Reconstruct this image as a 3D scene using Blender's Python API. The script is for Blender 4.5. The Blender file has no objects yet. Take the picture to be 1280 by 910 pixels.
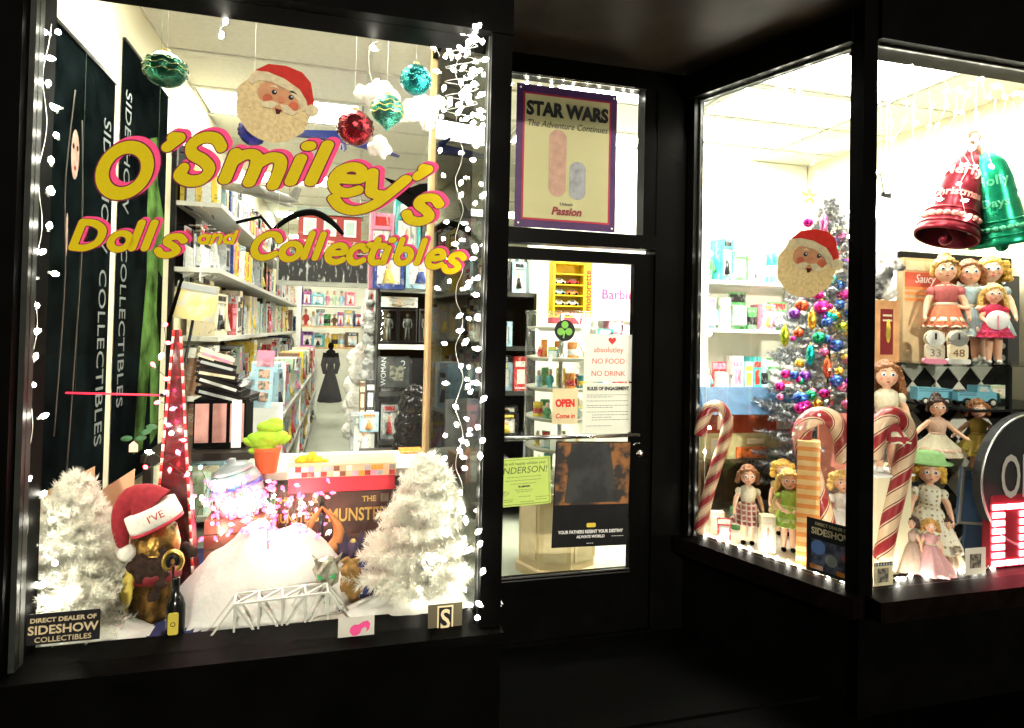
import bpy, bmesh, math, random
from mathutils import Vector, Matrix, noise

random.seed(7)
R = math.radians
scene = bpy.context.scene
COL = scene.collection

# ------------------------------------------------------------------ camera
EYE = Vector((0, 0, 1.6))
FPX, PPX, PPY = 780.0, 640.0, 400.0          # focal length and principal point in photograph pixels
YAW, PITCH, ROLL = R(15.0), R(1.0), R(1.2)
fwd = Vector((math.sin(YAW) * math.cos(PITCH), math.cos(YAW) * math.cos(PITCH), math.sin(PITCH)))
rgt0 = fwd.cross(Vector((0, 0, 1))).normalized()
up0 = rgt0.cross(fwd)
rgt = rgt0 * math.cos(ROLL) + up0 * math.sin(ROLL)
upv = up0 * math.cos(ROLL) - rgt0 * math.sin(ROLL)
cam = bpy.data.cameras.new('camera')
camo = bpy.data.objects.new('camera', cam)
COL.objects.link(camo)
camo.matrix_world = Matrix(((rgt.x, upv.x, -fwd.x, EYE.x), (rgt.y, upv.y, -fwd.y, EYE.y), (rgt.z, upv.z, -fwd.z, EYE.z), (0, 0, 0, 1)))
cam.sensor_width = 36.0
cam.lens = FPX / 1280.0 * 36.0
cam.shift_y = -(455.0 - PPY) / 1280.0
cam.clip_start, cam.clip_end = 0.05, 500
scene.camera = camo

# ------------------------------------------------------------------ sky, moon, exposure
world = bpy.data.worlds.new('World')
scene.world = world
world.use_nodes = True
wn = world.node_tree
sky = wn.nodes.new('ShaderNodeTexSky')
sky.sky_type = 'NISHITA'
sky.sun_disc = False
_d = rgt * ((458 - PPX) / FPX) + upv * ((PPY - 222) / FPX) + fwd
to_sun = Vector((_d.x, -_d.y, _d.z)).normalized()          # low lamp-lit night light from across the street
sky.sun_elevation = math.asin(to_sun.z)
sky.sun_rotation = math.atan2(to_sun.x, to_sun.y)
wn.links.new(sky.outputs[0], wn.nodes['Background'].inputs[0])
wn.nodes['Background'].inputs[1].default_value = 0.0006
sun = bpy.data.lights.new('night_light', 'SUN')
sun.energy, sun.angle, sun.color = 1.0, R(1.3), (1.0, 0.92, 0.76)
suno = bpy.data.objects.new('night_light', sun)
suno.rotation_euler = (-to_sun).to_track_quat('-Z', 'Y').to_euler()
COL.objects.link(suno)
vs = scene.view_settings
vs.view_transform, vs.look, vs.gamma, vs.exposure = 'Standard', 'None', 1.0, 1.6
vs.use_curve_mapping = False
cy = scene.cycles
cy.use_denoising = True
cy.use_adaptive_sampling, cy.adaptive_threshold = True, .02
cy.max_bounces, cy.diffuse_bounces, cy.glossy_bounces, cy.transmission_bounces, cy.transparent_max_bounces = 7, 3, 3, 4, 16
cy.caustics_reflective = cy.caustics_refractive = False
cy.sample_clamp_indirect = 4.0
cy.sample_clamp_direct = 0.0
CEIL_L, BULB_L = 16.0, 52.0                   # radiance of the ceiling tubes and of the fairy bulbs

# ------------------------------------------------------------------ pixel -> place
def ray(px, py):
    return rgt * ((px - PPX) / FPX) + upv * ((PPY - py) / FPX) + fwd
def at(px, py, Y):
    d = ray(px, py); return EYE + d * (Y / d.y)
def atX(px, py, X):
    d = ray(px, py); return EYE + d * (X / d.x)
def atZ(px, py, Z):
    d = ray(px, py); return EYE + d * ((Z - EYE.z) / d.z)
P0, P1 = Vector((1.846, 3.025, 0)), Vector((2.152, 2.208, 0))      # slanted bay pane, far and near end
A_DIR = (P1 - P0).normalized()
A_IN = Vector((-A_DIR.y, A_DIR.x, 0))
A_ANG = math.atan2(A_DIR.y, A_DIR.x)
def atA(px, py, off=0.0):
    d = ray(px, py); q = P0 + A_IN * off
    return EYE + d * ((q - EYE).dot(A_IN) / d.dot(A_IN))
def mpp(p):                                   # metres per pixel at a point
    return (p - EYE).dot(fwd) / FPX

# ------------------------------------------------------------------ materials
MATS = {}
def M(name, col=(.5, .5, .5), rough=.5, metal=0.0, emit=0.0, var=.1, scale=14.0, bump=0.0, trans=0.0, ecol=None, coat=0.0, spec=.3):
    if name in MATS: return MATS[name]
    m = bpy.data.materials.new(name); m.use_nodes = True
    nt = m.node_tree; nd, lk = nt.nodes, nt.links
    b = nd['Principled BSDF']; out = nd['Material Output']
    b.inputs['Roughness'].default_value = rough
    b.inputs['Metallic'].default_value = metal
    b.inputs['Coat Weight'].default_value = coat
    b.inputs['Specular IOR Level'].default_value = spec
    b.inputs['Base Color'].default_value = (*col, 1)
    if var or bump:
        tc = nd.new('ShaderNodeTexCoord'); nz = nd.new('ShaderNodeTexNoise')
        nz.inputs['Scale'].default_value = scale; nz.inputs['Detail'].default_value = 4
        lk.new(tc.outputs['Object'], nz.inputs['Vector'])
    if var:
        rp = nd.new('ShaderNodeValToRGB')
        rp.color_ramp.elements[0].position, rp.color_ramp.elements[1].position = .3, .7
        rp.color_ramp.elements[0].color = (*[c * (1 - var) for c in col], 1)
        rp.color_ramp.elements[1].color = (*[min(1, c * (1 + var)) for c in col], 1)
        lk.new(nz.outputs[0], rp.inputs[0]); lk.new(rp.outputs[0], b.inputs['Base Color'])
    if bump:
        bp = nd.new('ShaderNodeBump'); bp.inputs['Strength'].default_value = bump; bp.inputs['Distance'].default_value = .01
        lk.new(nz.outputs[0], bp.inputs['Height']); lk.new(bp.outputs[0], b.inputs['Normal'])
    if emit:
        b.inputs['Emission Color'].default_value = (*(ecol or col), 1); b.inputs['Emission Strength'].default_value = emit
    if trans:
        t = nd.new('ShaderNodeBsdfTranslucent'); t.inputs[0].default_value = (*col, 1)
        mx = nd.new('ShaderNodeMixShader'); mx.inputs[0].default_value = trans
        lk.new(b.outputs[0], mx.inputs[1]); lk.new(t.outputs[0], mx.inputs[2]); lk.new(mx.outputs[0], out.inputs[0])
    MATS[name] = m
    return m

def glass_mat(name, tint=(1, 1, 1), refl=.04, graz=1.0):
    m = bpy.data.materials.new(name); m.use_nodes = True
    nt = m.node_tree; nd, lk = nt.nodes, nt.links
    nd.remove(nd['Principled BSDF'])
    tr = nd.new('ShaderNodeBsdfTransparent'); tr.inputs[0].default_value = (*tint, 1)
    gl = nd.new('ShaderNodeBsdfGlossy'); gl.inputs['Roughness'].default_value = .01
    lw = nd.new('ShaderNodeLayerWeight')
    pw = nd.new('ShaderNodeMath'); pw.operation = 'POWER'; pw.inputs[1].default_value = 5
    ma = nd.new('ShaderNodeMath'); ma.operation = 'MULTIPLY_ADD'; ma.inputs[1].default_value = graz - refl; ma.inputs[2].default_value = refl
    mx = nd.new('ShaderNodeMixShader')
    lk.new(lw.outputs['Facing'], pw.inputs[0]); lk.new(pw.outputs[0], ma.inputs[0]); lk.new(ma.outputs[0], mx.inputs[0])
    lk.new(tr.outputs[0], mx.inputs[1]); lk.new(gl.outputs[0], mx.inputs[2])
    lk.new(mx.outputs[0], nd['Material Output'].inputs[0])
    MATS[name] = m
    return m

def pattern_mat(name, kind, c1, c2, scale, rough=.6):
    m = bpy.data.materials.new(name); m.use_nodes = True
    nt = m.node_tree; nd, lk = nt.nodes, nt.links
    b = nd['Principled BSDF']; b.inputs['Roughness'].default_value = rough
    tc = nd.new('ShaderNodeTexCoord')
    mix = nd.new('ShaderNodeMix'); mix.data_type = 'RGBA'
    mix.inputs[6].default_value = (*c1, 1); mix.inputs[7].default_value = (*c2, 1)
    if kind == 'dots':
        v = nd.new('ShaderNodeTexVoronoi'); v.inputs['Scale'].default_value = scale; v.inputs['Randomness'].default_value = .25
        lt = nd.new('ShaderNodeMath'); lt.operation = 'LESS_THAN'; lt.inputs[1].default_value = .3
        lk.new(tc.outputs['Object'], v.inputs['Vector']); lk.new(v.outputs['Distance'], lt.inputs[0]); lk.new(lt.outputs[0], mix.inputs[0])
    elif kind == 'plaid':
        w1 = nd.new('ShaderNodeTexWave'); w1.bands_direction = 'X'; w1.inputs['Scale'].default_value = scale
        w2 = nd.new('ShaderNodeTexWave'); w2.bands_direction = 'Z'; w2.inputs['Scale'].default_value = scale
        mu = nd.new('ShaderNodeMath'); mu.operation = 'MAXIMUM'
        pw = nd.new('ShaderNodeMath'); pw.operation = 'POWER'; pw.inputs[1].default_value = 4
        for w in (w1, w2): lk.new(tc.outputs['Object'], w.inputs['Vector'])
        lk.new(w1.outputs['Fac'], mu.inputs[0]); lk.new(w2.outputs['Fac'], mu.inputs[1]); lk.new(mu.outputs[0], pw.inputs[0]); lk.new(pw.outputs[0], mix.inputs[0])
    elif kind == 'blot':
        n = nd.new('ShaderNodeTexNoise'); n.inputs['Scale'].default_value = scale; n.inputs['Detail'].default_value = 3
        rp = nd.new('ShaderNodeValToRGB'); rp.color_ramp.elements[0].position = .45; rp.color_ramp.elements[1].position = .58
        lk.new(tc.outputs['Object'], n.inputs['Vector']); lk.new(n.outputs[0], rp.inputs[0]); lk.new(rp.outputs[0], mix.inputs[0])
    elif kind == 'figures':
        mp = nd.new('ShaderNodeMapping'); mp.inputs['Scale'].default_value = (3.2, 1, .9)
        n = nd.new('ShaderNodeTexNoise'); n.inputs['Scale'].default_value = scale; n.inputs['Detail'].default_value = 5
        rp = nd.new('ShaderNodeValToRGB'); rp.color_ramp.elements[0].position = .56; rp.color_ramp.elements[1].position = .68
        lk.new(tc.outputs['Object'], mp.inputs[0]); lk.new(mp.outputs[0], n.inputs['Vector']); lk.new(n.outputs[0], rp.inputs[0]); lk.new(rp.outputs[0], mix.inputs[0])
    lk.new(mix.outputs[2], b.inputs['Base Color'])
    MATS[name] = m
    return m

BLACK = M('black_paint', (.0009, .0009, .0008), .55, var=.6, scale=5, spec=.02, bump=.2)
BLACKM = M('black_metal', (.008, .008, .008), .35, 0, var=.3, spec=.15)
ALU = M('aluminium', (.55, .56, .55), .3, 1.0, var=.1)
STEEL = M('brushed_steel', (.6, .6, .6), .22, 1.0, var=.1)
GLASS = glass_mat('window_glass', (.97, .985, .975), .035)
CLEAR = glass_mat('clear_plastic', (.93, .96, .95), .06)
WHITE = M('white_paint', (.8, .8, .78), .5, var=.05)
CREAM = M('cream_wall', (.74, .66, .46), .6, var=.06, scale=3, bump=.05)
PLASTER = M('white_plaster', (.80, .79, .70), .7, var=.05, scale=3, bump=.05)
WOOD = M('pale_wood', (.55, .36, .17), .5, var=.25, scale=9)
PAPER = M('paper', (.82, .82, .76), .7, var=.03, trans=.55)
INK = M('ink', (.01, .01, .01), .6, var=0)
SKIN = M('doll_skin', (.80, .47, .32), .35, var=.04, coat=.2)
GOLD = M('gold', (.83, .58, .14), .28, 1.0, var=.2, scale=40, bump=.2)
RED = M('red_print', (.55, .03, .03), .5)
PINK = M('pink_print', (.72, .06, .20), .55, trans=.25, spec=.1)
YEL = M('yellow_print', (.88, .70, .006), .55, var=.04, trans=.3, spec=.1)
DARKRED = M('maroon', (.2, .015, .02), .5)
SILVER = M('tinsel_silver', (.27, .28, .30), .3, 1.0, var=.25, scale=60)
SNOWW = M('white_needles', (.95, .93, .84), .7, var=.03, trans=.5, spec=.1)

# ------------------------------------------------------------------ mesh helpers
class MB:
    def __init__(s): s.v, s.f, s.m, s.sm, s.T = [], [], [], [], Matrix()
    def add(s, vs_, fs, mi=0, smooth=False):
        o = len(s.v); T = s.T
        s.v.extend([T @ Vector(p) for p in vs_])
        s.f.extend([tuple(i + o for i in q) for q in fs])
        s.m.extend([mi] * len(fs)); s.sm.extend([smooth] * len(fs))
        return s
    def box(s, a, b, mi=0):
        x0, y0, z0 = a; x1, y1, z1 = b
        return s.add([(x0, y0, z0), (x1, y0, z0), (x1, y1, z0), (x0, y1, z0), (x0, y0, z1), (x1, y0, z1), (x1, y1, z1), (x0, y1, z1)],
                     [(3, 2, 1, 0), (4, 5, 6, 7), (0, 1, 5, 4), (1, 2, 6, 5), (2, 3, 7, 6), (3, 0, 4, 7)], mi)
    def cbox(s, c, d, mi=0):
        return s.box([c[i] - d[i] / 2 for i in range(3)], [c[i] + d[i] / 2 for i in range(3)], mi)
    def lathe(s, prof, n=20, mi=0, c=(0, 0, 0), wob=None, smooth=True):
        vs_, fs = [], []
        for r, z in prof:
            for i in range(n):
                a = 2 * math.pi * i / n
                k = 1 + (wob(a, z) if wob else 0)
                vs_.append((c[0] + r * k * math.cos(a), c[1] + r * k * math.sin(a), c[2] + z))
        for j in range(len(prof) - 1):
            for i in range(n):
                i2 = (i + 1) % n
                fs.append((j * n + i, j * n + i2, (j + 1) * n + i2, (j + 1) * n + i))
        fs.append(tuple(reversed(range(n)))); fs.append(tuple(range((len(prof) - 1) * n, len(prof) * n)))
        return s.add(vs_, fs, mi, smooth)
    def ball(s, c, r, n=12, mi=0):
        rx, ry, rz = r if isinstance(r, (tuple, list)) else (r, r, r)
        m = max(4, n // 2); vs_ = [(c[0], c[1], c[2] - rz)]; fs = []
        for j in range(1, m):
            t = -math.pi / 2 + math.pi * j / m
            for i in range(n):
                a = 2 * math.pi * i / n
                vs_.append((c[0] + rx * math.cos(t) * math.cos(a), c[1] + ry * math.cos(t) * math.sin(a), c[2] + rz * math.sin(t)))
        vs_.append((c[0], c[1], c[2] + rz)); L = len(vs_) - 1
        for i in range(n): fs.append((0, 1 + (i + 1) % n, 1 + i))
        for j in range(m - 2):
            for i in range(n):
                i2 = (i + 1) % n; fs.append((1 + j * n + i, 1 + j * n + i2, 1 + (j + 1) * n + i2, 1 + (j + 1) * n + i))
        k = 1 + (m - 2) * n
        for i in range(n): fs.append((k + i, k + (i + 1) % n, L))
        return s.add(vs_, fs, mi, True)
    def tube(s, pts, r, n=6, mi=0, cap=True, smooth=True):
        pts = [Vector(p) for p in pts]; rs = r if isinstance(r, (list, tuple)) else [r] * len(pts)
        vs_, fs, prev = [], [], None
        for k, p in enumerate(pts):
            t = (pts[min(k + 1, len(pts) - 1)] - pts[max(k - 1, 0)])
            t = t.normalized() if t.length > 1e-9 else Vector((0, 0, 1))
            if prev is None:
                u = t.orthogonal().normalized()
            else:
                u = (prev - t * prev.dot(t)); u = u.normalized() if u.length > 1e-6 else t.orthogonal().normalized()
            prev = u; w = t.cross(u)
            for i in range(n):
                a = 2 * math.pi * i / n; vs_.append(p + (u * math.cos(a) + w * math.sin(a)) * rs[k])
        for k in range(len(pts) - 1):
            for i in range(n):
                i2 = (i + 1) % n; fs.append((k * n + i, k * n + i2, (k + 1) * n + i2, (k + 1) * n + i))
        if cap:
            fs.append(tuple(reversed(range(n)))); fs.append(tuple(range((len(pts) - 1) * n, len(pts) * n)))
        return s.add(vs_, fs, mi, smooth)
    def prism(s, poly, y0, y1, mi=0):           # polygon in XZ, front (towards -Y) at y0
        n = len(poly)
        ar = sum(poly[i][0] * poly[(i + 1) % n][1] - poly[(i + 1) % n][0] * poly[i][1] for i in range(n))
        if ar < 0: poly = poly[::-1]
        vs_ = [(x, y0, z) for x, z in poly] + [(x, y1, z) for x, z in poly]
        fs = [tuple(range(n)), tuple(reversed(range(n, 2 * n)))] + [(i, n + i, n + (i + 1) % n, (i + 1) % n) for i in range(n)]
        return s.add(vs_, fs, mi)
    def mesh(s, name, mats):
        me = bpy.data.meshes.new(name)
        me.from_pydata([tuple(p) for p in s.v], [], s.f)
        for m in (mats if isinstance(mats, (list, tuple)) else [mats]): me.materials.append(m)
        me.polygons.foreach_set('material_index', s.m); me.polygons.foreach_set('use_smooth', s.sm)
        me.update()
        return me
    def build(s, name, mats, parent=None):
        return obj(name, s.mesh(name, mats), parent)

def obj(name, me, parent=None, loc=None, rot=None, scale=None):
    o = bpy.data.objects.new(name, me); COL.objects.link(o)
    if parent is not None: o.parent = parent
    if loc is not None: o.location = loc
    if rot is not None: o.rotation_euler = rot
    if scale is not None: o.scale = scale
    return o
USED = {}
def tag(o, label, cat, group=None, kind=None):
    o['label'] = label
    if cat: o['category'] = cat
    if group: o['group'] = group
    if kind: o['kind'] = kind
    return o
def thing(name, label, cat, loc=(0, 0, 0), rz=0.0, group=None, scale=1.0, rx=0.0, ry=0.0):
    o = bpy.data.objects.new(name, None); COL.objects.link(o); o.empty_display_size = .05
    o.location = loc; o.rotation_euler = (rx, ry, rz); o.scale = (scale, scale, scale)
    return tag(o, label, cat, group)
def struct(name, mb, mat):
    o = mb.build(name, mat); o['kind'] = 'structure'; return o
def bx(a, b): return MB().box(a, b)
ORD = 'first second third fourth fifth sixth seventh eighth ninth tenth eleventh twelfth thirteenth fourteenth fifteenth sixteenth seventeenth eighteenth nineteenth twentieth'.split()

def text_mesh(txt, size, mat, ext=.0015, offset=0.0, shear=0.0, align='CENTER', res=3, xs=1.0, spacing=1.0):
    c = bpy.data.curves.new('text', 'FONT')
    c.body, c.size, c.extrude, c.offset, c.shear, c.align_x, c.resolution_u = txt, size, ext, offset, shear, align, res
    c.space_character = spacing
    o = bpy.data.objects.new('text', c)
    me = bpy.data.meshes.new_from_object(o)
    me.transform(Matrix(((xs, 0, 0, 0), (0, 0, -1, 0), (0, 1, 0, 0), (0, 0, 0, 1))))   # stands in XZ, faces -Y
    me.materials.clear(); me.materials.append(mat)
    bpy.data.objects.remove(o); bpy.data.curves.remove(c)
    return me
def text(name, txt, size, mat, parent, loc, rot=(0, 0, 0), **k):
    return obj(name, text_mesh(txt, size, mat, **k), parent, loc, rot)

def curve_pts(ctrl, n):
    ctrl = [Vector(p) for p in ctrl]; out = []
    c = [ctrl[0]] + ctrl + [ctrl[-1]]; seg = len(ctrl) - 1
    for k in range(n):
        t = k / (n - 1) * seg; i = min(int(t), seg - 1); u = t - i
        a, b, d, e = c[i], c[i + 1], c[i + 2], c[i + 3]
        out.append(.5 * ((2 * b) + (d - a) * u + (2 * a - 5 * b + 4 * d - e) * u * u + (3 * b - a - 3 * d + e) * u ** 3))
    return out

# ------------------------------------------------------------------ the setting
PAVE = M('damp_pavement', (.0012, .0011, .001), .6, var=.5, scale=4, bump=.3, spec=.02)
struct('pavement', bx((-30, -30, -.1), (30, 2.35, 0)), PAVE)
FLOOR = M('shop_floor', (.36, .38, .31), .35, var=.12, scale=2.5)
struct('shop_floor', bx((-1.2, 2.35, -.1), (4.6, 15.2, .004)), FLOOR)
struct('wall_left', bx((-1.25, 2.36, 0), (-1.1, 15.2, 3.5)), M('cream_plaster', (.70, .66, .47), .7, var=.06, scale=3, bump=.05))
struct('wall_right', bx((4.4, 2.36, 0), (4.55, 15.2, 3.5)), CREAM)
struct('wall_back', bx((-1.1, 14.4, 0), (4.4, 14.55, 3.5)), PLASTER)
struct('partition_wall', bx((1.55, 5.2, 0), (4.39, 5.3, 3.29)), PLASTER)
ceil = struct('ceiling', bx((-1.25, 2.36, 3.32), (4.55, 15.2, 3.5)), M('ceiling_void', (.25, .25, .22), .9))
TILE = M('ceiling_tile', (.74, .74, .64), .85, var=.05, scale=30, bump=.15)
TBAR = M('ceiling_bar', (.62, .62, .55), .5)
tile_me = bx((.012, .012, 0), (1.205, .598, .012)).mesh('ceiling_tile', TILE)
LIGHTS = [(0, 0), (0, 4), (0, 8), (0, 12), (0, 16), (2, 2), (3, 2), (3, 0), (2, 10), (2, 4), (3, 4), (3, 1), (3, 3)]      # tile slots for lamps; the first and several bay ones added to brighten displays
for i in range(5):
    for j in range(20):
        x, y = -1.1 + i * 1.217, 2.4 + j * .61
        if x > 4.3 or (i, j) in LIGHTS: continue
        obj('ceiling_tile', tile_me, ceil, (x, y, 3.296))
g = MB()
for i in range(6): g.box((-1.1 + i * 1.217 - .012, 2.4, 3.288), (-1.1 + i * 1.217 + .012, 14.4, 3.30))
for j in range(21): g.box((-1.1, 2.4 + j * .61 - .012, 3.285), (4.4, 2.4 + j * .61 + .012, 3.299))
g.build('ceiling_grid', TBAR, ceil)
TUBE = M('fluorescent_tube', (1, 1, .92), .5, emit=CEIL_L, var=0, ecol=(1.0, .98, .86))
for k, (i, j) in enumerate(LIGHTS):
    x, y = -1.1 + i * 1.217, 2.4 + j * .61
    t = thing('ceiling_light', f"fluorescent ceiling panel, {ORD[sorted(b_ for a_, b_ in LIGHTS if a_ == i).index(j)]} from the window in the {['leftmost', 'second', 'third', 'rightmost'][i]} tile column", 'ceiling light', (x, y, 3.29), group='fluorescent ceiling lights')
    MB().box((.03, .03, .0), (1.187, .06, .02)).box((.03, .55, .0), (1.187, .58, .02)).box((.03, .06, .0), (.06, .55, .02)).box((1.157, .06, .0), (1.187, .55, .02)).build('frame', WHITE, t)
    bx((.06, .06, .008), (1.157, .55, .016)).build('diffuser', TUBE, t)

# ------------------------------------------------------------------ the shopfront
sf = thing('shopfront', 'black painted shopfront with recessed doorway and angled display windows', 'shopfront')
WL, WR, WB, WT = -.923, .484, .553, 2.665      # opening of the wide window
DY = 3.07                                      # plane of the door
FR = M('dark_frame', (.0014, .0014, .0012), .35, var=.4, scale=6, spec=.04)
def part(name, a, b, m=BLACK, p=sf): return bx(a, b).build(name, m, p)
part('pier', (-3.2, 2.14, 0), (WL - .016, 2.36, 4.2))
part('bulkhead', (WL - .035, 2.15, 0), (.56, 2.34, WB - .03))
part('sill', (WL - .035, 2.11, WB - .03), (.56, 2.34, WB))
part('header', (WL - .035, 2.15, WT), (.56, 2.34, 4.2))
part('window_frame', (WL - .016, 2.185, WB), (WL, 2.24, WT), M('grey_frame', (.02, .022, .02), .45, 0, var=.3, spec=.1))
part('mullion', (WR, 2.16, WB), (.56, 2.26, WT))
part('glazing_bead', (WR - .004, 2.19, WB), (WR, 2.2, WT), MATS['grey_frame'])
part('window_pane', (WL, 2.205, WB), (WR, 2.211, WT), GLASS)
# the return pane between window and doorway
q0, q1 = Vector((.492, 2.265, 0)), Vector((.415, 3.06, 0))
rd = (q1 - q0); ra = math.atan2(rd.y, rd.x)
T = Matrix.Translation(q0) @ Matrix.Rotation(ra, 4, 'Z')
m = MB(); m.T = T; m.box((0, -.003, WB), (rd.length, .003, 2.98)); m.build('return_pane', glass_mat('smoked_glass', (.55, .57, .55), .03, .42), sf)
m = MB(); m.T = T; m.box((0, -.03, 0), (rd.length, .03, WB - .002)); m.build('return_bulkhead', BLACK, sf)
m = MB(); m.T = T; m.box((-.02, .05, WB - .4), (rd.length, .06, 2.98)); 
# doorway wall
dl, dr = at(619, 400, DY).x, at(802, 300, DY).x
part('door_jamb', (.43, DY + .002, 0), (.60, DY + .07, 3.02), FR)
part('sidelight_pane', (.60, DY + .03, .3), (.735, DY + .036, 2.98), GLASS)
part('sidelight_sill', (.60, DY + .002, 0), (.735, DY + .07, .3), FR)
part('door_jamb', (.735, DY - .02, 0), (dl - .012, DY + .07, 3.02), FR)
part('door_jamb', (dr + .075, DY - .02, 0), (1.842, DY + .1, 3.02), FR)
tz0, tz1 = at(715, 289, DY).z, at(715, 101, DY).z
part('transom_head', (dl - .012, DY - .02, tz1), (dr + .075, DY + .07, 3.02), FR)
part('transom_bar', (dl - .012, DY - .02, tz0 - .075), (dr + .075, DY + .07, tz0), FR)
part('transom_pane', (dl - .01, DY + .02, tz0), (dr + .0, DY + .026, tz1), GLASS)
part('transom_jamb', (dr, DY - .015, tz0), (dr + .075, DY + .07, tz1), FR)
part('transom_bead', (dl - .008, DY - .026, tz1 - .012), (dr, DY - .021, tz1 - .004), STEEL)
part('step', (.45, 2.335, -.05), (2.25, DY - .03, .012), PAVE)
SOFF = M('brown_soffit', (.014, .010, .006), .5, var=.45, scale=5, spec=.05, bump=.2)
part('soffit', (.56, 1.6, 3.025), (2.1, DY + .1, 3.1), SOFF)
part('return_head', (.40, 2.27, 2.98), (.56, DY + .1, 3.024), FR)
# slanted bay
BB, BT = .52, 2.885
def slab(name, s0, s1, o0, o1, z0, z1, m=FR):
    b = MB(); b.T = Matrix.Translation(P0) @ Matrix.Rotation(A_ANG, 4, 'Z'); b.box((s0, o0, z0), (s1, o1, z1)); return b.build(name, m, sf)
AL = (P1 - P0).length
slab('bay_post', -.03, .012, -.05, .03, BB, BT)
slab('bay_bead', .012, .022, -.012, .004, BB, BT, MATS['grey_frame'])
slab('bay_pane', .012, AL - .03, 0, .006, BB, BT, GLASS)
slab('bay_header', -.04, AL - .03, -.06, .05, BT, 3.6)
slab('bay_bead', .012, AL - .03, -.016, .004, BT - .014, BT - .003, MATS['grey_frame'])
slab('bay_bulkhead', -.03, AL - .02, -.03, .05, 0, BB - .09)
slab('bay_sill', -.05, AL + .03, -.1, .05, BB - .09, BB - .004, M('bay_sill', (.0028, .0016, .0013), .55, var=.5, spec=.02))
part('bay_corner_post', (2.115, 2.17, 0), (2.185, 2.245, 3.6))
part('bay_corner_bead', (2.186, 2.176, BB), (2.192, 2.186, BT), ALU)
part('bay_pane', (2.186, 2.205, BB), (5.2, 2.211, BT), GLASS)
part('bay_header', (2.186, 2.15, BT), (5.4, 2.33, 3.6))
part('bay_bead', (2.193, 2.19, BT - .014), (5.2, 2.204, BT - .003), MATS['grey_frame'])
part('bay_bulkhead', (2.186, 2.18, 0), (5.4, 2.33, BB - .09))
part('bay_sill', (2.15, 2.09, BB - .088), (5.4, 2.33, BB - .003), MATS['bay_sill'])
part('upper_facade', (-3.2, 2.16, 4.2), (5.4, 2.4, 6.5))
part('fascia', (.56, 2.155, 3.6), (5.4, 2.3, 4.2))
part('threshold', (dl - .03, DY - .03, -.02), (dr + .08, DY + .09, .022), FR)
# the door
door = thing('shop_door', 'black framed glass shop door covered with notices and posters', 'door', (dl, DY, 0))
gw = dr - dl; gl = at(620, 400, DY).x - dl
def dp(name, a, b, m=FR): return bx(a, b).build(name, m, door)
gx0, gx1 = -.014, at(790, 500, DY).x - dl
gz0, gz1 = at(705, 718, DY).z, at(705, 326, DY).z
dp('stile', (gx0 - .008, .0, .02), (gx0 + .012, .045, gz1 + .06))
dp('stile', (gx1, .0, .02), (gx1 + .13, .045, gz1 + .06))
dp('top_rail', (gx0 + .012, 0, gz1), (gx1, .045, gz1 + .06))
dp('bottom_rail', (gx0 + .012, 0, .02), (gx1, .045, gz0))
dp('glazing_bead', (gx0 + .014, -.006, gz0 + .001), (gx1, -.001, gz0 + .008), STEEL)
dp('glazing_bead', (gx0 + .014, -.006, gz0 - .014), (gx1, -.001, gz0 - .008), STEEL)
dp('door_pane', (gx0 + .012, .018, gz0), (gx1, .024, gz1), GLASS)
bz = at(700, 545, DY).z
b = MB().tube([(gx0 + .0, -.03, bz), (gx1 + .03, -.03, bz)], .011, 10).tube([(gx0 + .002, -.03, bz), (gx0 + .002, .01, bz)], .009, 8).tube([(gx1 + .02, -.03, bz), (gx1 + .02, .01, bz)], .009, 8)
b.build('push_bar', STEEL, door)
kz = at(800, 567, DY).z
m = MB(); m.T = Matrix.Translation((gx1 + .05, -.001, kz)) @ Matrix.Rotation(R(90), 4, 'X'); m.lathe([(.022, 0), (.022, .006), (.012, .008), (.012, .02), (.004, .022)], 14); m.build('lock', STEEL, door)
m = MB().tube([(gx1 + .03 + .03 * math.cos(a), -.012, kz + .03 + .03 * math.sin(a)) for a in [R(60 + 12 * i) for i in range(8)]], .003, 5); m.build('pull_handle', STEEL, door)
# threshold platforms inside the windows
DARKP = M('display_felt', (.02, .025, .10), .9, var=.3)
part('display_platform', (-1.09, 2.345, 0), (.40, 3.3, WB - .03), DARKP)
bayfl = MB()
bayfl.add([(1.90, 3.02, BB - .012), (2.19, 2.345, BB - .012), (4.39, 2.345, BB - .012), (4.39, 3.6, BB - .012), (1.90, 3.6, BB - .012),
           (1.90, 3.02, 0), (2.19, 2.345, 0), (4.39, 2.345, 0), (4.39, 3.6, 0), (1.90, 3.6, 0)],
          [(0, 1, 2, 3, 4), (9, 8, 7, 6, 5), (0, 5, 6, 1), (1, 6, 7, 2), (2, 7, 8, 3), (3, 8, 9, 4), (4, 9, 5, 0)])
bayfl.build('display_platform', M('bay_floor', (.55, .50, .40), .3, var=.15), sf)
FZ, BZ = WB - .03, BB - .012                    # tops of the two platforms

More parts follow.
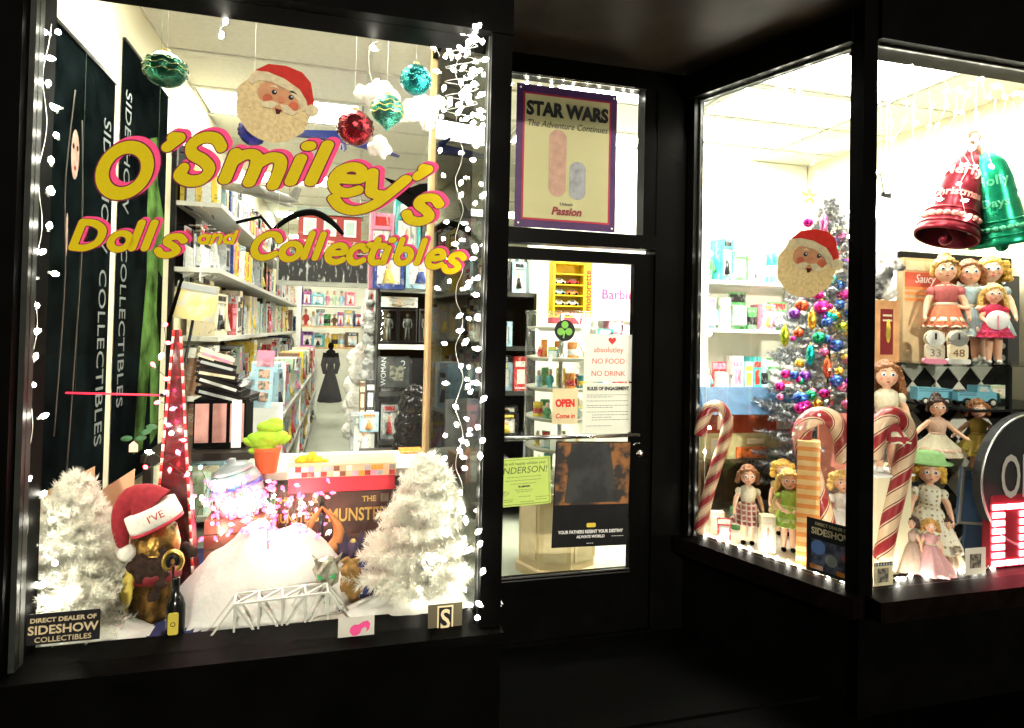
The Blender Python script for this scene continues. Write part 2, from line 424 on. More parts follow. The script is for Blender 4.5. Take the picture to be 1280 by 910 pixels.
# ------------------------------------------------------------------ lettering on the wide window
RIM = M('letter_rim', (.16, .02, .05), .6, var=0, spec=.05)
def ell(cx, cz, rx, rz, a0=0, a1=360, n=28): return [(cx + rx * math.cos(R(a0 + (a1 - a0) * i / n)), cz + rz * math.sin(R(a0 + (a1 - a0) * i / n))) for i in range(n + 1)]
def spl(*p): return [(q.x, q.y) for q in curve_pts([(x, z, 0) for x, z in p], 6 * len(p))]
SW_ = .098
GLYPH = {
    'O': [ell(.50, .50, .34, .36)], 'S': [spl((.80, .74), (.66, .87), (.44, .87), (.27, .74), (.32, .58), (.55, .48), (.70, .34), (.62, .17), (.40, .12), (.20, .20), (.24, .32))],
    'm': [[(.14, .13), (.14, .56)], spl((.14, .42), (.28, .56), (.42, .56), (.48, .42), (.48, .13)), spl((.48, .42), (.62, .56), (.76, .56), (.82, .42), (.82, .13))],
    'n': [[(.14, .13), (.14, .56)], spl((.14, .42), (.28, .56), (.42, .56), (.49, .42), (.49, .13))],
    'i': [[(.14, .13), (.14, .53)], [(.15, .84), (.19, .85)]], 'l': [[(.14, .13), (.14, .87)]],
    'e': [spl((.20, .34), (.42, .36), (.58, .42), (.50, .55), (.34, .57), (.18, .46), (.15, .28), (.26, .14), (.44, .12), (.60, .20))],
    'y': [spl((.10, .56), (.18, .34), (.24, .20), (.38, .20)), spl((.62, .57), (.48, .24), (.34, -.02), (.14, -.17), (-.08, -.16), (-.24, -.04))],
    's': [spl((.54, .50), (.40, .59), (.22, .54), (.20, .42), (.38, .33), (.48, .22), (.36, .11), (.18, .11), (.08, .20))],
    'D': [[(.15, .13), (.15, .87)], spl((.15, .87), (.44, .86), (.68, .68), (.68, .34), (.44, .14), (.15, .13))],
    'o': [ell(.36, .34, .215, .215)], 'a': [ell(.34, .34, .20, .20), [(.55, .55), (.55, .13)]], 'd': [ell(.34, .34, .20, .20), [(.55, .87), (.55, .13)]],
    'b': [ell(.34, .34, .20, .20), [(.14, .87), (.14, .30)]], 'C': [spl((.74, .70), (.60, .86), (.38, .85), (.18, .64), (.16, .36), (.32, .15), (.56, .14), (.76, .28))],
    'c': [spl((.54, .48), (.38, .58), (.20, .48), (.15, .30), (.26, .14), (.42, .12), (.56, .20))], 't': [spl((.26, .80), (.24, .50), (.24, .24), (.34, .12), (.46, .14)), [(.08, .57), (.46, .59)]],
    "'": [[(.24, .90), (.10, .72)], [(.14, .90), (.24, .90)]]}
for _c in 'mnieysoadbct':                       # generous lower case
    GLYPH[_c] = [[(x_ * 1.12, (z_ if z_ > .75 else .098 + (z_ - .13) * 1.18)) for x_, z_ in ln] for ln in GLYPH[_c]]
SDF = {}
def glyph_field(ch):
    if ch in SDF: return SDF[ch]
    st = .03; x0, x1, z0, z1 = -.4, 1.25, -.42, 1.2
    nx, nz = int((x1 - x0) / st), int((z1 - z0) / st)
    segs = [(a_, b_) for ln in GLYPH[ch] for a_, b_ in zip(ln[:-1], ln[1:])]
    F = []
    for j in range(nz + 1):
        row_ = []
        for i in range(nx + 1):
            px_, pz_ = x0 + i * st, z0 + j * st; best = 9
            for (ax_, az_), (bx_, bz_) in segs:
                ux, uz = bx_ - ax_, bz_ - az_; L2 = ux * ux + uz * uz
                t_ = 0 if L2 < 1e-9 else max(0, min(1, ((px_ - ax_) * ux + (pz_ - az_) * uz) / L2))
                ex, ez = px_ - ax_ - ux * t_, pz_ - az_ - uz * t_; d2 = ex * ex + ez * ez
                if d2 < best: best = d2
            row_.append(math.sqrt(best))
        F.append(row_)
    SDF[ch] = (F, x0, z0, st); return SDF[ch]
GLY = {}
def glyph_mesh(ch, r, mat, name):
    k = (ch, r)
    if k in GLY: return GLY[k]
    F, x0, z0, st = glyph_field(ch); b = MB(); vs_, fs = [], []
    for j in range(len(F) - 1):
        for i in range(len(F[0]) - 1):
            c_ = [(i, j), (i + 1, j), (i + 1, j + 1), (i, j + 1)]; v = [F[q[1]][q[0]] - r for q in c_]
            if min(v) >= 0: continue
            poly = []
            for q in range(4):
                p_, n_, vp, vn = c_[q], c_[(q + 1) % 4], v[q], v[(q + 1) % 4]
                if vp < 0: poly.append(p_)
                if (vp < 0) != (vn < 0):
                    t_ = vp / (vp - vn); poly.append((p_[0] + (n_[0] - p_[0]) * t_, p_[1] + (n_[1] - p_[1]) * t_))
            if len(poly) < 3: continue
            o_ = len(vs_); vs_ += [(x0 + px_ * st, 0, z0 + pz_ * st) for px_, pz_ in poly]; fs.append(tuple(range(o_, o_ + len(poly))))
    b.add(vs_, fs); me = b.mesh(name, mat)
    me.transform(Matrix(((1, 0, .26, 0), (0, 1, 0, 0), (0, 0, 1, 0), (0, 0, 0, 1))))
    GLY[k] = me; return me
def lettering(name, label, rows):
    t = thing(name, label, 'lettering', at(330, 300, 2.2))
    base = Vector(t.location)
    for ch, x, y, h, rot, fx in rows:          # left edge x, baseline y, cap height in pixels, tilt
        p = at(x, y, 2.2); s = mpp(p) * h; sc_ = (s * fx, 1, s)
        o = obj('letter', glyph_mesh(ch, SW_, YEL, 'letter'), t, p - base + Vector((0, -.0030, 0)), (0, R(rot), 0), sc_)
        obj('letter_rim', glyph_mesh(ch, SW_ + .022, RIM, 'letter_rim'), o, (0, .0008, 0))
        obj('letter_shadow', glyph_mesh(ch, SW_ + .03, PINK, 'letter_shadow'), o, (.072, .002, .055))
    return t
lettering('window_lettering', "yellow and pink arched O'Smiley's lettering on the wide window glass", [
    ('O', 104, 251, 84, 0, .86), ("'", 186, 232, 70, 0, 1.0), ('S', 206, 233, 75, 0, .86), ('m', 266, 229, 68, 3, 1.1), ('i', 349, 231, 64, 4, 1.15),
    ('l', 374, 233, 66, 5, 1.15), ('e', 398, 240, 64, 7, 1.02), ('y', 440, 247, 60, 8, 1.2), ("'", 497, 260, 62, 8, 1.0), ('s', 498, 276, 58, 8, 1.08)])
lettering('window_lettering', 'straight line of yellow Dolls lettering with pink shadow on the glass', [
    ('D', 81, 314, 44, 2, 1.06), ('o', 126, 314, 41, 2, 1.04), ('l', 156, 315, 44, 2, 1.05), ('l', 172, 315, 44, 2, 1.05), ('s', 190, 320, 43, 3, 1.08)])
lettering('window_lettering', 'small yellow and pink lettering reading and on the glass', [
    ('a', 243, 305, 20, 2, 1.1), ('n', 260, 305, 20, 2, 1.1), ('d', 275, 305, 20, 2, 1.1)])
lettering('window_lettering', 'line of yellow Collectibles lettering with pink shadow on the glass', [
    ('C', 305, 325, 41, 3, 1.05), ('o', 341, 326, 40, 3, 1.04), ('l', 372, 326, 41, 3, 1.0), ('l', 386, 327, 41, 3, 1.0), ('e', 399, 329, 40, 3, .98), ('c', 426, 330, 40, 3, .98),
    ('t', 449, 330, 40, 3, 1.05), ('i', 471, 331, 39, 3, 1.05), ('b', 486, 332, 39, 3, .96), ('l', 514, 333, 39, 3, 1.0), ('e', 525, 335, 38, 3, .96), ('s', 549, 340, 39, 4, 1.0)])

# ------------------------------------------------------------------ stickers on the glass
def flat(name, label, cat, p, w, h, mat, rz=0.0, group=None, ry=0.0):
    t = thing(name, label, cat, p, rz, group, ry=ry)
    bx((-w / 2, 0, 0), (w / 2, .0015, h)).build('sheet', mat, t)
    return t
SBLACK = M('sticker_black', (.01, .01, .012), .4)
SGOLD = M('sticker_gold', (.68, .56, .34), .4, var=0)
p = at(79, 803, 2.195); s = mpp(p)
t = flat('dealer_sticker', 'black dealer sticker with cream lettering low on the wide window', 'sticker', p, 80 * s, 38 * s, SBLACK)
text('printed_text', 'DIRECT DEALER OF', 7.5 * s, SGOLD, t, (0, -.002, 27.5 * s), xs=1.1, offset=.0004)
text('printed_text', 'SIDESHOW', 15 * s, SGOLD, t, (0, -.002, 13 * s), xs=1.02, offset=.0006)
text('printed_text', 'COLLECTIBLES', 9 * s, SGOLD, t, (0, -.002, 3 * s), xs=1.05)
p = at(556, 791, 2.195); s = mpp(p)
t = flat('dealer_sticker', 'dark square sticker with framed letter S on the wide window', 'sticker', p, 43 * s, 36 * s, M('sticker_taupe', (.10, .085, .05), .5))
MB().box((-10 * s, -.002, 2 * s), (10 * s, -.0005, 34 * s)).build('badge', SGOLD, t)
MB().box((-8 * s, -.003, 4 * s), (8 * s, -.0022, 32 * s)).build('badge_field', SBLACK, t)
text('printed_text', 'S', 34 * s, SGOLD, t, (0, -.004, 6 * s), xs=.85, offset=.0014)
p = at(445, 799, 2.195); s = mpp(p)
t = flat('logo_sticker', 'white sticker with pink ponytail head emblem low on the glass', 'sticker', p, 44 * s, 28 * s, PAPER)
lg = MB().prism([(x * s, z * s) for x, z in [(-8, 10), (-7, 15), (-3, 18), (3, 18), (8, 21), (14, 22), (17, 18), (16, 12), (12, 8), (13, 12), (11, 15), (7, 13), (5, 8), (1, 5), (-4, 5)]], -.003, -.0004)
lg.build('emblem', M('hot_pink', (.85, .08, .3), .5), t)

# ------------------------------------------------------------------ banners on the left wall
NAVY = M('banner_print', (.0028, .0048, .005), .9, var=.7, scale=5, spec=0.0)
def banner(label, px0, px1, top, bot, slope, fig):
    a, b_ = atX(px0, 300, -1.095), atX(px1, 300, -1.095)
    zt0, zb = atX(px0, top, -1.095).z, .75
    zt1 = atX(px1, top + slope, -1.095).z
    zt = (zt0 + zt1) / 2
    t = thing('poster_banner', label, 'banner', (-1.095, a.y, zb))
    L, H = b_.y - a.y, zt - zb
    bx((0, 0, 0), (.004, L, H)).build('sheet', NAVY, t)
    for z in (0, H): bx((-.0, 0, z - .008), (.012, L, z + .008)).build('rod', BLACKM, t)
    lt = M('banner_lettering', (.16, .18, .175), .5, var=0, spec=.1)
    yy = L - .13 if fig == 0 else .05
    for w_, z0 in (('SIDESHOW', .90), ('COLLECTIBLES', .55)):
        # reads downwards
        me = text_mesh(w_, .125, lt, ext=.0005, align='LEFT', xs=1.0 if fig == 0 else 1.0)
        o = obj('printed_text', me, t, (.0055, yy, H * z0), (0, R(90), R(90)))
    skin = M('banner_skin', (.36, .25, .20), .9, var=.25, scale=20, spec=0) if fig == 0 else M('banner_green', (.06, .12, .03), .9, var=.75, scale=7, spec=0)
    if fig == 0:
        for (cy_, cz, ry_, rz_) in ((.336 * L, .77 * H, .062 * L, .052 * H), (.25 * L, .60 * H, .018 * L, .045 * H)):
            b = MB(); b.ball((.0045, cy_, cz), (.001, ry_, rz_), 18); b.build('printed_shape', skin, t)
        for nm_, c_, yz, sz_ in (('printed_eye', (.02, .015, .012), (.305, .785), (.014, .006)), ('printed_eye', (.02, .015, .012), (.365, .785), (.014, .006)), ('printed_lips', (.25, .03, .03), (.338, .742), (.016, .005))):
            b = MB(); b.ball((.0055, yz[0] * L, yz[1] * H), (.001, sz_[0] * L, sz_[1] * H), 10); b.build(nm_, M(nm_ + '_ink', c_, .8, var=0, spec=0), t)
        for (pts) in ([(.006, .30 * L, .9 * H), (.006, .2 * L, .7 * H), (.006, .24 * L, .5 * H), (.006, .16 * L, .2 * H)], [(.006, .42 * L, .85 * H), (.006, .48 * L, .6 * H), (.006, .44 * L, .4 * H), (.006, .36 * L, .12 * H)]):
            MB().tube(curve_pts(pts, 14), .003, 4).build('printed_line', M('banner_line', (.10, .09, .075), .9, spec=0), t)
    else:
        b = MB(); b.T = Matrix(((0, 1, 0, .0042), (1, 0, 0, 0), (0, 0, 1, 0), (0, 0, 0, 1)))
        b.prism([(x * L, z * H) for x, z in [(.58, .84), (.74, .86), (.80, .74), (.98, .66), (1.0, .5), (.86, .52), (.86, .40), (.96, .32), (.98, .08), (.80, .06), (.74, .28), (.62, .06), (.42, .06), (.52, .34), (.60, .5), (.56, .66)]], 0, .001)
        b.build('printed_shape', skin, t)
    return t
banner('tall black printed banner nearest the window on the left wall', 58, 137, 10, 0, 90, 0)
banner('tall black banner with green printed shape beside the shelves', 146, 204, 38, 0, 75, 1)

# ------------------------------------------------------------------ goods: cartons, books, tins
PAL = {'red': (.5, .035, .03), 'white': (.75, .75, .7), 'pale blue': (.35, .55, .66), 'navy blue': (.03, .06, .25), 'black': (.008, .008, .009), 'yellow': (.75, .55, .06), 'pink': (.75, .25, .38),
       'green': (.08, .32, .10), 'orange': (.75, .25, .03), 'teal': (.05, .38, .38), 'grey': (.34, .36, .36), 'cream': (.72, .62, .42), 'brown': (.16, .08, .04), 'purple': (.25, .07, .35), 'pale green': (.45, .58, .40)}
GOODS = {}
def pm(c):
    """printed card: the base colour broken up by artwork, different on every piece"""
    nm_ = 'print_' + c.replace(' ', '_')
    if nm_ in MATS: return MATS[nm_]
    col = PAL[c]; m = M(nm_, col, .42, var=0, spec=.25)
    nd, lk = m.node_tree.nodes, m.node_tree.links
    tc = nd.new('ShaderNodeTexCoord'); oi = nd.new('ShaderNodeObjectInfo')
    ad = nd.new('ShaderNodeVectorMath'); ad.operation = 'ADD'
    sc_ = nd.new('ShaderNodeMath'); sc_.operation = 'MULTIPLY'; sc_.inputs[1].default_value = 37
    lk.new(oi.outputs['Random'], sc_.inputs[0]); lk.new(tc.outputs['Object'], ad.inputs[0]); lk.new(sc_.outputs[0], ad.inputs[1])
    nz = nd.new('ShaderNodeTexNoise'); nz.inputs['Scale'].default_value = 4.5; nz.inputs['Detail'].default_value = 5; nz.inputs['Distortion'].default_value = .8
    lk.new(ad.outputs[0], nz.inputs['Vector'])
    rp = nd.new('ShaderNodeValToRGB'); e = rp.color_ramp.elements
    lum = sum(col) / 3
    e[0].position, e[0].color = .30, (*[x * .25 + .01 for x in col], 1)
    e[1].position, e[1].color = .43, (*col, 1)
    for pos, cc in ((.56, col), (.62, [x * .55 + .30 * (.5 if lum < .1 else 1) for x in col]), (.70, [x * .6 for x in col])):
        q = e.new(pos); q.color = (*[min(1, x) for x in cc], 1)
    lk.new(nz.outputs[0], rp.inputs[0]); lk.new(rp.outputs[0], nd['Principled BSDF'].inputs['Base Color'])
    return m
def good_mesh(kind, c, c2):
    k = (kind, c, c2)
    if k in GOODS: return GOODS[k]
    b = MB()
    if kind == 'carton':                        # windowed toy carton, front towards -Y, unit size, base at z=0
        b.box((-.5, -.42, 0), (.5, .5, 1)).box((-.5, -.5, 0), (.5, -.4205, .12)).box((-.5, -.5, .78), (.5, -.4205, 1)).box((-.5, -.5, .12), (-.38, -.4205, .78)).box((.38, -.5, .12), (.5, -.4205, .78))
        b.box((-.30, -.505, .83), (.30, -.4995, .95), 1).box((-.37, -.4255, .13), (.37, -.4206, .77), 2)
        b.ball((0, -.44, .60), (.10, .03, .09), 8, 3).lathe([(.2, .16), (.09, .5)], 8, 1, (0, -.44, 0))
        ms = [pm(c), pm(c2), pm('white'), SKIN]
    elif kind == 'book':
        b.box((-.5, -.5, 0), (.5, -.44, 1)).box((-.5, -.44, 0), (-.42, .5, 1)).box((.42, -.44, 0), (.5, .5, 1)).box((-.42, -.44, .02), (.42, .47, .97), 2)
        b.box((-.42, -.508, .70), (.42, -.4995, .86), 1).box((-.3, -.508, .2), (.3, -.4995, .62), 1).box((-.42, -.506, .06), (.42, -.4995, .1), 1)
        ms = [pm(c), pm(c2), pm('white')]
    elif kind == 'tin':
        b.lathe([(.46, 0), (.5, .03), (.48, .06), (.48, .74), (.5, .76), (.5, .96), (.44, 1.0), (.1, 1.0)], 14, 0).lathe([(.485, .22), (.485, .58)], 14, 1)
        ms = [pm(c), pm(c2)]
    elif kind == 'pack':                        # carded blister pack
        b.box((-.5, .1, 0), (.5, .16, 1)).box((-.45, .08, .74), (.45, .1, .95), 1)
        b.add([(-.36, .098, .08), (.36, .098, .08), (.36, .098, .66), (-.36, .098, .66), (-.28, -.4, .14), (.28, -.4, .14), (.28, -.3, .6), (-.28, -.3, .6)], [(4, 5, 6, 7), (0, 1, 5, 4), (1, 2, 6, 5), (2, 3, 7, 6), (3, 0, 4, 7)], 2)
        ms = [pm(c), pm(c2), M('blister', (.6, .62, .6), .15, var=.3, scale=30)]
    else:                                       # figure: small standing toy
        b.lathe([(.42, 0), (.42, .05), (.2, .06), (.24, .2), (.3, .42), (.34, .62), (.14, .7)], 10, 0).ball((0, 0, .84), (.2, .2, .17), 10, 2).ball((0, .05, .9), (.22, .2, .14), 10, 1)
        b.tube([(-.3, 0, .6), (-.44, -.1, .4), (-.3, -.24, .34)], .07, 6, 0).tube([(.3, 0, .6), (.44, -.1, .4), (.3, -.24, .34)], .07, 6, 0)
        ms = [pm(c), pm(c2), SKIN]
    GOODS[k] = b.mesh(kind, ms)
    return GOODS[k]
KN = {'carton': ('toy_carton', 'toy carton', 'box'), 'book': ('book', 'book', 'book'), 'tin': ('tin', 'round tin', 'tin'), 'pack': ('blister_pack', 'carded toy pack', 'toy pack'), 'figure': ('toy_figure', 'small toy figure', 'figure')}
COUNT = {}
def good(kind, c, c2, loc, rz, w, d, h, where, group):
    nm, lab, cat = KN[kind]
    key = (kind, c, where); n = COUNT.get(key, 0); COUNT[key] = n + 1
    label = f'{c} {lab} {where}' if n == 0 else f'{ORD[min(n, 19)]} {c} {lab} {where}'
    o = obj(nm, good_mesh(kind, c, c2), None, loc, (0, 0, rz), (w, d, h))
    return tag(o, label, cat, group)
COLS = list(PAL)
def row(p, along, face_rz, length, depth, hmax, where, group, wr=(.1, .22), kinds='carton carton book book pack', cols=None, fill=.97, hmin=.55):
    """fill one shelf: p = near end at shelf top, along = unit vector"""
    s = 0.0; along = Vector(along); ks = kinds.split()
    while s < length:
        k = random.choice(ks); w = random.uniform(*wr)
        if k == 'book': w *= .5
        if k in ('tin', 'figure'): w = min(w, .12)
        if s + w > length: break
        h = hmax * random.uniform(hmin, .97); d = depth * random.uniform(.7, .95)
        if k in ('tin', 'figure'): d = w; h = min(h, w * 2.4)
        c = random.choice(cols or COLS); c2 = random.choice([x for x in ('white', 'yellow', 'red', 'black', 'pale blue', 'pink') if x != c])
        q = Vector(p) + along * (s + w / 2)
        good(k, c, c2, q, face_rz + random.uniform(-.12, .12), w, d, h, where, group)
        if k in ('carton', 'book') and h < hmax * .8 and w > .08 and random.random() < .5:
            good('carton', random.choice(['white', 'grey', 'brown', 'pale blue', 'black', 'cream']), c, q + Vector((0, 0, h + .002)), face_rz + random.uniform(-.3, .3), w * .95, d * .9, hmax * random.uniform(.1, .2), 'flat ' + where, group)
        s += w / fill

# left-wall shelving
SHELF = M('shelf_board', (.55, .55, .50), .5, var=.08)
lw = thing('wall_shelving', 'long white wall shelving full of boxes along the left wall', 'shelving', (-1.1, 4.45, 0))
ZS = [.35, .75, 1.13, 1.52, 1.97, 2.40]
for z in ZS: bx((0, 0, z - .03), (.30, 7.2, z)).build('shelf_board', SHELF, lw)
for y in (0.0, 1.8, 3.6, 5.4, 7.2): bx((0, y - .02, .004), (.03, y + .02, 2.78)).build('upright', BLACKM, lw)
for n_, z in enumerate(ZS):
    nm = ['lowest', 'second lowest', 'waist-high', 'eye-level', 'upper', 'topmost'][n_]
    st = 4.5 if n_ not in (3,) else 4.75
    row((-.95, st, z), (0, 1, 0), R(90), 7.0, .26, [.36, .34, .34, .40, .38, .34][n_], f'on the {nm} left-wall shelf', 'goods on the left wall shelving',
        wr=(.12, .30), kinds='carton book book book book pack', cols=['white', 'white', 'pale blue', 'grey', 'grey', 'pale green', 'red', 'navy blue', 'black', 'black', 'cream', 'yellow', 'brown', 'pale green'])
# hanging packs at the near end of the shelves, above the banners' edge
rk = thing('hanging_rack', 'black wall panel with hanging clear packs beside the green banner', 'rack', (-1.095, 4.44, 1.85))
bx((0, .0, 0), (.02, .58, .95)).build('back_panel', BLACK, rk)
for z in (.40, .88):
    for y in (.08, .24, .40): MB().tube([(.02, y, z), (.22, y, z + .01)], .004, 5).build('hook', STEEL, rk)
for i, z in enumerate((.02, .5)):
    for j, y in enumerate((.08, .24, .40)):
        for k in range(2):
            good('pack', random.choice(['grey', 'white', 'pale blue', 'cream', 'black']), random.choice(['yellow', 'red']), (-1.0 + k * .09, 4.44 + y, 1.86 + z), R(90) + random.uniform(-.15, .15), .14, .1, .36, f"on the {'lower' if i == 0 else 'upper'} hooks of the black rack", 'packs hanging on the rack')
# low aisle shelving, left of the aisle
la = thing('aisle_shelving', 'low white shelving of doll boxes on the left of the aisle', 'shelving', (-.79, 5.2, 0))
for z in (.1, .5, .9): bx((0, 0, z - .03), (.34, 6.4, z)).build('shelf_board', SHELF, la)
for y in (0, 2.1, 4.2, 6.4): bx((0, y - .015, .004), (.34, y + .015, 1.0)).build('upright', WHITE, la)
for n_, z in enumerate((.1, .5, .9)):
    row((-.60, 5.3, z), (0, 1, 0), R(90), 6.0, .28, .36 if n_ < 2 else .42, f"on the {['bottom', 'middle', 'top'][n_]} board of the low aisle shelf", 'doll boxes along the aisle',
        wr=(.14, .26), kinds='carton carton book', cols=['white', 'white', 'pink', 'pale blue', 'cream', 'red', 'yellow', 'pale green', 'grey'])
# shelving that closes the end of the aisle
eb = thing('end_shelving', 'white framed shelving with bright toys closing the far aisle', 'shelving', (-.8, 11.3, 0))
for x in (0, 1.15): bx((x, 0, .004), (x + .07, .4, 2.4)).build('upright', WHITE, eb)
for z in (1.25, 1.62, 1.98, 2.37): bx((.07, 0, z - .03), (1.15, .4, z)).build('shelf_board', SHELF if z > 1.9 else WOOD, eb)
for n_, z in enumerate((1.25, 1.62, 1.98, 2.37)):
    row((-.72, 11.5, z), (1, 0, 0), 0, 1.05, .3, .3, f"on the {['lowest', 'second', 'third', 'top'][n_]} board at the aisle end", 'toys at the end of the aisle', wr=(.1, .24), kinds='carton tin figure carton')
# header board with photo strip and toy building over the aisle
p = at(345, 356, 6.6); q = at(462, 318, 6.6)
hb = thing('header_board', 'grey hanging board with black and white figure strip above the aisle', 'sign board', (p.x, 6.6, p.z))
W_, H_ = q.x - p.x, q.z - p.z
bx((0, 0, 0), (W_, .05, H_)).build('board', M('board_grey', (.30, .31, .26), .6), hb)
bx((.02, -.006, .05), (W_ - .02, -.001, H_ - .01)).build('photo_strip', pattern_mat('photo_strip', 'figures', (.004, .004, .004), (.45, .45, .43), 9), hb)
for x in (.1, W_ - .1): MB().tube([(x, .025, H_), (x, .025, 3.28 - p.z)], .004, 5).build('hanging_wire', STEEL, hb)
p = at(372, 318, 6.62); q = at(452, 264, 6.62); W_, H_ = q.x - p.x, q.z - p.z
tb = thing('toy_building', 'red toy shop building with white windows standing on the header board', 'toy building', (p.x, 6.62, p.z))
bx((0, 0, 0), (W_, .2, H_ * .86)).build('wall', M('toy_red', (.30, .03, .025), .5), tb)
bx((-.02, -.03, H_ * .86), (W_ + .02, .22, H_)).build('roof', M('toy_roof', (.25, .30, .25), .5), tb)
for i in range(3):
    x = W_ * (.08 + .32 * i)
    f_ = bx((x, -.012, H_ * .42), (x + W_ * .2, -.001, H_ * .78)).build('window', WHITE, tb)
    bx((x + .02, -.016, H_ * .46), (x + W_ * .2 - .02, -.013, H_ * .74)).build('pane', M('toy_pane', (.4, .5, .45), .2), f_)
bx((W_ * .05, -.02, H_ * .02), (W_ * .95, -.001, H_ * .32)).build('shop_window', pattern_mat('toy_shop_window', 'blot', (.3, .03, .03), (.7, .66, .5), 30), tb)

ra = thing('aisle_shelving', 'crowded white shelving on the right side of the aisle', 'shelving', (.24, 5.6, 0))
for z in (.3, .75, 1.2, 1.65): bx((0, 0, z - .03), (.3, 4.2, z)).build('shelf_board', SHELF, ra)
for y in (0, 1.4, 2.8, 4.2): bx((0, y - .015, .004), (.3, y + .015, 2.0)).build('upright', WHITE, ra)
for n_, z in enumerate((.3, .75, 1.2, 1.65)):
    row((.37, 5.7, z), (0, 1, 0), R(-90), 4.0, .26, .38, f"on the {['lowest', 'second', 'third', 'top'][n_]} shelf right of the aisle", 'goods right of the aisle', wr=(.12, .26), kinds='carton book pack figure', cols=['white', 'white', 'grey', 'pale blue', 'cream', 'red', 'brown', 'pale green'])
# end cap shelving right of the aisle, seen through window and door
ec = thing('end_cap_shelving', 'dark shelving with boxed figures between aisle and doorway', 'shelving', (.26, 5.0, 0))
ECZ = [.35, .72, 1.10, 1.47, 1.92]
for z in ECZ: bx((0, 0, z - .035), (1.28, .42, z)).build('shelf_board', M('dark_shelf', (.03, .032, .03), .5), ec)
for x in (0, .62, 1.28): bx((x - .012, 0, .004), (x + .012, .42, 1.92)).build('upright', BLACKM, ec)
bx((0, .425, .004), (1.28, .44, 2.0)).build('back_panel', BLACK, ec)
bx((.0, -.008, 1.435), (.62, -.001, 1.475)).build('price_strip', WHITE, ec)
bx((.0, -.008, 1.885), (.62, -.001, 1.925)).build('price_strip', WHITE, ec)
def px_box(kind, c, c2, px0, px1, top, bot, Y, d, where, group):
    a, b_ = at(px0, bot, Y), at(px1, bot, Y); z1 = at((px0 + px1) / 2, top, Y).z
    return good(kind, c, c2, ((a.x + b_.x) / 2, Y + d / 2, (a.z + b_.z) / 2), 0, b_.x - a.x, d, z1 - (a.z + b_.z) / 2, where, group)
G2 = 'boxes on the dark end shelving'
px_box('carton', 'pink', 'red', 461, 491, 266, 361, 5.02, .2, 'standing tall on top of the dark end shelving', G2)
px_box('carton', 'teal', 'white', 492, 524, 250, 361, 5.02, .2, 'standing tall on top of the dark end shelving', G2)
px_box('carton', 'black', 'yellow', 526, 556, 268, 362, 5.02, .2, 'standing tall on top of the dark end shelving', G2)
px_box('carton', 'navy blue', 'yellow', 466, 505, 314, 361, 4.9, .1, 'in front on top of the dark end shelving', G2)
px_box('carton', 'pale blue', 'navy blue', 507, 545, 318, 361, 4.9, .1, 'in front on top of the dark end shelving', G2)
px_box('carton', 'white', 'cream', 474, 522, 371, 384, 5.0, .1, 'long and flat under the top board of the end shelving', G2)
def boxed_figure(label, px0, px1, top, bot, Y):
    a, b_ = at(px0, bot, Y), at(px1, bot, Y); h = at(px0, top, Y).z - a.z; w = b_.x - a.x
    t = thing('boxed_figure', label, 'boxed toy', (a.x, Y, a.z))
    MB().box((0, 0, 0), (.01, .12, h)).box((w - .01, 0, 0), (w, .12, h)).box((.01, 0, 0), (w - .01, .12, .012)).box((.01, 0, h - .012), (w - .01, .12, h)).box((.01, .11, .012), (w - .01, .12, h - .012)).build('carton', M('carton_dark', (.008, .008, .009), .4), t)
    b = MB(); cx = w / 2
    b.tube([(cx, .06, h * .46), (cx, .06, h * .72)], [w * .13, w * .17], 8).ball((cx, .05, h * .82), (w * .09, w * .09, h * .07), 10)
    for s_ in (-1, 1):
        b.tube([(cx + s_ * w * .07, .06, h * .46), (cx + s_ * w * .11, .06, .02)], [w * .08, w * .05], 7)
        b.tube([(cx + s_ * w * .16, .06, h * .70), (cx + s_ * w * .24, .05, h * .54), (cx + s_ * w * .2, .03, h * .44)], [w * .06, w * .05, w * .04], 7)
    b.build('figure', M('figure_grey', (.32, .32, .31), .5), t)
    bx((.01, -.002, .012), (w - .01, .0, h - .012)).build('film_window', CLEAR, t)
boxed_figure('first grey figure in a black window box left of the post', 474, 497, 386, 428, 5.0)
boxed_figure('middle grey figure in a black window box beside the first', 498, 521, 386, 428, 5.0)
boxed_figure('grey figure in a black window box against the wooden post', 523, 541, 386, 428, 5.0)
p = at(472, 484, 4.98); q = at(512, 446, 4.98)
t = thing('game_box', 'black game box with pale upright lettering below the boxed figures', 'box', (p.x, 4.98, p.z))
bx((0, 0, 0), (q.x - p.x, .3, q.z - p.z)).build('carton', M('game_print', (.03, .035, .035), .4, var=.6, scale=14), t)
text('printed_text', 'WOMAN', .055, M('pale_print', (.55, .6, .6), .5, var=0), t, (.06, -.003, .012), (0, R(-90), 0), align='LEFT', ext=.0008)
text('printed_text', '2', .09, MATS['pale_print'], t, ((q.x - p.x) * .8, -.003, (q.z - p.z) * .62), ext=.0008)
bx((.09, -.004, .05), (.2, -.001, .17)).build('picture', pattern_mat('game_picture', 'blot', (.03, .05, .04), (.25, .24, .18), 25), t)
row((.9, 5.2, 1.92), (1, 0, 0), 0, .62, .3, .42, 'on top of the end shelving, seen through the door', G2, wr=(.12, .2), kinds='carton', cols=['pale blue', 'white', 'black', 'navy blue'])
for z, nm in ((1.47, 'upper'), (1.10, 'middle'), (.72, 'lower'), (.35, 'lowest')):
    row((.9, 5.14, z), (1, 0, 0), 0, .62, .24, .33, f'on the {nm} board of the end shelving behind the door', G2, wr=(.12, .24), kinds='carton carton book', cols=['navy blue', 'black', 'purple', 'grey', 'pale blue', 'red'])
row((.3, 5.14, 1.10), (1, 0, 0), 0, .3, .2, .26, 'on the middle board of the end shelving beside the post', G2, wr=(.1, .14), kinds='carton', cols=['black', 'grey', 'teal'])
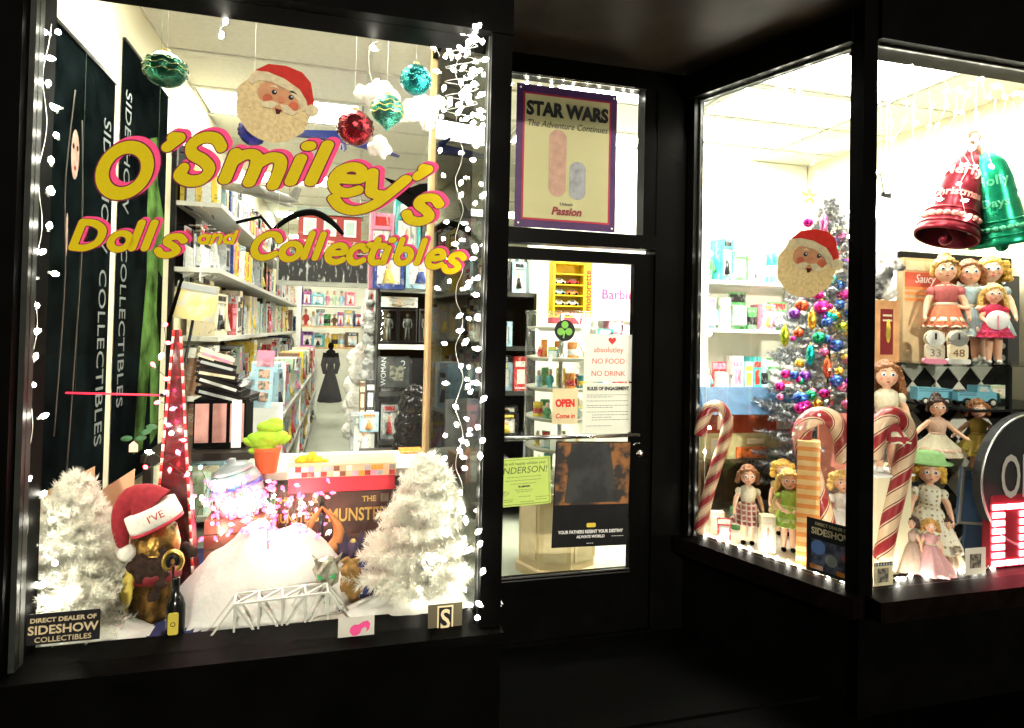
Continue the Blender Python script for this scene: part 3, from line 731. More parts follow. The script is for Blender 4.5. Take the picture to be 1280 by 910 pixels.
row((.3, 5.14, .72), (1, 0, 0), 0, .3, .2, .3, 'on the lower board of the end shelving beside the post', G2, wr=(.1, .14), kinds='carton', cols=['cream', 'grey', 'orange'])
# wooden post behind the wide window
p = at(538, 560, 3.16)
t = tag(bx((at(533, 400, 3.16).x, 3.16, .004), (at(546, 400, 3.16).x, 3.23, 3.28)).build('wooden_post', M('post_wood', (.62, .42, .20), .5, var=.15, scale=7)), 'pale wooden post from floor to ceiling behind the fairy lights', 'post')
# black glossy vase on a stool-height box, grey cartons, white dress stand, black gown
def lathe_thing(name, label, cat, p, prof, mat, n=24, part_name='body', scale=1.0, extra=None):
    t = thing(name, label, cat, p)
    MB().lathe([(r * scale, z * scale) for r, z in prof], n).build(part_name, mat, t)
    return t
p = at(513, 572, 3.9)
M('gloss_black', (.006, .006, .006), .16, var=.2, spec=.3)
pz = p.z
t = thing('display_table', 'dark table under the black sack near the wooden post', 'table', (p.x, 3.95, 0))
bx((-.3, -.2, pz - .04), (.3, .3, pz)).build('top', M('table_wood', (.02, .014, .01), .5), t)
for x in (-.27, .27):
    for y in (-.17, .27): bx((x - .02, y - .02, .004), (x + .02, y + .02, pz - .04)).build('leg', MATS['table_wood'], t)
G3 = 'boxes beside the aisle'
px_box('carton', 'grey', 'white', 437, 472, 520, 574, 5.0, .3, 'standing on the aisle floor table by the gown', G3)
px_box('carton', 'pale blue', 'orange', 449, 473, 517, 540, 4.8, .1, 'stacked on the grey carton beside the aisle', G3)
px_box('book', 'black', 'white', 457, 468, 475, 517, 4.9, .15, 'upright on the blue carton beside the aisle', G3)
px_box('book', 'brown', 'cream', 449, 456, 478, 517, 4.9, .15, 'upright on the blue carton beside the aisle', G3)
px_box('carton', 'orange', 'red', 500, 528, 565, 600, 3.6, .15, 'standing low beside the black sack', G3)
p = at(450, 576, 4.95)
t = thing('side_table', 'small pale table holding cartons right of the aisle', 'table', (p.x, 5.1, 0))
bx((-.22, -.2, p.z - .03), (.24, .25, p.z)).build('top', WHITE, t)
for x in (-.2, .22):
    for y in (-.18, .22): bx((x - .015, y - .015, .004), (x + .015, y + .015, p.z - .03)).build('leg', WHITE, t)
def gown(label, px, top, bot, Y, mat, wide, trim):
    p = at(px, bot, Y); h = at(px, top, Y).z - p.z
    t = thing('gown_on_stand', label, 'gown', p)
    MB().lathe([(wide * .5 * h, 0), (wide * .46 * h, .1 * h), (wide * .3 * h, .35 * h), (wide * .16 * h, .55 * h), (wide * .14 * h, .62 * h), (wide * .22 * h, .75 * h), (wide * .2 * h, .85 * h), (wide * .07 * h, .89 * h)], 28, wob=lambda a, z: .10 * math.sin(a * 7) * max(0, 1 - z / (h * .6))).build('dress', mat, t)
    for s_ in (-1, 1): MB().tube([(s_ * wide * .2 * h, 0, .82 * h), (s_ * wide * .3 * h, -.02, .62 * h), (s_ * wide * .24 * h, -.08, .48 * h)], [.05 * h, .045 * h, .03 * h], 8).build('sleeve', mat, t)
    MB().ball((0, 0, .94 * h), (.05 * h, .05 * h, .065 * h), 12).build('stand_head', trim, t)
    return t
M('white_cloth', (.78, .76, .68), .8, var=.12)
gown('black gown on a stand at the far end of the aisle', 412, 428, 502, 10.4, M('black_cloth', (.006, .006, .0065), .9, spec=.05), .38, BLACK)

# ------------------------------------------------------------------ behind the door: carousel, yellow car cabinet, wall sign
c = at(700, 500, 4.05); z0 = .004
t = thing('display_carousel', 'clear round rotating display of tiered trays on wooden base behind the door', 'display stand', (c.x, 4.05, .004))
b = MB(); b.lathe([(.29, 0), (.29, .05), (.27, .06), (.27, .50), (.29, .51), (.29, .55), (.02, .551)], 8, smooth=False); b.build('base', M('maple', (.60, .47, .27), .45, var=.12, scale=5), t)
for i in range(8):
    a = 2 * math.pi * (i + .5) / 8
    b = MB(); b.T = Matrix.Rotation(a, 4, 'Z'); b.box((.2505, -.075, .11), (.256, .075, .46)); b.build('base_panel', M('maple_panel', (.66, .54, .33), .4, var=.1), t)
MB().tube([(0, 0, .55), (0, 0, 1.72)], .015, 10).build('spindle', STEEL, t)
for k in range(6):
    z = .60 + .2 * k
    MB().lathe([(.02, z), (.2, z), (.235, z + .02), (.235, z + .03), (.2, z + .012), (.02, z + .012)], 28).build('tray', M('tray_plastic', (.72, .71, .62), .3, trans=.3), t)
MB().lathe([(.245, .56), (.245, 1.72)], 32).build('clear_drum', CLEAR, t)
MB().lathe([(.25, 1.715), (.25, 1.735), (.02, 1.736)], 32).build('lid', CLEAR, t)
for k in range(5):
    for i in range(7):
        a = 2 * math.pi * i / 7 + k
        good(random.choice(['tin', 'figure', 'pack']), random.choice(['yellow', 'red', 'green', 'white', 'orange', 'teal', 'pale blue']), random.choice(['white', 'red', 'yellow']), (c.x + .15 * math.cos(a), 4.05 + .15 * math.sin(a), .622 + .2 * k), a + R(90), .07, .07, random.uniform(.07, .13),
             f"on the {['lowest', 'second', 'third', 'fourth', 'top'][k]} carousel tray", 'trinkets in the carousel')
p = at(691, 396, 4.5); q = at(741, 328, 4.5); W_, H_ = q.x - p.x, q.z - p.z
t = thing('car_cabinet', 'yellow display cabinet of toy cars with red side lettering', 'cabinet', (p.x, 4.5, p.z))
YC = M('cabinet_yellow', (.80, .58, .02), .4)
MB().box((0, .10, 0), (W_, .12, H_)).box((0, 0, 0), (.015, .10, H_)).box((W_ - .07, 0, 0), (W_, .10, H_)).box((.015, 0, H_ - .02), (W_ - .07, .10, H_)).build('case', YC, t)
for i in range(5): bx((.015, 0, i * H_ * .19), (W_ - .07, .10, i * H_ * .19 + .008)).build('shelf', YC, t)
text('printed_text', 'motorette', .075, RED, t, (W_ - .012, -.002, H_ * .12), (0, R(-90), 0), align='LEFT', offset=.001)
for x in (.06, W_ - .1): MB().tube([(x, .11, H_), (x, .11, 3.28 - p.z)], .003, 5).build('hanging_wire', STEEL, t)
bx((-.0, -.002, -.05), (W_ - .05, .12, -.004)).build('skirt', M('cabinet_red', (.7, .04, .08), .4), t)
def toy_car(label, loc, L, mat, rz=0.0, group=None):
    t = thing('toy_car', label, 'toy car', loc, rz, group, scale=L)
    MB().prism([(-.5, .1), (.5, .1), (.5, .24), (.3, .28), (.18, .42), (-.22, .42), (-.36, .28), (-.5, .26)], -.2, .2).build('body', mat, t)
    for x in (-.3, .3):
        for y in (-.2, .2):
            b = MB(); b.T = Matrix.Translation((x, y, .1)) @ Matrix.Rotation(R(90), 4, 'X'); b.lathe([(.1, -.03), (.1, .03), (.05, .035)], 12); b.build('wheel', BLACK, t)
    MB().prism([(-.2, .29), (.17, .29), (.12, .40), (-.17, .40)], -.204, .204).build('side_window', M('car_window', (.1, .12, .14), .2), t)
for i in range(4):
    for j in range(2):
        cn = random.choice(['red', 'pale blue', 'black', 'orange', 'grey', 'white'])
        toy_car(f"{cn} toy car, {'left' if j == 0 else 'right'} one on {['bottom', 'second', 'third', 'top'][i]} shelf of the yellow cabinet", (p.x + .06 + j * .11, 4.55, p.z + i * H_ * .19 + .0085), .10, pm(cn), 0, 'cars in the yellow cabinet')
p = at(772, 374, 5.19)
t = thing('wall_sign', 'pink lettering on the white wall reading Barbie', 'sign', p)
s = mpp(p)
bx((-26 * s, 0, -4 * s), (26 * s, .008, 15 * s)).build('board', M('sign_board', (.62, .58, .56), .5), t)
text('printed_text', 'Barbie', 17 * s, PINK, t, (0, -.003, 0), xs=1.0, offset=.002)
for k, (px, py, c_) in enumerate(((770, 420, 'pink'), (757, 445, 'teal'), (784, 440, 'grey'), (775, 480, 'red'), (762, 500, 'pale blue'))):
    px_box('carton', c_, 'white', px - 9, px + 9, py - 34, py, 5.0, .12, 'on the narrow shelf under the pink sign', 'boxes under the pink sign')
t = thing('wall_rack', 'white stepped rack on the wall behind the notices', 'rack', (at(772, 440, 5.05).x, 5.05, at(772, 500, 5.1).z))
for k in range(3): bx((-.3, -.06, k * .36 - .02), (.3, .14, k * .36)).build('shelf', WHITE, t)

# ------------------------------------------------------------------ notices on door and transom
def sheet(name, label, cat, x0, x1, y0, y1, Y, mat, ry=0.0):
    a = at((x0 + x1) / 2, y1, Y); w = at(x1, y1, Y).x - at(x0, y1, Y).x; h = at((x0 + x1) / 2, y0, Y).z - a.z
    t = thing(name, label, cat, a, 0, ry=R(ry))
    bx((-w / 2, 0, 0), (w / 2, .0015, h)).build('sheet', mat, t)
    return t, w, h
def rule(parent, x0, x1, z, m=INK, th=.0022):
    b = MB(); x = x0
    while x < x1 - .006:
        l = random.uniform(.006, .022); b.box((x, -.0015, z), (min(x + l, x1), -.0004, z + th)); x += l + .004
    return b.build('printed_line', m, parent)
PY = DY + .012                                 # just inside the panes? posters sit on the street side of the glass
POSTY = M('poster_cream', (.80, .80, .50), .6, var=.04, trans=.6)
PURP = M('poster_purple', (.06, .02, .10), .5, var=.2, trans=.2)
t, w, h = sheet('film_poster', 'cream poster with purple border and Star Wars title in the transom', 'poster', 644, 770, 111, 287, PY, PURP)
MB().box((-w / 2 + .035, -.0015, .04), (w / 2 - .035, -.0003, h - .04)).build('red_border', M('poster_red', (.42, .02, .05), .5, trans=.2), t)
MB().box((-w / 2 + .045, -.003, .05), (w / 2 - .045, -.0017, h - .05)).build('field', POSTY, t)
text('printed_text', 'STAR WARS', .098, INK, t, (0, -.0045, h - .155), offset=.0045, xs=.86)
text('printed_text', 'The Adventure Continues', .047, M('ink_grey', (.08, .08, .05), .6, var=0), t, (0, -.0045, h - .215), shear=.2, xs=.9)
def rrect(x0, x1, z0, z1, r, n=5):
    out = []
    for cx, cz, a0 in ((x1 - r, z0 + r, -90), (x1 - r, z1 - r, 0), (x0 + r, z1 - r, 90), (x0 + r, z0 + r, 180)):
        out += [(cx + r * math.cos(R(a0 + 90 * i / n)), cz + r * math.sin(R(a0 + 90 * i / n))) for i in range(n + 1)]
    return out
MB().prism(rrect(-.10, -.005, .17, .52, .045), -.0042, -.0032).build('printed_shape', M('shape_tan', (.52, .32, .24), .5, var=.25, scale=25, trans=.3), t)
MB().prism(rrect(.015, .105, .16, .36, .04), -.0046, -.0032).build('printed_shape', M('shape_grey', (.35, .36, .38), .5, var=.35, scale=30, trans=.3), t)
text('printed_text', 'Unleash', .022, MATS['ink_grey'], t, (0, -.0045, .125))
text('printed_text', 'Passion', .056, DARKRED, t, (0, -.0045, .075), shear=.25, offset=.002)
for sx in (-1, 1):
    for z in (.02, h - .02):
        MB().ball((sx * (w / 2 - .02), -.003, z), (.006, .003, .006), 8).build('tack', WHITE, t)
# yellow-green certificate
CERT = M('certificate_paper', (.66, .78, .26), .7, var=.04, trans=.45)
t, w, h = sheet('certificate', 'yellow-green certificate sheet on the left of the door glass', 'notice', 622, 689, 572, 632, PY, CERT, -2)
bd = MB()
for (a, b_) in (((-w / 2 + .008, h - .010), (w / 2 - .008, h - .008)), ((-w / 2 + .008, .008), (w / 2 - .008, .010)), ((-w / 2 + .008, .010), (-w / 2 + .010, h - .010)), ((w / 2 - .010, .010), (w / 2 - .008, h - .010))):
    bd.box((a[0], -.0015, a[1]), (b_[0], -.0003, b_[1]))
bd.build('border', M('ink_green', (.12, .16, .05), .6, var=0), t)
IG = MATS['ink_green']
text('printed_text', 'We will happily validate your', .02, IG, t, (0, -.002, h * .86), ext=.0004)
text('printed_text', 'ANDERSON!', .048, IG, t, (-.01, -.002, h * .68), shear=.15, ext=.0004)
for z, x in ((.60, .09), (.53, .10), (.46, .07), (.33, .05), (.29, .04)): rule(t, -x, x, h * z, IG, .002)
text('printed_text', 'in person', .016, INK, t, (0, -.002, h * .39), ext=.0004, offset=.0006)
for x0, z in ((-.13, .14), (-.13, .10), (.06, .16), (.06, .11), (-.03, .19), (-.02, .08)): rule(t, x0, x0 + .07, h * z, IG, .002)
MB().prism([(-.10 + .02 * math.cos(R(a)), h * .28 + .014 * math.sin(R(a))) for a in range(0, 360, 30)], -.0012, -.0003).build('seal', M('seal_green', (.45, .55, .16), .6, var=.3, scale=80), t)
# dark film poster: plain stand-in shapes
t, w, h = sheet('film_poster', 'dark poster with orange glow and small white caption on the door', 'poster', 690, 785, 552, 683, PY, M('poster_black', (.008, .008, .009), .35, var=.3), 1.5)
glow = pattern_mat('poster_orange', 'blot', (.012, .008, .006), (.26, .10, .02), 12)
MB().box((-w / 2 + .006, -.0012, h * .40), (w / 2 - .006, -.0003, h - .006)).build('printed_field', glow, t)
MB().prism([(-w * .30, h * .985), (w * .2, h * .985), (w * .34, h * .42), (-w * .36, h * .42)], -.0024, -.0014).build('printed_shape', pattern_mat('shape_black', 'blot', (.004, .0045, .005), (.022, .025, .025), 6), t)
MB().box((-w / 2 + .003, -.0024, h * .10), (w / 2 - .003, -.0014, h * .40)).build('printed_band', MATS['poster_black'], t)
MB().prism(rrect(-w * .06, w * .06, h * .185, h * .225, w * .015), -.004, -.0026).build('printed_badge', M('badge_yellow', (.7, .52, .05), .5), t)
WI = M('white_ink', (.8, .8, .78), .6, var=0)
text('printed_text', 'YOUR FATHERS RESENT YOUR DESTINY', .023, WI, t, (0, -.0035, h * .13), ext=.0004, offset=.0006, xs=.88)
text('printed_text', 'ALWAYS WORLD', .02, WI, t, (0, -.0035, h * .085), ext=.0004, offset=.0005)
rule(t, -.02, .02, h * .03, WI, .002); rule(t, w * .28, w * .45, h * .09, WI, .002)
for z in (.25, .75): MB().box((w * .5 - .012, -.005, h * z), (w * .5 + .03, -.0041, h * z + .02)).build('tape', CLEAR, t)
# shop rules sheet and no-food sheet
t, w, h = sheet('rules_notice', 'white sheet headed Rules of Engagement on the door glass', 'notice', 728, 790, 479, 541, PY, PAPER)
text('printed_text', 'RULES OF ENGAGEMENT', .026, INK, t, (0, -.002, h * .86), ext=.0004, offset=.0012, xs=.82)
for k, z in enumerate((.76, .72, .64, .55, .51, .42, .36, .31, .26, .14)):
    rule(t, -w * .42 + (.03 if k in (6, 7, 8) else 0), w * (.42 if k not in (1, 4, 7, 9) else .1), h * z)
t, w, h = sheet('food_notice', 'white sheet with red heart and handwritten No Food No Drink', 'notice', 730, 790, 418, 477, PY, M('paper_b', (.84, .83, .80), .7, var=.03, trans=.6))
HR = M('marker_red', (.62, .10, .05), .6, var=0)
text('printed_text', 'absolutley', .042, HR, t, (0, -.002, h * .62), ext=.0004)
text('printed_text', 'NO FOOD', .04, HR, t, (0, -.002, h * .38), ext=.0004)
text('printed_text', 'NO DRINK', .04, HR, t, (0, -.002, h * .12), ext=.0004)
MB().prism([(.02 + .022 * (16 * math.sin(a) ** 3) / 16, h * .87 + .022 * (13 * math.cos(a) - 5 * math.cos(2 * a) - 2 * math.cos(3 * a) - math.cos(4 * a)) / 16) for a in [2 * math.pi * i / 28 for i in range(28)]], -.002, -.0004).build('heart', M('heart_red', (.75, .06, .06), .5, trans=.3), t)
t, w, h = sheet('open_sign', 'cream card with red Open Come in lettering on the door', 'sign', 690, 722, 486, 530, PY, M('card_cream', (.8, .72, .5), .6, trans=.4))
text('printed_text', 'OPEN', .052, M('sign_red', (.65, .03, .02), .5, var=0), t, (0, -.002, h * .5), ext=.0006, offset=.003, xs=.78, shear=-.05)
text('printed_text', 'Come in', .034, MATS['sign_red'], t, (0, -.002, h * .17), ext=.0004, offset=.001, shear=.2, xs=.9)
p = at(706, 413, PY); s = mpp(p)
t = thing('shamrock_sticker', 'round black sticker with green shamrock on the door glass', 'sticker', p)
def disc(cx, cz, r, n=24): return [(cx + r * math.cos(2 * math.pi * i / n), cz + r * math.sin(2 * math.pi * i / n)) for i in range(n)]
MB().prism(disc(0, 0, 13.5 * s), 0, .0015).build('disc', SBLACK, t)
b = MB()
for a in (90, 205, -25): b.prism(disc(6 * s * math.cos(R(a)), 6 * s * math.sin(R(a)) + 1 * s, 4.6 * s, 16), -.0015 - .0003 * (a + 30) / 100, -.0003)
b.prism([(-.8 * s, 0), (1 * s, 0), (-1 * s, -10 * s), (-2.6 * s, -9 * s)], -.0025, -.0003)
b.build('shamrock', M('lime', (.35, .78, .15), .5, trans=.4), t)

# ------------------------------------------------------------------ fairy lights
def bulb_mesh(name, col, strength, r=.008, l=.024):
    b = MB(); b.lathe([(.35 * r, 0), (.9 * r, .25 * l), (r, .5 * l), (.6 * r, .85 * l), (.1 * r, l)], 10); b.lathe([(.55 * r, -.35 * l), (.55 * r, .02 * l)], 6, 1)
    return b.mesh('bulb', [M(name, col, .4, emit=strength, var=0), M('bulb_socket', (.5, .55, .5), .5)])
BW = bulb_mesh('bulb_white', (1.0, .93, .78), BULB_L)
BP = bulb_mesh('bulb_pink', (1.0, .05, .17), BULB_L * .8, .007, .02)
BPS = bulb_mesh('bulb_soft_pink', (1.0, .03, .12), 7.0, .0075, .02)
BR = bulb_mesh('bulb_red', (1.0, .03, .05), BULB_L * .5, .007, .02)
BT_ = bulb_mesh('bulb_teal', (.35, 1.0, .8), BULB_L * .5, .007, .02)
WIREW = M('white_wire', (.7, .7, .62), .5); WIREG = M('green_wire', (.03, .06, .03), .5)
def lights(label, wire_pts, bulbs, wire_m=WIREW, wr=.001, group=None, n=None):
    t = thing('string_lights', label, 'string lights', wire_pts[0], group=group)
    o = Vector(wire_pts[0])
    MB().tube([Vector(p) - o for p in curve_pts(wire_pts, n or len(wire_pts) * 4)], wr, 4).build('wire', wire_m, t)
    for p, me in bulbs:
        obj('bulb', me, t, Vector(p) - o, (random.uniform(-1.9, 1.9), random.uniform(-1, 1), random.uniform(0, 6)), None)
    return t
# left edge of the wide window
LB = [(60, 42), (58, 72), (73, 41), (60, 107), (75, 135), (72, 172), (64, 205), (62, 243), (61, 286), (48, 317), (64, 341), (45, 348), (45, 384), (42, 416), (42, 450), (36, 481), (50, 522), (32, 554), (31, 603), (25, 667), (25, 704), (50, 734), (22, 774), (60, 240), (70, 138)]
pts = [at(62 - y * .047 + 4 * math.sin(y * .05), y, 2.27) for y in range(30, 800, 24)]
lights('white fairy lights running down the left edge of the wide window', pts, [(at(x, y, 2.26), BW) for x, y in LB])
# double column on the return pane
rb = []
for k in range(30):
    y = 120 + k * 22.5 + random.uniform(-7, 7)
    for x in (556, 578, 596):
        if random.random() < .72: rb.append((x + random.uniform(-7, 7), y + random.uniform(-7, 7)))
def on_return(px, py, off):
    d = ray(px, py); nrm = Vector((-rd.y, rd.x, 0)).normalized()
    if nrm.x > 0: nrm = -nrm
    q = q0 + nrm * off
    return EYE + d * ((q - EYE).dot(nrm) / d.dot(nrm))
rpts = [on_return(574 + 5 * math.sin(k * 1.7), 34 + k * 19, .05) for k in range(40)]
lights('white fairy lights hung down the side pane next to the wooden post', rpts, [(on_return(x, y, .05), BW) for x, y in rb])
# icicle bunch at the top right of the wide window
ic = [(x, y) for x, y in [(560 + random.uniform(-6, 46), random.uniform(30, 150)) for _ in range(46)]]
ipts = [on_return(556 + (k % 2) * 42, 30 + k * 9, .07) for k in range(14)]
lights('thick bunch of white icicle lights at the top of the side pane', ipts, [(on_return(x, y, .07 + random.uniform(-.02, .04)), BW) for x, y in ic])
# loops near the ceiling of the wide window
lights('looped white wire with three bulbs hanging above the coloured baubles', [at(x, y, 2.36) for x, y in [(465, 10), (463, 40), (470, 60), (478, 62), (474, 52), (462, 60), (462, 90), (468, 108)]], [(at(470, 62, 2.36), BW), (at(452, 32, 2.36), BW), (at(468, 104, 2.36), BW)])
lights('short white wire with bulbs beside the teal bauble', [at(x, y, 2.36) for x, y in [(540, 10), (536, 40), (545, 60), (550, 70)]], [(at(543, 62, 2.36), BW), (at(532, 34, 2.36), BW), (at(549, 90, 2.36), BW)])
lights('single dangling white bulb wire right of the green bauble', [at(x, y, 2.36) for x, y in [(276, 4), (280, 26), (275, 38), (277, 48)]], [(at(280, 30, 2.36), BW), (at(276, 48, 2.36), BW)])

# ------------------------------------------------------------------ baubles of the wide window
def bauble(label, px, py, rpx, Y, mat, band, squash=1.0, string_to=None, drop=False, cat='bauble'):
    p = at(px, py, Y); r = mpp(p) * rpx
    t = thing('bauble', label, cat, p, random.uniform(0, 6))
    prof = []
    for k in range(17):
        a = -math.pi / 2 + math.pi * k / 16
        ridge = 1 + (.035 if k % 3 == 1 else 0)
        prof.append((max(.001, r * math.cos(a) * ridge), r * squash * math.sin(a)))
    if drop: prof = [(.001, -r * 1.35), (r * .18, -r * 1.12)] + prof[3:]
    MB().lathe(prof, 24).build('shell', mat, t)
    z = r * squash
    MB().lathe([(r * .2, z * .97), (r * .2, z * 1.14), (r * .12, z * 1.18), (.001, z * 1.19)], 10).build('cap', GOLD, t)
    for k, zz in enumerate((-.28, .05, .38)):
        rr = r * math.sqrt(max(.05, 1 - zz * zz)) * 1.035
        MB().tube([(rr * math.cos(a), rr * math.sin(a), squash * r * (zz + .07 * math.sin(a * 9))) for a in [2 * math.pi * i / 54 for i in range(55)]], r * .028, 4).build('trim', band, t)
    MB().tube([(0, 0, z * 1.18), (0.004, 0, z * 1.35), (0, 0, 3.28 - p.z)], .0009, 4).build('thread', WIREW, t)
    return t
def foil(name, col): return M(name, col, .2, .75, var=.45, scale=45, bump=.5)
bauble('dark green banded bauble hanging beside the green banner', 207, 87, 25, 2.42, foil('foil_green', (.015, .10, .055)), foil('foil_dgold', (.3, .34, .16)), .86)
bauble('dark red glitter bauble hanging above the lettering', 444, 160, 22, 2.42, foil('foil_red', (.22, .012, .02)), foil('foil_bronze', (.12, .06, .05)), 1.0)
bauble('mint green patterned bauble with pointed tip between red and teal ones', 484, 138, 20, 2.44, foil('foil_mint', (.08, .42, .30)), GOLD, .95, drop=True)
bauble('dark teal glitter bauble hanging highest near the icicle lights', 520, 100, 19, 2.44, foil('foil_teal', (.01, .19, .20)), foil('foil_lteal', (.1, .4, .35)), 1.0)
bauble('small dark blue bauble half hidden behind the bearded face cutout', 316, 165, 17, 2.5, foil('foil_blue', (.02, .03, .25)), foil('foil_bronze', (.12, .06, .05)), 1.0)
# cotton cloud garlands
def fluff(name, label, cat, blobs, mat, Y, seed=1, parts='cotton', dens=1.0):
    """a lump of cotton wool from overlapping balls, roughened"""
    p = at(*blobs[0][:2], Y); t = thing(name, label, cat, p)
    b = MB()
    for (px, py, r, dy) in blobs:
        q = at(px, py, Y + dy); rr = mpp(q) * r
        b.ball(q - p, (rr, rr * .7, rr), 12)
    me = remesh(b.mesh(parts, mat), .008)
    for v in me.vertices:
        n_ = noise.fractal(v.co * 40 + Vector((seed, 0, 0)), 1, 2, 4)
        v.co += v.normal * n_ * .008
    obj(parts, me, t)
    return t
def remesh(me, vox, smooth_it=2):
    o = bpy.data.objects.new('tmp', me); COL.objects.link(o)
    md = o.modifiers.new('r', 'REMESH'); md.mode = 'VOXEL'; md.voxel_size = vox; md.use_smooth_shade = True
    s2 = o.modifiers.new('s', 'SMOOTH'); s2.factor = .5; s2.iterations = smooth_it
    dg = bpy.context.evaluated_depsgraph_get(); dg.update()
    out = bpy.data.meshes.new_from_object(o.evaluated_get(dg))
    mats = list(me.materials)
    bpy.data.objects.remove(o); bpy.data.meshes.remove(me)
    out.materials.clear()
    for m_ in mats: out.materials.append(m_)
    out.polygons.foreach_set('use_smooth', [True] * len(out.polygons))
    return out
fl_ = lambda *a, **k: fluff(*a, **k)
COTTON = M('cotton_wool', (.88, .86, .80), .95, var=.03, scale=40, bump=.3, trans=.25, spec=.05)
fluff('cotton_cloud', 'white cotton cloud hanging behind the mint bauble', 'cloud', [(465, 118, 14, 0), (452, 116, 10, .01), (480, 112, 11, .02), (492, 122, 10, .02), (470, 128, 9, 0)], COTTON, 2.5, 3)
fluff('cotton_cloud', 'larger white cotton cloud near the icicle lights', 'cloud', [(515, 138, 15, 0), (503, 144, 11, .01), (528, 132, 14, .02), (540, 142, 10, .02), (534, 155, 10, 0), (548, 128, 10, .03)], COTTON, 2.52, 5)
fluff('cotton_cloud', 'small white cotton puff below the red bauble', 'cloud', [(474, 180, 11, 0), (466, 186, 8, .01), (484, 188, 7, .0), (478, 195, 5, 0)], COTTON, 2.5, 8)

fluff('black_sack', 'shiny black sack slumped on the table beside the wooden post', 'sack', [(512, 552, 22, 0), (514, 530, 22, 0), (516, 508, 19, 0), (518, 494, 14, 0), (503, 560, 14, -.02), (527, 558, 14, -.02), (509, 496, 9, 0)], MATS['gloss_black'], 3.95, 11)
fluff('white_bundle', 'bright white heap of wrapped goods right of the aisle', 'bundle', [(446, 520, 15, 0), (448, 500, 16, 0), (444, 482, 15, .1), (450, 465, 15, 0), (446, 448, 13, 0), (440, 538, 13, 0), (455, 536, 12, 0), (438, 508, 11, .1), (452, 436, 8, 0)], MATS['white_cloth'], 7.2, 21)
fluff('plastic_bundle', 'pale bundle of plastic wrapped goods hanging right of the aisle', 'bundle', [(462, 395, 8, 0), (464, 410, 9, 0), (461, 425, 9, .05), (465, 440, 10, 0), (461, 455, 9, 0), (457, 468, 8, 0), (463, 380, 6, 0)], M('wrap_plastic', (.40, .42, .40), .2, var=.6, scale=16, bump=.8), 5.4, 12)
# ------------------------------------------------------------------ bearded face cutouts
def face_cutout(label, p, w, rz, tilt, inside=1):
    t = thing('face_cutout', label, 'decoration', p, rz, ry=R(tilt))
    def pr(name, poly, d, col, rough=.6, tr=.2):
        k_ = col[0] in ('santa_beard', 'santa_fur', 'santa_moustache')
        MB().prism([(x * w, z * w) for x, z in poly], -.001 - d * .0012, -.001 - (d - 1) * .0012 - .0002).build(name, M(col[0], col[1], rough, var=.16 if k_ else .14, scale=70 if k_ else 30, trans=tr, spec=.1, bump=.3 if k_ else .1), t)
    beard = []
    for i in range(36):
        a = R(i * 10); rr = .5 * (1 + .03 * math.sin(a * 9)); zz = .52 if math.sin(a) < 0 else .42
        beard.append((rr * math.cos(a) * .98 - .02, zz * math.sin(a) - .04))
    pr('beard', beard, 1, ('santa_beard', (.78, .64, .36)))
    rr_ = random.Random(5)
    for i in range(26):
        a = R(195 + rr_.uniform(0, 150)); q = rr_.uniform(.26, .44); x_, z_ = q * math.cos(a), q * math.sin(a) - .03
        da = a + rr_.uniform(-.4, .4); l_ = .07
        pr('beard_curl', [(x_, z_), (x_ + l_ * .5 * math.cos(da) + .012, z_ + l_ * .5 * math.sin(da)), (x_ + l_ * math.cos(da), z_ + l_ * math.sin(da)), (x_ + l_ * .5 * math.cos(da) + .004, z_ + l_ * .5 * math.sin(da) - .004)], 2, ('santa_shade', (.52, .36, .17)))
    pr('face', [(.30 * math.cos(R(a)) + .03, .21 * math.sin(R(a)) + .09) for a in range(0, 360, 20)], 2, ('santa_skin', (.74, .38, .20)))
    pr('hat', [(-.36, .33), (-.22, .47), (0, .52), (.22, .50), (.36, .40), (.46, .16), (.50, -.02), (.40, .0), (.34, .12), (.22, .24), (.0, .31), (-.2, .33)], 3, ('santa_hat', (.60, .04, .03)))
    pr('fur_trim', [(-.42, .17), (-.38, .32), (-.2, .36), (.02, .34), (.24, .26), (.36, .14), (.42, .02), (.34, -.02), (.26, .10), (.1, .2), (-.1, .24), (-.28, .22), (-.36, .13)], 4, ('santa_fur', (.80, .70, .46)))
    pr('pompom', disc(.47, .03, .085, 16), 5, ('santa_fur', (.80, .70, .46)))
    for sx in (-1, 1):
        pr('cheek', disc(.05 + sx * .17, .01, .065, 14), 3, ('santa_cheek', (.68, .17, .09)))
        pr('eye', disc(.05 + sx * .11, .12, .034, 12), 3, ('santa_eye', (.04, .04, .05)))
        pr('eye_glint', disc(.06 + sx * .11, .13, .012, 8), 4, ('white_gloss', (.9, .9, .9)))
        pr('eyebrow', [(.05 + sx * .05, .175), (.05 + sx * .11, .215), (.05 + sx * .19, .18), (.05 + sx * .12, .185)], 4, ('santa_fur', (.80, .70, .46)))
        pr('moustache', [(.04, -.02), (.04 + sx * .1, .0), (.04 + sx * .2, -.05), (.04 + sx * .27, -.03), (.04 + sx * .2, -.12), (.04 + sx * .08, -.11)], 4, ('santa_moustache', (.84, .74, .5)))
    pr('nose', disc(.05, .05, .045, 12), 5, ('santa_nose', (.75, .3, .17)))
    pr('mouth', [(-.0, -.09), (.09, -.085), (.07, -.15), (.03, -.16)], 3, ('santa_mouth', (.10, .02, .02)))
    return t
p = at(346, 128, 2.2); face_cutout('cardboard white-bearded face in red cap on the wide window', p, mpp(p) * 92, 0, 12)
p = atA(1010, 328, -.004); face_cutout('smaller white-bearded face cutout in red cap on the slanted pane', p, mpp(p) * 80, A_ANG, 12)

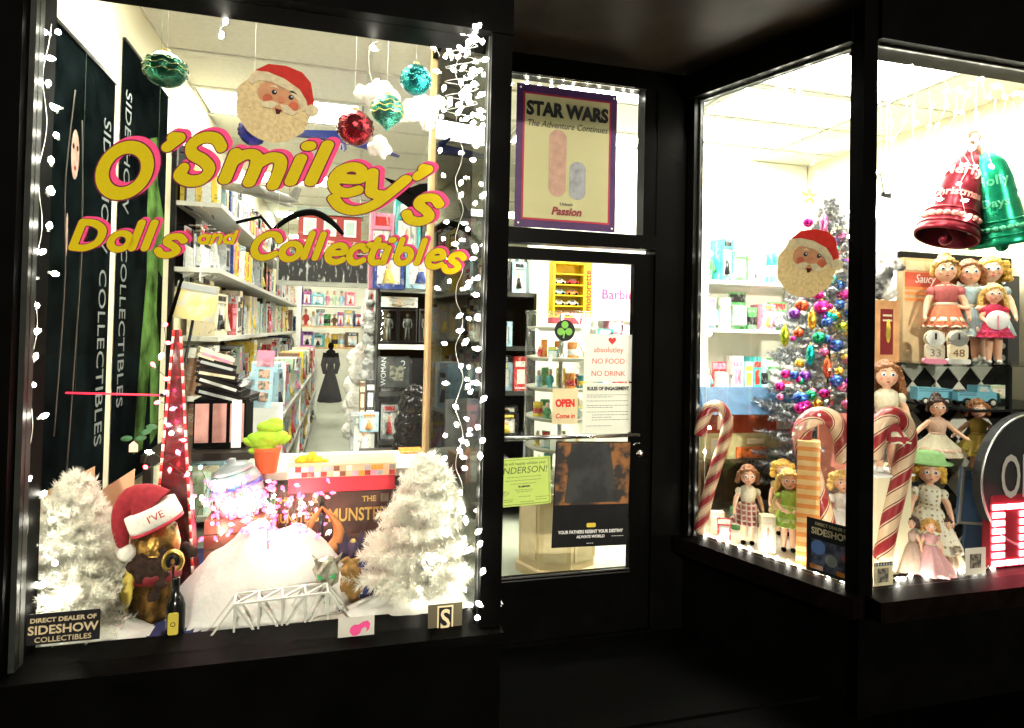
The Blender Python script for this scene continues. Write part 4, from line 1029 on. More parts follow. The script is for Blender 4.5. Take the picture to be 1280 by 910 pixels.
# ------------------------------------------------------------------ white artificial trees
def needles(b, pos, axis, ln, n, nl, wd, spread_=.9, mi=0):
    axis = axis.normalized(); u = axis.orthogonal().normalized(); w = axis.cross(u)
    vs_, fs = [], []
    for _ in range(n):
        s_ = random.random(); a = random.uniform(0, 2 * math.pi)
        q = pos + axis * (ln * s_)
        d = (u * math.cos(a) + w * math.sin(a)) * spread_ + axis * random.uniform(.2, .9)
        d = d.normalized() * nl * random.uniform(.6, 1.15)
        sd = d.cross(Vector((random.uniform(-1, 1), random.uniform(-1, 1), random.uniform(-1, 1)))); sd = sd.normalized() * wd if sd.length > 1e-6 else u * wd
        k = len(vs_); vs_ += [q - sd, q + sd, q + d]; fs.append((k, k + 1, k + 2))
    b.add(vs_, fs, mi)
def tree(name, label, base, H, W, mat, nb, nper, nl, wd, trunk_m, stand=True, gap=.0):
    t = thing(name, label, 'christmas tree', base)
    MB().tube([(0, 0, 0), (0.004, 0, H * .5), (0, 0, H * .97)], [.014, .01, .003], 8).build('trunk', trunk_m, t)
    b = MB()
    for k in range(nb):
        f = k / nb; z = H * (.06 + .92 * f)
        R_ = W * .5 * (1 - f) ** .72 * random.uniform(.8, 1.12) + .02
        a = k * 2.39996 + random.uniform(-.3, .3)
        d = Vector((math.cos(a), math.sin(a), random.uniform(-.05, .35)))
        p_ = Vector((0, 0, z)); L = R_
        b.tube([p_, p_ + d.normalized() * L], .0022, 3)
        needles(b, p_ + d.normalized() * L * .12, d, L * .9, int(nper * (L / (W * .5)) + 8), nl, wd)
        for s_ in (-1, 1):
            q = p_ + d.normalized() * L * .5; d2 = d + Vector((-d.y, d.x, .1)) * s_ * .7
            needles(b, q, d2, L * .42, int(nper * .35 * (L / (W * .5)) + 4), nl, wd)
    needles(b, Vector((0, 0, H * .9)), Vector((0, 0, 1)), H * .1, 40, nl, wd)
    b.build('foliage', [mat], t)
    if stand:
        for i in range(3):
            a = i * 2.094; MB().tube([(0, 0, .03), (.09 * math.cos(a), .09 * math.sin(a), .004)], .006, 6).build('stand_leg', WHITE, t)
    return t
p = at(88, 770, 2.52); p.z = FZ
tree('white_tree', 'white artificial tabletop tree at the left of the wide window', p, at(96, 590, 2.52).z - FZ, .44, SNOWW, 130, 430, .030, .0019, WHITE)
p = at(530, 770, 2.52); p.z = FZ
tree('white_tree', 'white artificial tabletop tree at the right of the wide window', p, at(546, 566, 2.52).z - FZ, .54, SNOWW, 150, 460, .032, .0019, WHITE)
for lab, cx, pts_ in (('white fairy lights woven through the lower right of the right white tree', 560, [(575, 640), (560, 665), (585, 690), (540, 705), (590, 720), (565, 735), (520, 745), (585, 755), (548, 762)]),
                      ('white fairy lights woven through the left white tree', 70, [(52, 620), (62, 650), (45, 680), (70, 705), (50, 734), (90, 745), (60, 760), (40, 770)])):
    lights(lab, [at(x, y, 2.36) for x, y in pts_], [(at(x, y, 2.35), BW) for x, y in pts_], WIREW, .0008)
# tan card flaps behind the left tree
CARD = M('tan_card', (.62, .42, .26), .7, var=.08)
for lab, pts_, Y in (('tan slanted card panel behind the left white tree', [(30, 628), (118, 583), (118, 770), (30, 800)], 2.72), ('second tan slanted card panel between tree and red hat', [(120, 617), (168, 586), (168, 730), (120, 760)], 2.8)):
    P_ = [at(x, y, Y) for x, y in pts_]; o = P_[0].copy()
    t = thing('card_panel', lab, 'panel', (o.x, Y, FZ))
    MB().prism([(P_[0].x - o.x, P_[0].z - FZ), (P_[1].x - o.x, P_[1].z - FZ), (P_[1].x - o.x, 0), (0, 0)], 0, .006).build('card', CARD, t)
    MB().box((.01, .006, 0), (P_[1].x - o.x - .01, .12, .005)).build('foot_flap', CARD, t)

# ------------------------------------------------------------------ snow mound with pink lights
def heap(name, label, cx0, cx1, top, bot, Y0, Y1, seed, mat=COTTON, prof=1.0):
    a, b_ = at(cx0, bot, (Y0 + Y1) / 2), at(cx1, bot, (Y0 + Y1) / 2)
    h = at((cx0 + cx1) / 2, top, (Y0 + Y1) / 2).z - FZ
    W_, D_ = b_.x - a.x, Y1 - Y0; n, m_ = 56, 40
    t = thing(name, label, 'snow', ((a.x + b_.x) / 2, (Y0 + Y1) / 2, FZ))
    vs_, fs = [], []
    for j in range(m_ + 1):
        for i in range(n + 1):
            u, v = i / n * 2 - 1, j / m_ * 2 - 1
            rr = math.sqrt(u * u + v * v)
            f = max(0, 1 - rr ** 1.7) ** 1.05
            x, y = u * W_ / 2, v * D_ / 2
            z = h * f * (1 + .28 * noise.noise(Vector((x * 7, y * 7, seed)))) + .022 * f * noise.fractal(Vector((x * 13, y * 13, seed)), 1, 2, 3)
            vs_.append((x, y, max(-.002 if rr > 1 else .001, z)))
    for j in range(m_):
        for i in range(n):
            k = j * (n + 1) + i
            if max(abs((i + .5) / n * 2 - 1) ** 2 + abs((j + .5) / m_ * 2 - 1) ** 2, 0) < 1.02: fs.append((k, k + 1, k + n + 2, k + n + 1))
    b = MB(); b.add(vs_, fs, 0, True); b.build('batting', mat, t)
    def surf(x, y):
        u, v = (x - t.location.x) / (W_ / 2), (y - t.location.y) / (D_ / 2); rr = math.sqrt(u * u + v * v)
        f = max(0, 1 - rr ** 1.7) ** 1.05; xx, yy = u * W_ / 2, v * D_ / 2
        return FZ + h * f * (1 + .28 * noise.noise(Vector((xx * 7, yy * 7, seed))))
    return surf
surf = heap('snow_mound', 'large mound of white cotton snow lit by pink lights', 206, 452, 656, 760, 2.36, 3.02, 2, M('grey_cotton', (.74, .71, .67), .95, var=.05, scale=60, bump=.3, trans=.2, spec=.05))
heap('snow_mound', 'low cotton snow around the base of the right white tree', 425, 625, 735, 790, 2.26, 2.62, 9)
heap('snow_mound', 'thin cotton snow patch under the left white tree', 10, 190, 770, 800, 2.3, 2.6, 4)
pc, wires = [], []
while len(pc) < 120:
    x, y = random.gauss(330, 46), random.gauss(640, 24)
    if not (236 < x < 428 and 606 < y < 690): continue
    for k in range(140):
        q = at(x, y, 2.3 + k * .006)
        if q.z < surf(q.x, q.y) + .012: break
    else: q = at(x, y, 2.86)
    q.z += random.uniform(.0, .02)
    pc.append((q, random.choice([BP, BPS, BPS, BPS, BPS, BW])))
wires = [c_[0] for c_ in sorted(pc, key=lambda c_: c_[0].x)]
lights('tangled pink and white fairy lights heaped on the snow mound', wires[::2], pc, WIREG, .0015)
ex = [(404, 618, BPS), (411, 622, BR), (388, 628, BT_), (395, 640, BR), (373, 645, BW), (373, 665, BR), (334, 610, BPS), (258, 602, BPS), (258, 625, BPS), (270, 640, BPS), (340, 622, BT_), (326, 632, BT_), (250, 585, BT_), (418, 616, BPS), (300, 615, BPS)]
ex += [(random.uniform(255, 350), random.uniform(598, 650), random.choice([BPS, BPS, BT_, BW])) for _ in range(26)]
lights('outlying coloured fairy lights strung in front of the title boxes', [at(x, y, 2.86) for x, y, _ in sorted(ex, key=lambda e: e[0])], [(at(x, y, 2.86), m_) for x, y, m_ in ex], WIREG, .0012)

# ------------------------------------------------------------------ truss bridge
p = at(352, 800, 2.33); p.z = FZ; s = mpp(p)
t = thing('toy_bridge', 'white toy truss bridge in front of the cotton snow', 'toy bridge', (p.x, 2.33, FZ), R(6))
BRM = M('bridge_white', (.66, .66, .60), .45, var=.1)
L, H, D = 172 * s, 44 * s, .09
def bar(a, b_): MB().tube([a, b_], .0048, 4, smooth=False).build('beam', BRM, t)
for y in (0, D):
    hx = L * .32
    bar((-L / 2, y, .005), (L / 2, y, .005)); bar((-hx, y, H), (hx, y, H)); bar((-L / 2, y, .005), (-hx, y, H)); bar((L / 2, y, .005), (hx, y, H))
    for k in range(5):
        x0, x1 = -hx + k * hx * .5, -hx + (k + .5) * hx * .5
        bar((x0, y, H), (x0, y, .005))
        if k < 4: bar((x0, y, H if k < 2 else .005), (x0 + hx * .5, y, .005 if k < 2 else H))
for k in range(5):
    x = -L * .32 + k * L * .16; bar((x, 0, H), (x, D, H))
    if k < 4: bar((x, 0, H + .001), (x + L * .16, D, H + .001))
bx((-L / 2, .01, 0), (L / 2, D - .01, .008)).build('deck', M('bridge_deck', (.35, .33, .28), .6), t)

# ------------------------------------------------------------------ trinkets left of the snow
p = at(219, 787, 2.36); p.z = FZ; s = mpp(p)
t = thing('black_bottle', 'small black bottle with yellow label in front of the snow', 'bottle', p)
hh = at(219, 722, 2.36).z - FZ
MB().lathe([(.027, 0), (.03, .01), (.03, hh * .55), (.022, hh * .68), (.010, hh * .78), (.010, hh * .97), (.012, hh)], 18).build('body', MATS['gloss_black'], t)
MB().prism(rrect(-.016, .016, hh * .16, hh * .5, .006), -.0335, -.030).build('label', M('label_yellow', (.78, .6, .08), .5), t)
text('printed_mark', 'O', .022, INK, t, (0, -.0345, hh * .29), ext=.0005)
p = at(216, 716, 2.42); s = mpp(p)
t = thing('scroll_ornament', 'gold and black horseshoe shaped ornament above the black bottle', 'ornament', p)
MB().tube([(.028 * math.cos(a), 0, .04 + .034 * math.sin(a)) for a in [R(-60 + i * 15) for i in range(21)]], .009, 8).build('outer_scroll', GOLD, t)
MB().tube([(.014 * math.cos(a), -.004, .04 + .018 * math.sin(a)) for a in [R(-40 + i * 20) for i in range(15)]], .008, 8).build('inner_scroll', MATS['gloss_black'], t)
MB().tube([(0, .006, .02), (0, .006, FZ - p.z)], .004, 6).build('stand', BLACKM, t)
MB().lathe([(.03, FZ - p.z), (.028, FZ - p.z + .006), (.005, FZ - p.z + .012)], 14, c=(0, .006, 0)).build('foot', BLACKM, t)
# gold wrapped parcel topped by a red hat
p = at(192, 760, 2.58); p.z = FZ; zt = at(192, 655, 2.58).z - FZ
t = thing('gold_parcel', 'crumpled gold foil wrapped parcel under the red hat', 'parcel', p)
b = MB(); b.lathe([(.075, 0), (.085, .02), (.08, zt * .5), (.085, zt * .8), (.06, zt)], 9, wob=lambda a, z: .12 * math.sin(a * 4 + z * 60) + .06 * math.sin(a * 9 - z * 90)); b.build('wrapping', M('gold_foil', (.20, .11, .028), .34, .9, var=.85, scale=22, bump=1.0), t)
MB().lathe([(.09, zt * .42), (.092, zt * .5), (.088, zt * .54)], 20).build('ribbon', DARKRED, t)
t2 = fluff('yellow_bow', 'yellow satin leaf bow beside the gold parcel', 'bow', [(158, 735, 9, 0), (157, 745, 8, 0), (160, 725, 8, 0), (163, 716, 6, 0), (156, 755, 6, 0), (157, 764, 4, 0)], M('yellow_satin', (.72, .55, .10), .35), 2.5, 2)
fluff('brown_cones', 'cluster of dark brown pine cones hanging by the gold parcel', 'pine cones', [(178, 700, 9, 0), (168, 708, 9, 0), (186, 715, 10, 0), (176, 722, 9, .0), (196, 704, 8, 0), (200, 730, 8, 0), (192, 745, 8, 0), (206, 716, 7, 0), (240, 690, 8, 0), (232, 684, 7, 0), (205, 690, 7, 0)], M('cone_brown', (.035, .016, .010), .8, var=.5, scale=50, bump=.8), 2.5, 6)
# red hat with white band
hp = at(196, 652, 2.52); s = mpp(hp) * .82
t = thing('red_hat', 'red felt hat with white band and pompom on the gold parcel', 'hat', hp, ry=R(-24))
FELT = M('red_felt', (.24, .012, .02), .85, var=.2, scale=60, bump=.3)
FUR = M('white_fur', (.80, .76, .68), .95, var=.06, scale=70, bump=.6)
MB().lathe([(37 * s, -2 * s), (38 * s, 2 * s), (36.5 * s, 26 * s), (34 * s, 27 * s)], 28).build('band', FUR, t)
MB().lathe([(36 * s, -7 * s), (37.3 * s, -6 * s), (37.3 * s, -2.2 * s)], 28).build('under_brim', M('red_ribbon', (.5, .03, .06), .5), t)
MB().tube(curve_pts([(2 * s, 0, 22 * s), (-6 * s, 0, 38 * s), (-20 * s, 0, 44 * s), (-38 * s, -6 * s, 28 * s), (-48 * s, -10 * s, 0), (-50 * s, -10 * s, -14 * s)], 20), [r_ * s for r_ in [34, 33, 31, 29, 27, 25, 23, 21, 19, 17.5, 16, 14.5, 13, 12, 11, 10, 9, 8, 7, 6]], 16).build('crown', FELT, t)
MB().ball((-50 * s, -10 * s, -22 * s), 13 * s, 16).build('pompom', FUR, t)
text('printed_text', "I'VE", 15 * s, RED, t, (14 * s, -37.5 * s, 8 * s), (0, 0, R(18)), ext=.0006)
# tall red pointed box with striped cord
apex = at(206, 412, 2.75); base = at(222, 655, 2.75)
t = thing('red_cone', 'tall pointed red tower edged with striped cord and red lights', 'decoration', (base.x, 2.75, FZ))
hh = apex.z - FZ; wd = mpp(base) * 25
REDG = M('red_glitter', (.055, .0015, .004), .35, var=.5, scale=40, bump=.3, coat=.3)
MB().add([(-wd, -wd * .7, 0), (wd, -wd * .7, 0), (wd, wd * .7, 0), (-wd, wd * .7, 0), (-.02 - .012, -.008, hh), (-.02 + .012, -.008, hh), (-.02 + .012, .008, hh), (-.02 - .012, .008, hh)], [(3, 2, 1, 0), (4, 5, 6, 7), (0, 1, 5, 4), (1, 2, 6, 5), (2, 3, 7, 6), (3, 0, 4, 7)]).build('panel', REDG, t)
for sx in (-1, 1):
    n_ = 40; A_, B_ = Vector((sx * wd, -wd * .75, .0)), Vector((-.02 + sx * .012, -.012, hh))
    b = MB()
    for k in range(n_):
        b.tube([A_.lerp(B_, k / n_), A_.lerp(B_, (k + 1) / n_)], .0055, 6, k % 2)
    b.build('striped_cord', [M('cord_white', (.75, .65, .55), .6), RED], t)
cb = [(205, 407, BR), (207, 428, BR), (200, 448, BW), (193, 458, BR), (210, 475, BR), (206, 492, BP), (200, 502, BR), (219, 510, BP), (213, 532, BP), (214, 542, BW), (226, 550, BR), (224, 568, BP), (183, 585, BR), (190, 566, BW), (232, 595, BP), (212, 590, BR)]
lights('red and pink bulbs strung down the tall red tower', [at(x, y, 2.66) for x, y, _ in cb], [(at(x, y, 2.655), m_) for x, y, m_ in cb], WIREG, .0012)
# glowing tube in place of a red reflection on the glass; price tag with leaves
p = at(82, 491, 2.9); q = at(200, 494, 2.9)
t = thing('red_reflection_streak', 'glowing red tube standing in for a street reflection before the dark banners', 'reflection', p)
MB().tube([(0, 0, 0), q - p], .0035, 8).build('tube', M('reflected_red', (1.0, .02, .045), .4, emit=1.3, var=0), t)
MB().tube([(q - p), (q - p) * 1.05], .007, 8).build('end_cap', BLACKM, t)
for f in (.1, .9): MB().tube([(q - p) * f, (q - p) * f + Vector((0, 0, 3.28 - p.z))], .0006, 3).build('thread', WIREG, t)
p = at(167, 552, 2.72); s = mpp(p)
t = thing('price_tag', 'small tan price tag with green leaves hanging near the banners', 'tag', p)
MB().prism([(-5 * s, -13 * s), (5 * s, -13 * s), (5 * s, -4 * s), (0, 1 * s), (-5 * s, -4 * s)], 0, .0015).build('tag', M('tag_card', (.75, .52, .38), .6), t)
for dx, dz in ((-8, 4), (8, 4), (14, 12), (20, 18)):
    b = MB(); b.T = Matrix.Translation((dx * s, 0, dz * s)) @ Matrix.Rotation(R(random.uniform(-40, 40)), 4, 'Y'); b.ball((0, 0, 0), (7 * s, .003, 3.6 * s), 10); b.build('leaf', M('leaf_green', (.03, .12, .05), .5, var=.3), t)
MB().tube([(0, 0, 0), (.02, 0, .05), (24 * s, .05, 24 * s), (35 * s, .08, 30 * s)], .0008, 4).build('thread', WIREG, t)

# ------------------------------------------------------------------ clutter at the back of the wide window
# stacked cases and pink-fronted cartons left of the aisle
def px_thing(name, label, cat, px0, px1, top, bot, Y, D_, mat, tilt=0.0, rz=0.0):
    a, b_ = at(px0, bot, Y), at(px1, bot, Y); h = at((px0 + px1) / 2, top, Y).z - (a.z + b_.z) / 2
    t = thing(name, label, cat, ((a.x + b_.x) / 2, Y, (a.z + b_.z) / 2), rz, ry=R(tilt)); w = b_.x - a.x
    return t, w, h, D_
pl = at(275, 560, 3.75)
t = thing('stock_table', 'dark table carrying stacked cases behind the red tower', 'table', (pl.x, 3.7, 0))
tzp = pl.z
bx((-.35, -.1, tzp - .04), (.28, .5, tzp)).build('top', MATS['table_wood'], t)
for x in (-.32, .25):
    for y in (-.07, .47): bx((x - .02, y - .02, .004), (x + .02, y + .02, tzp - .04)).build('leg', MATS['table_wood'], t)
t, w, h, D_ = px_thing('carton_tray', 'black tray of three pink fronted cartons on the dark table', 'box', 240, 306, 500, 560, 3.7, .3, None)
bx((-w / 2, .01, 0), (w / 2, .3, h)).build('carton', BLACK, t)
for k in range(3): bx((-w / 2 + .01 + k * w / 3, -.004, .03), (-w / 2 - .01 + (k + 1) * w / 3, .009, h * .92)).build('front_panel', M('dusty_pink', (.55, .28, .25), .5, var=.2, scale=12), t)
bx((w / 2 - .07, -.006, .0), (w / 2 - .02, -.0041, h)).build('strap', WHITE, t)
for k, (tl, pb) in enumerate(((14, 500), (18, 486), (10, 474), (16, 462), (20, 452))):
    t, w, h, D_ = px_thing('flat_case', f'{ORD[k]} black flat case from the bottom of the tilted stack', 'case', 240 + k * 1.5, 303 - k * 3, pb - 11, pb, 3.72, .3, None, tl, R(6 * k - 10))
    bx((-w / 2, 0, 0), (w / 2, .3, h)).build('shell', MATS['gloss_black'] if k < 4 else pm('cream'), t)
    bx((-w * .42, -.004, h * .3), (w * .42, -.001, h * .62)).build('edge_label', pm(['grey', 'white', 'cream', 'grey', 'pink'][k]), t)
    bx((-w / 2 - .004, -.003, h * .45), (w / 2 + .004, .303, h * .52)).build('seam', STEEL, t)
t, w, h, D_ = px_thing('open_magazine', 'yellow illustrated box lid propped beside the topmost flat case', 'box lid', 214, 266, 354, 400, 4.2, .02, None, 8)
bx((-w / 2, 0, 0), (w / 2, .03, h)).build('lid', pattern_mat('lid_print', 'blot', (.65, .52, .22), (.5, .5, .42), 14), t)
bx((-w / 2, -.006, h * .8), (w / 2, -.001, h * .98)).build('title_band', pm('grey'), t)
MB().tube([(-w / 2 - .01, .0, -.04), (-w / 2 + .02, 0, h + .02)], .012, 6).build('black_edge', BLACK, t)
MB().tube([(0, .02, 0), (0, .02, FZ - 1.7)], .01, 6).build('stand', BLACKM, t)
t, w, h, D_ = px_thing('pendant_card', 'tall pink and blue card of four small pictures by the shelves', 'card', 316, 338, 438, 510, 4.4, .02, None, 3)
bx((-w / 2, 0, 0), (w / 2, .004, h)).build('card', pm('pale blue'), t)
bx((-w / 2, -.003, h * .72), (w / 2, -.0005, h)).build('card_top', pm('pink'), t)
for k in range(3): bx((-w * .32, -.004, h * (.12 + .2 * k)), (w * .32, -.0008, h * (.27 + .2 * k))).build('picture', pattern_mat(f'card_pic_{k}', 'blot', (.6, .35, .25), (.1, .12, .1), 30), t)
MB().tube([(0, .003, h), (0, .003, 3.28 - t.location.z)], .001, 4).build('thread', WIREW, t)
# plain white jar instead of the domed toy
p = at(304, 650, 2.98); p.z = at(304, 640, 2.98).z; s = mpp(p); 
t = thing('white_jar', 'plain white ceramic jar with blue band behind the pink lights', 'jar', p, ry=R(-14))
MB().lathe([(24 * s, 0), (28 * s, 3 * s), (30 * s, 14 * s), (30 * s, 40 * s), (26 * s, 50 * s), (22 * s, 53 * s)], 26).build('body', M('ceramic', (.20, .215, .225), .3, var=.08), t)
MB().lathe([(30.3 * s, 33 * s), (30.3 * s, 39 * s)], 26).build('band', M('ceramic_blue', (.05, .07, .28), .25), t)
MB().lathe([(24 * s, 53 * s), (23 * s, 57 * s), (12 * s, 62 * s), (5 * s, 63 * s), (6 * s, 68 * s), (.5 * s, 70 * s)], 26).build('lid', MATS['ceramic'], t)
t2 = thing('jar_crate', 'low brown crate under the white jar', 'crate', (p.x, 2.98, FZ))
hcr = max(.04, p.z - FZ - .004)
for k in range(4): bx((-.14, -.09 , k * hcr / 4 + .003), (.14, .09, (k + 1) * hcr / 4 - .002)).build('slat', M('crate_brown', (.12, .06, .035), .6, var=.25), t2)
# green plush plant in an orange pot
p = at(333, 590, 3.25); s = mpp(p)
t = thing('plush_plant', 'green plush plant with round leaves in an orange pot', 'plush toy', p)
MB().lathe([(12 * s, 0), (16 * s, 26 * s), (17 * s, 27 * s), (17 * s, 31 * s), (14 * s, 31 * s)], 18, smooth=False).build('pot', M('pot_orange', (.72, .12, .04), .5), t)
LIME = M('plush_lime', (.28, .50, .03), .9, var=.15, scale=40, bump=.3)
for (dx, dz, r_, rot) in ((0, 44, 16, 0), (3, 56, 14, 0), (-8, 40, 14, 20), (10, 42, 14, -20), (-20, 38, 8, 30), (20, 40, 8, -30), (-2, 32, 11, 0), (8, 62, 9, 0), (-14, 28, 7, 0)):
    b = MB(); b.T = Matrix.Translation((dx * s, -(60 - dz) * s * .15, dz * s)) @ Matrix.Rotation(R(rot), 4, 'Y'); b.ball((0, 0, 0), (r_ * s * 1.15, r_ * s * .7, r_ * s * .62), 14); b.build('leaf', LIME, t)
t2 = thing('back_counter', 'pale counter behind the window display carrying plush toys', 'counter', (-.12, 3.42, 0))
cz = p.z
bx((-.35, -.18, cz - .04), (.6, .30, cz - .002)).build('top', M('counter_top', (.5, .5, .42), .4), t2)
bx((-.33, -.10, .004), (.58, .28, cz - .04)).build('base', M('counter_base', (.12, .09, .07), .6), t2)
# title boxes with the red check box on top
TITLE = M('title_box', (.055, .028, .02), .5, var=.5, scale=9)
TG = M('title_gold', (.45, .33, .08), .5, var=.2)
for (x0, x1, lab, l1, l2) in ((338, 398, 'dark box with yellow lettering behind the pink lights', 'THE', 'MUNSTERS'), (404, 487, 'dark box with yellow Munsters lettering beside the right tree', 'THE', 'MUNSTERS')):
    t, w, h, D_ = px_thing('title_box', lab, 'box', x0, x1, 616, 700, 3.06, .16, None)
    t.location.z = FZ; h = at(x0, 616, 3.06).z - FZ
    bx((-w / 2, 0, 0), (w / 2, .16, h)).build('carton', TITLE, t)
    text('printed_text', l1, .036, TG, t, (-w * .28 if x0 < 400 else .05, -.003, h * .84), ext=.0006, offset=.001)
    text('printed_text', l2, .085 if x0 > 400 else .058, TG, t, (.012 if x0 > 400 else 0, -.003, h * .55), ext=.0006, offset=.0015, xs=.72)
    bx((-w * .4, -.004, .02), (w * .4, -.001, h * .34)).build('picture', pattern_mat(f'title_pic_{x0}', 'blot', (.10, .05, .03), (.03, .02, .02), 12), t)
    bx((w * .34, -.003, h * .82), (w * .46, -.0008, h * .95)).build('picture', M('title_glow', (.22, .22, .14), .6, var=.5), t)
t, w, h, D_ = px_thing('gift_box', 'long red box with checked lid band on top of the title boxes', 'gift box', 360, 493, 580, 614, 3.0, .22, None)
bx((-w / 2, 0, 0), (w / 2, .22, h * .55)).build('base', M('gift_red', (.62, .03, .05), .45), t)
bx((-w / 2 - .006, -.006, h * .55), (w / 2 + .006, .226, h)).build('lid', M('lid_tan', (.62, .40, .24), .6), t)
for k in range(17):
    for j in range(2):
        if random.random() < .3: continue
        x = -w / 2 + k * w / 17
        bx((x + .001, -.009, h * (.57 + .2 * j)), (x + w / 17 - .001, -.0065, h * (.57 + .2 * j) + h * .18)).build('check', pm(random.choice(['red', 'cream', 'pink', 'brown', 'orange', 'grey'])), t)
# yellow and brown plush lying on the box
b_list = [(378, 574, 6, 0), (388, 573, 7, 0), (398, 575, 6, 0), (406, 577, 4, 0), (372, 576, 4, 0), (392, 568, 4, .01)]
fluff('plush_animal', 'yellow plush toy lying on the checked red box', 'plush toy', b_list, M('plush_yellow', (.78, .42, .02), .9, var=.25, scale=20), 3.06, 4)
# orange claw figurine, winged ornament, brown plush, metal mask
p = at(398, 690, 2.78); s = mpp(p) * .78
t = thing('claw_figurine', 'orange pair of curved horns round a dark blade', 'figurine', (p.x, 2.78, FZ))
dz = p.z - FZ
ORG = M('orange_glaze', (.50, .19, .06), .35, var=.25)
for sx, top in ((-1, 62), (1, 70)):
    MB().tube(curve_pts([(sx * 10 * s, 0, dz - .02), (sx * 30 * s, 0, dz + 18 * s), (sx * 20 * s + 6 * s, 0, dz + 45 * s), (4 * s, 0, dz + 72 * s)], 16), [r_ * s for r_ in [12, 12, 12, 11, 11, 10, 9.5, 9, 8, 7, 6, 5, 4, 3, 2, 1]], 10).build('horn', ORG, t)
MB().tube([(2 * s, -.01, dz + 26 * s), (4 * s, -.01, dz + 62 * s)], [5 * s, 4 * s], 8).build('blade', M('blade_dark', (.05, .05, .06), .3, .6), t)
MB().lathe([(16 * s, 0), (15 * s, dz * .4), (10 * s, dz), (14 * s, dz + 14 * s), (6 * s, dz + 22 * s)], 14).build('body', ORG, t)
p = at(441, 690, 2.7); s = mpp(p)
t = thing('winged_ornament', 'small dark purple winged ornament behind the brown plush', 'ornament', (p.x, 2.7, FZ)); dz = p.z - FZ
PURM = M('dark_purple', (.05, .03, .07), .5, var=.4)
MB().lathe([(8 * s, 0), (5 * s, dz), (7 * s, dz + 10 * s), (3 * s, dz + 16 * s)], 12).build('body', PURM, t)
MB().ball((0, -.004, dz + 13 * s), 4 * s, 10).build('face', TG, t)
for sx in (-1, 1):
    MB().prism([(0, dz + 6 * s), (sx * 10 * s, dz + 26 * s), (sx * 14 * s, dz + 10 * s), (sx * 20 * s, dz + 12 * s), (sx * 15 * s, dz - 2 * s), (sx * 16 * s, dz - 10 * s), (sx * 5 * s, dz - 4 * s)], .0, .006).build('wing', PURM, t)
fluff('plush_animal', 'brown fuzzy plush animal beside the snow mound', 'plush toy', [(440, 725, 14, 0), (438, 712, 11, 0), (430, 716, 6, -.03), (447, 714, 6, -.03), (432, 700, 5, 0), (446, 700, 5, 0), (430, 735, 6, -.02), (450, 735, 6, -.02), (440, 742, 10, 0), (440, 755, 12, 0)], M('plush_brown', (.26, .14, .04), .95, var=.3, scale=60, bump=.8), 2.55, 7)
p = at(408, 735, 2.48); s = mpp(p)
t = thing('metal_mask', 'silver and green jagged mask ornament over the bridge end', 'ornament', (p.x, 2.48, FZ)); dz = p.z - FZ
MB().lathe([(6 * s, 0), (4 * s, dz), (12 * s, dz + 6 * s), (16 * s, dz + 22 * s), (10 * s, dz + 36 * s), (2 * s, dz + 40 * s)], 9, smooth=False, wob=lambda a, z: .2 * math.sin(a * 5 + z * 80)).build('shell', M('mask_metal', (.42, .40, .32), .3, .8, var=.5, scale=40), t)
for sx in (-1, 1):
    MB().prism([(sx * 3 * s, dz + 18 * s), (sx * 11 * s, dz + 24 * s), (sx * 10 * s, dz + 17 * s)], -17 * s, -15 * s).build('eye', M('mask_green', (.05, .4, .12), .3), t)
    MB().tube([(sx * 10 * s, 0, dz + 30 * s), (sx * 18 * s, -.01, dz + 44 * s)], [4 * s, .5 * s], 7).build('spike', MATS['mask_metal'], t)

# ------------------------------------------------------------------ models hanging from the ceiling
def hung(t, pts_):
    for q in pts_: MB().tube([q, (q[0], q[1], 3.28 - t.location.z)], .0012, 4).build('wire', WIREW, t)
p = at(430, 178, 4.4); s = mpp(p)
t = thing('model_glider', 'dark blue model glider with long thin wings under the ceiling', 'model aircraft', p, R(8))
MB().prism([(-72 * s, 4 * s), (-10 * s, 12 * s), (60 * s, -6 * s), (70 * s, -9 * s), (-10 * s, 1 * s), (-70 * s, 0)], -.03, .03).build('wing', M('model_blue', (.02, .04, .28), .35), t)
MB().tube([(-8 * s, -.3, 5 * s), (0, 0, 7 * s), (8 * s, .3, 5 * s)], [.01, .03, .008], 10).build('fuselage', MATS['model_blue'], t)
MB().prism([(2 * s, 5 * s), (10 * s, 5 * s), (9 * s, 20 * s), (5 * s, 20 * s)], .27, .28).build('tail_fin', MATS['model_blue'], t)
hung(t, [(-30 * s, 0, 8 * s), (30 * s, 0, 2 * s)])
p = at(318, 240, 4.7); s = mpp(p)
t = thing('model_aeroplane', 'grey model aeroplane with swept wings hanging by the top shelf', 'model aircraft', p, R(-12), ry=R(10))
GR = M('model_grey', (.26, .26, .23), .4, var=.25)
MB().tube([(-58 * s, 0, 0), (-40 * s, 0, 1 * s), (0, 0, 2 * s), (40 * s, 0, 0), (56 * s, 0, -1 * s)], [.004, .03, .045, .03, .004], 12).build('fuselage', GR, t)
for sy in (-1, 1): MB().add([(-15 * s, 0, .005), (18 * s, 0, .005), (28 * s, sy * .38, .012), (18 * s, sy * .38, .012), (-15 * s, 0, -.012), (18 * s, 0, -.012), (28 * s, sy * .38, -.004), (18 * s, sy * .38, -.004)], [(0, 1, 2, 3), (7, 6, 5, 4), (0, 4, 5, 1), (1, 5, 6, 2), (2, 6, 7, 3), (3, 7, 4, 0)]).build('wing', GR, t)
MB().prism([(40 * s, 0), (54 * s, 0), (56 * s, 16 * s), (48 * s, 16 * s)], -.004, .004).build('tail_fin', GR, t)
hung(t, [(-10 * s, 0, .03), (20 * s, 0, .03)])
p = at(390, 285, 4.6); s = mpp(p)
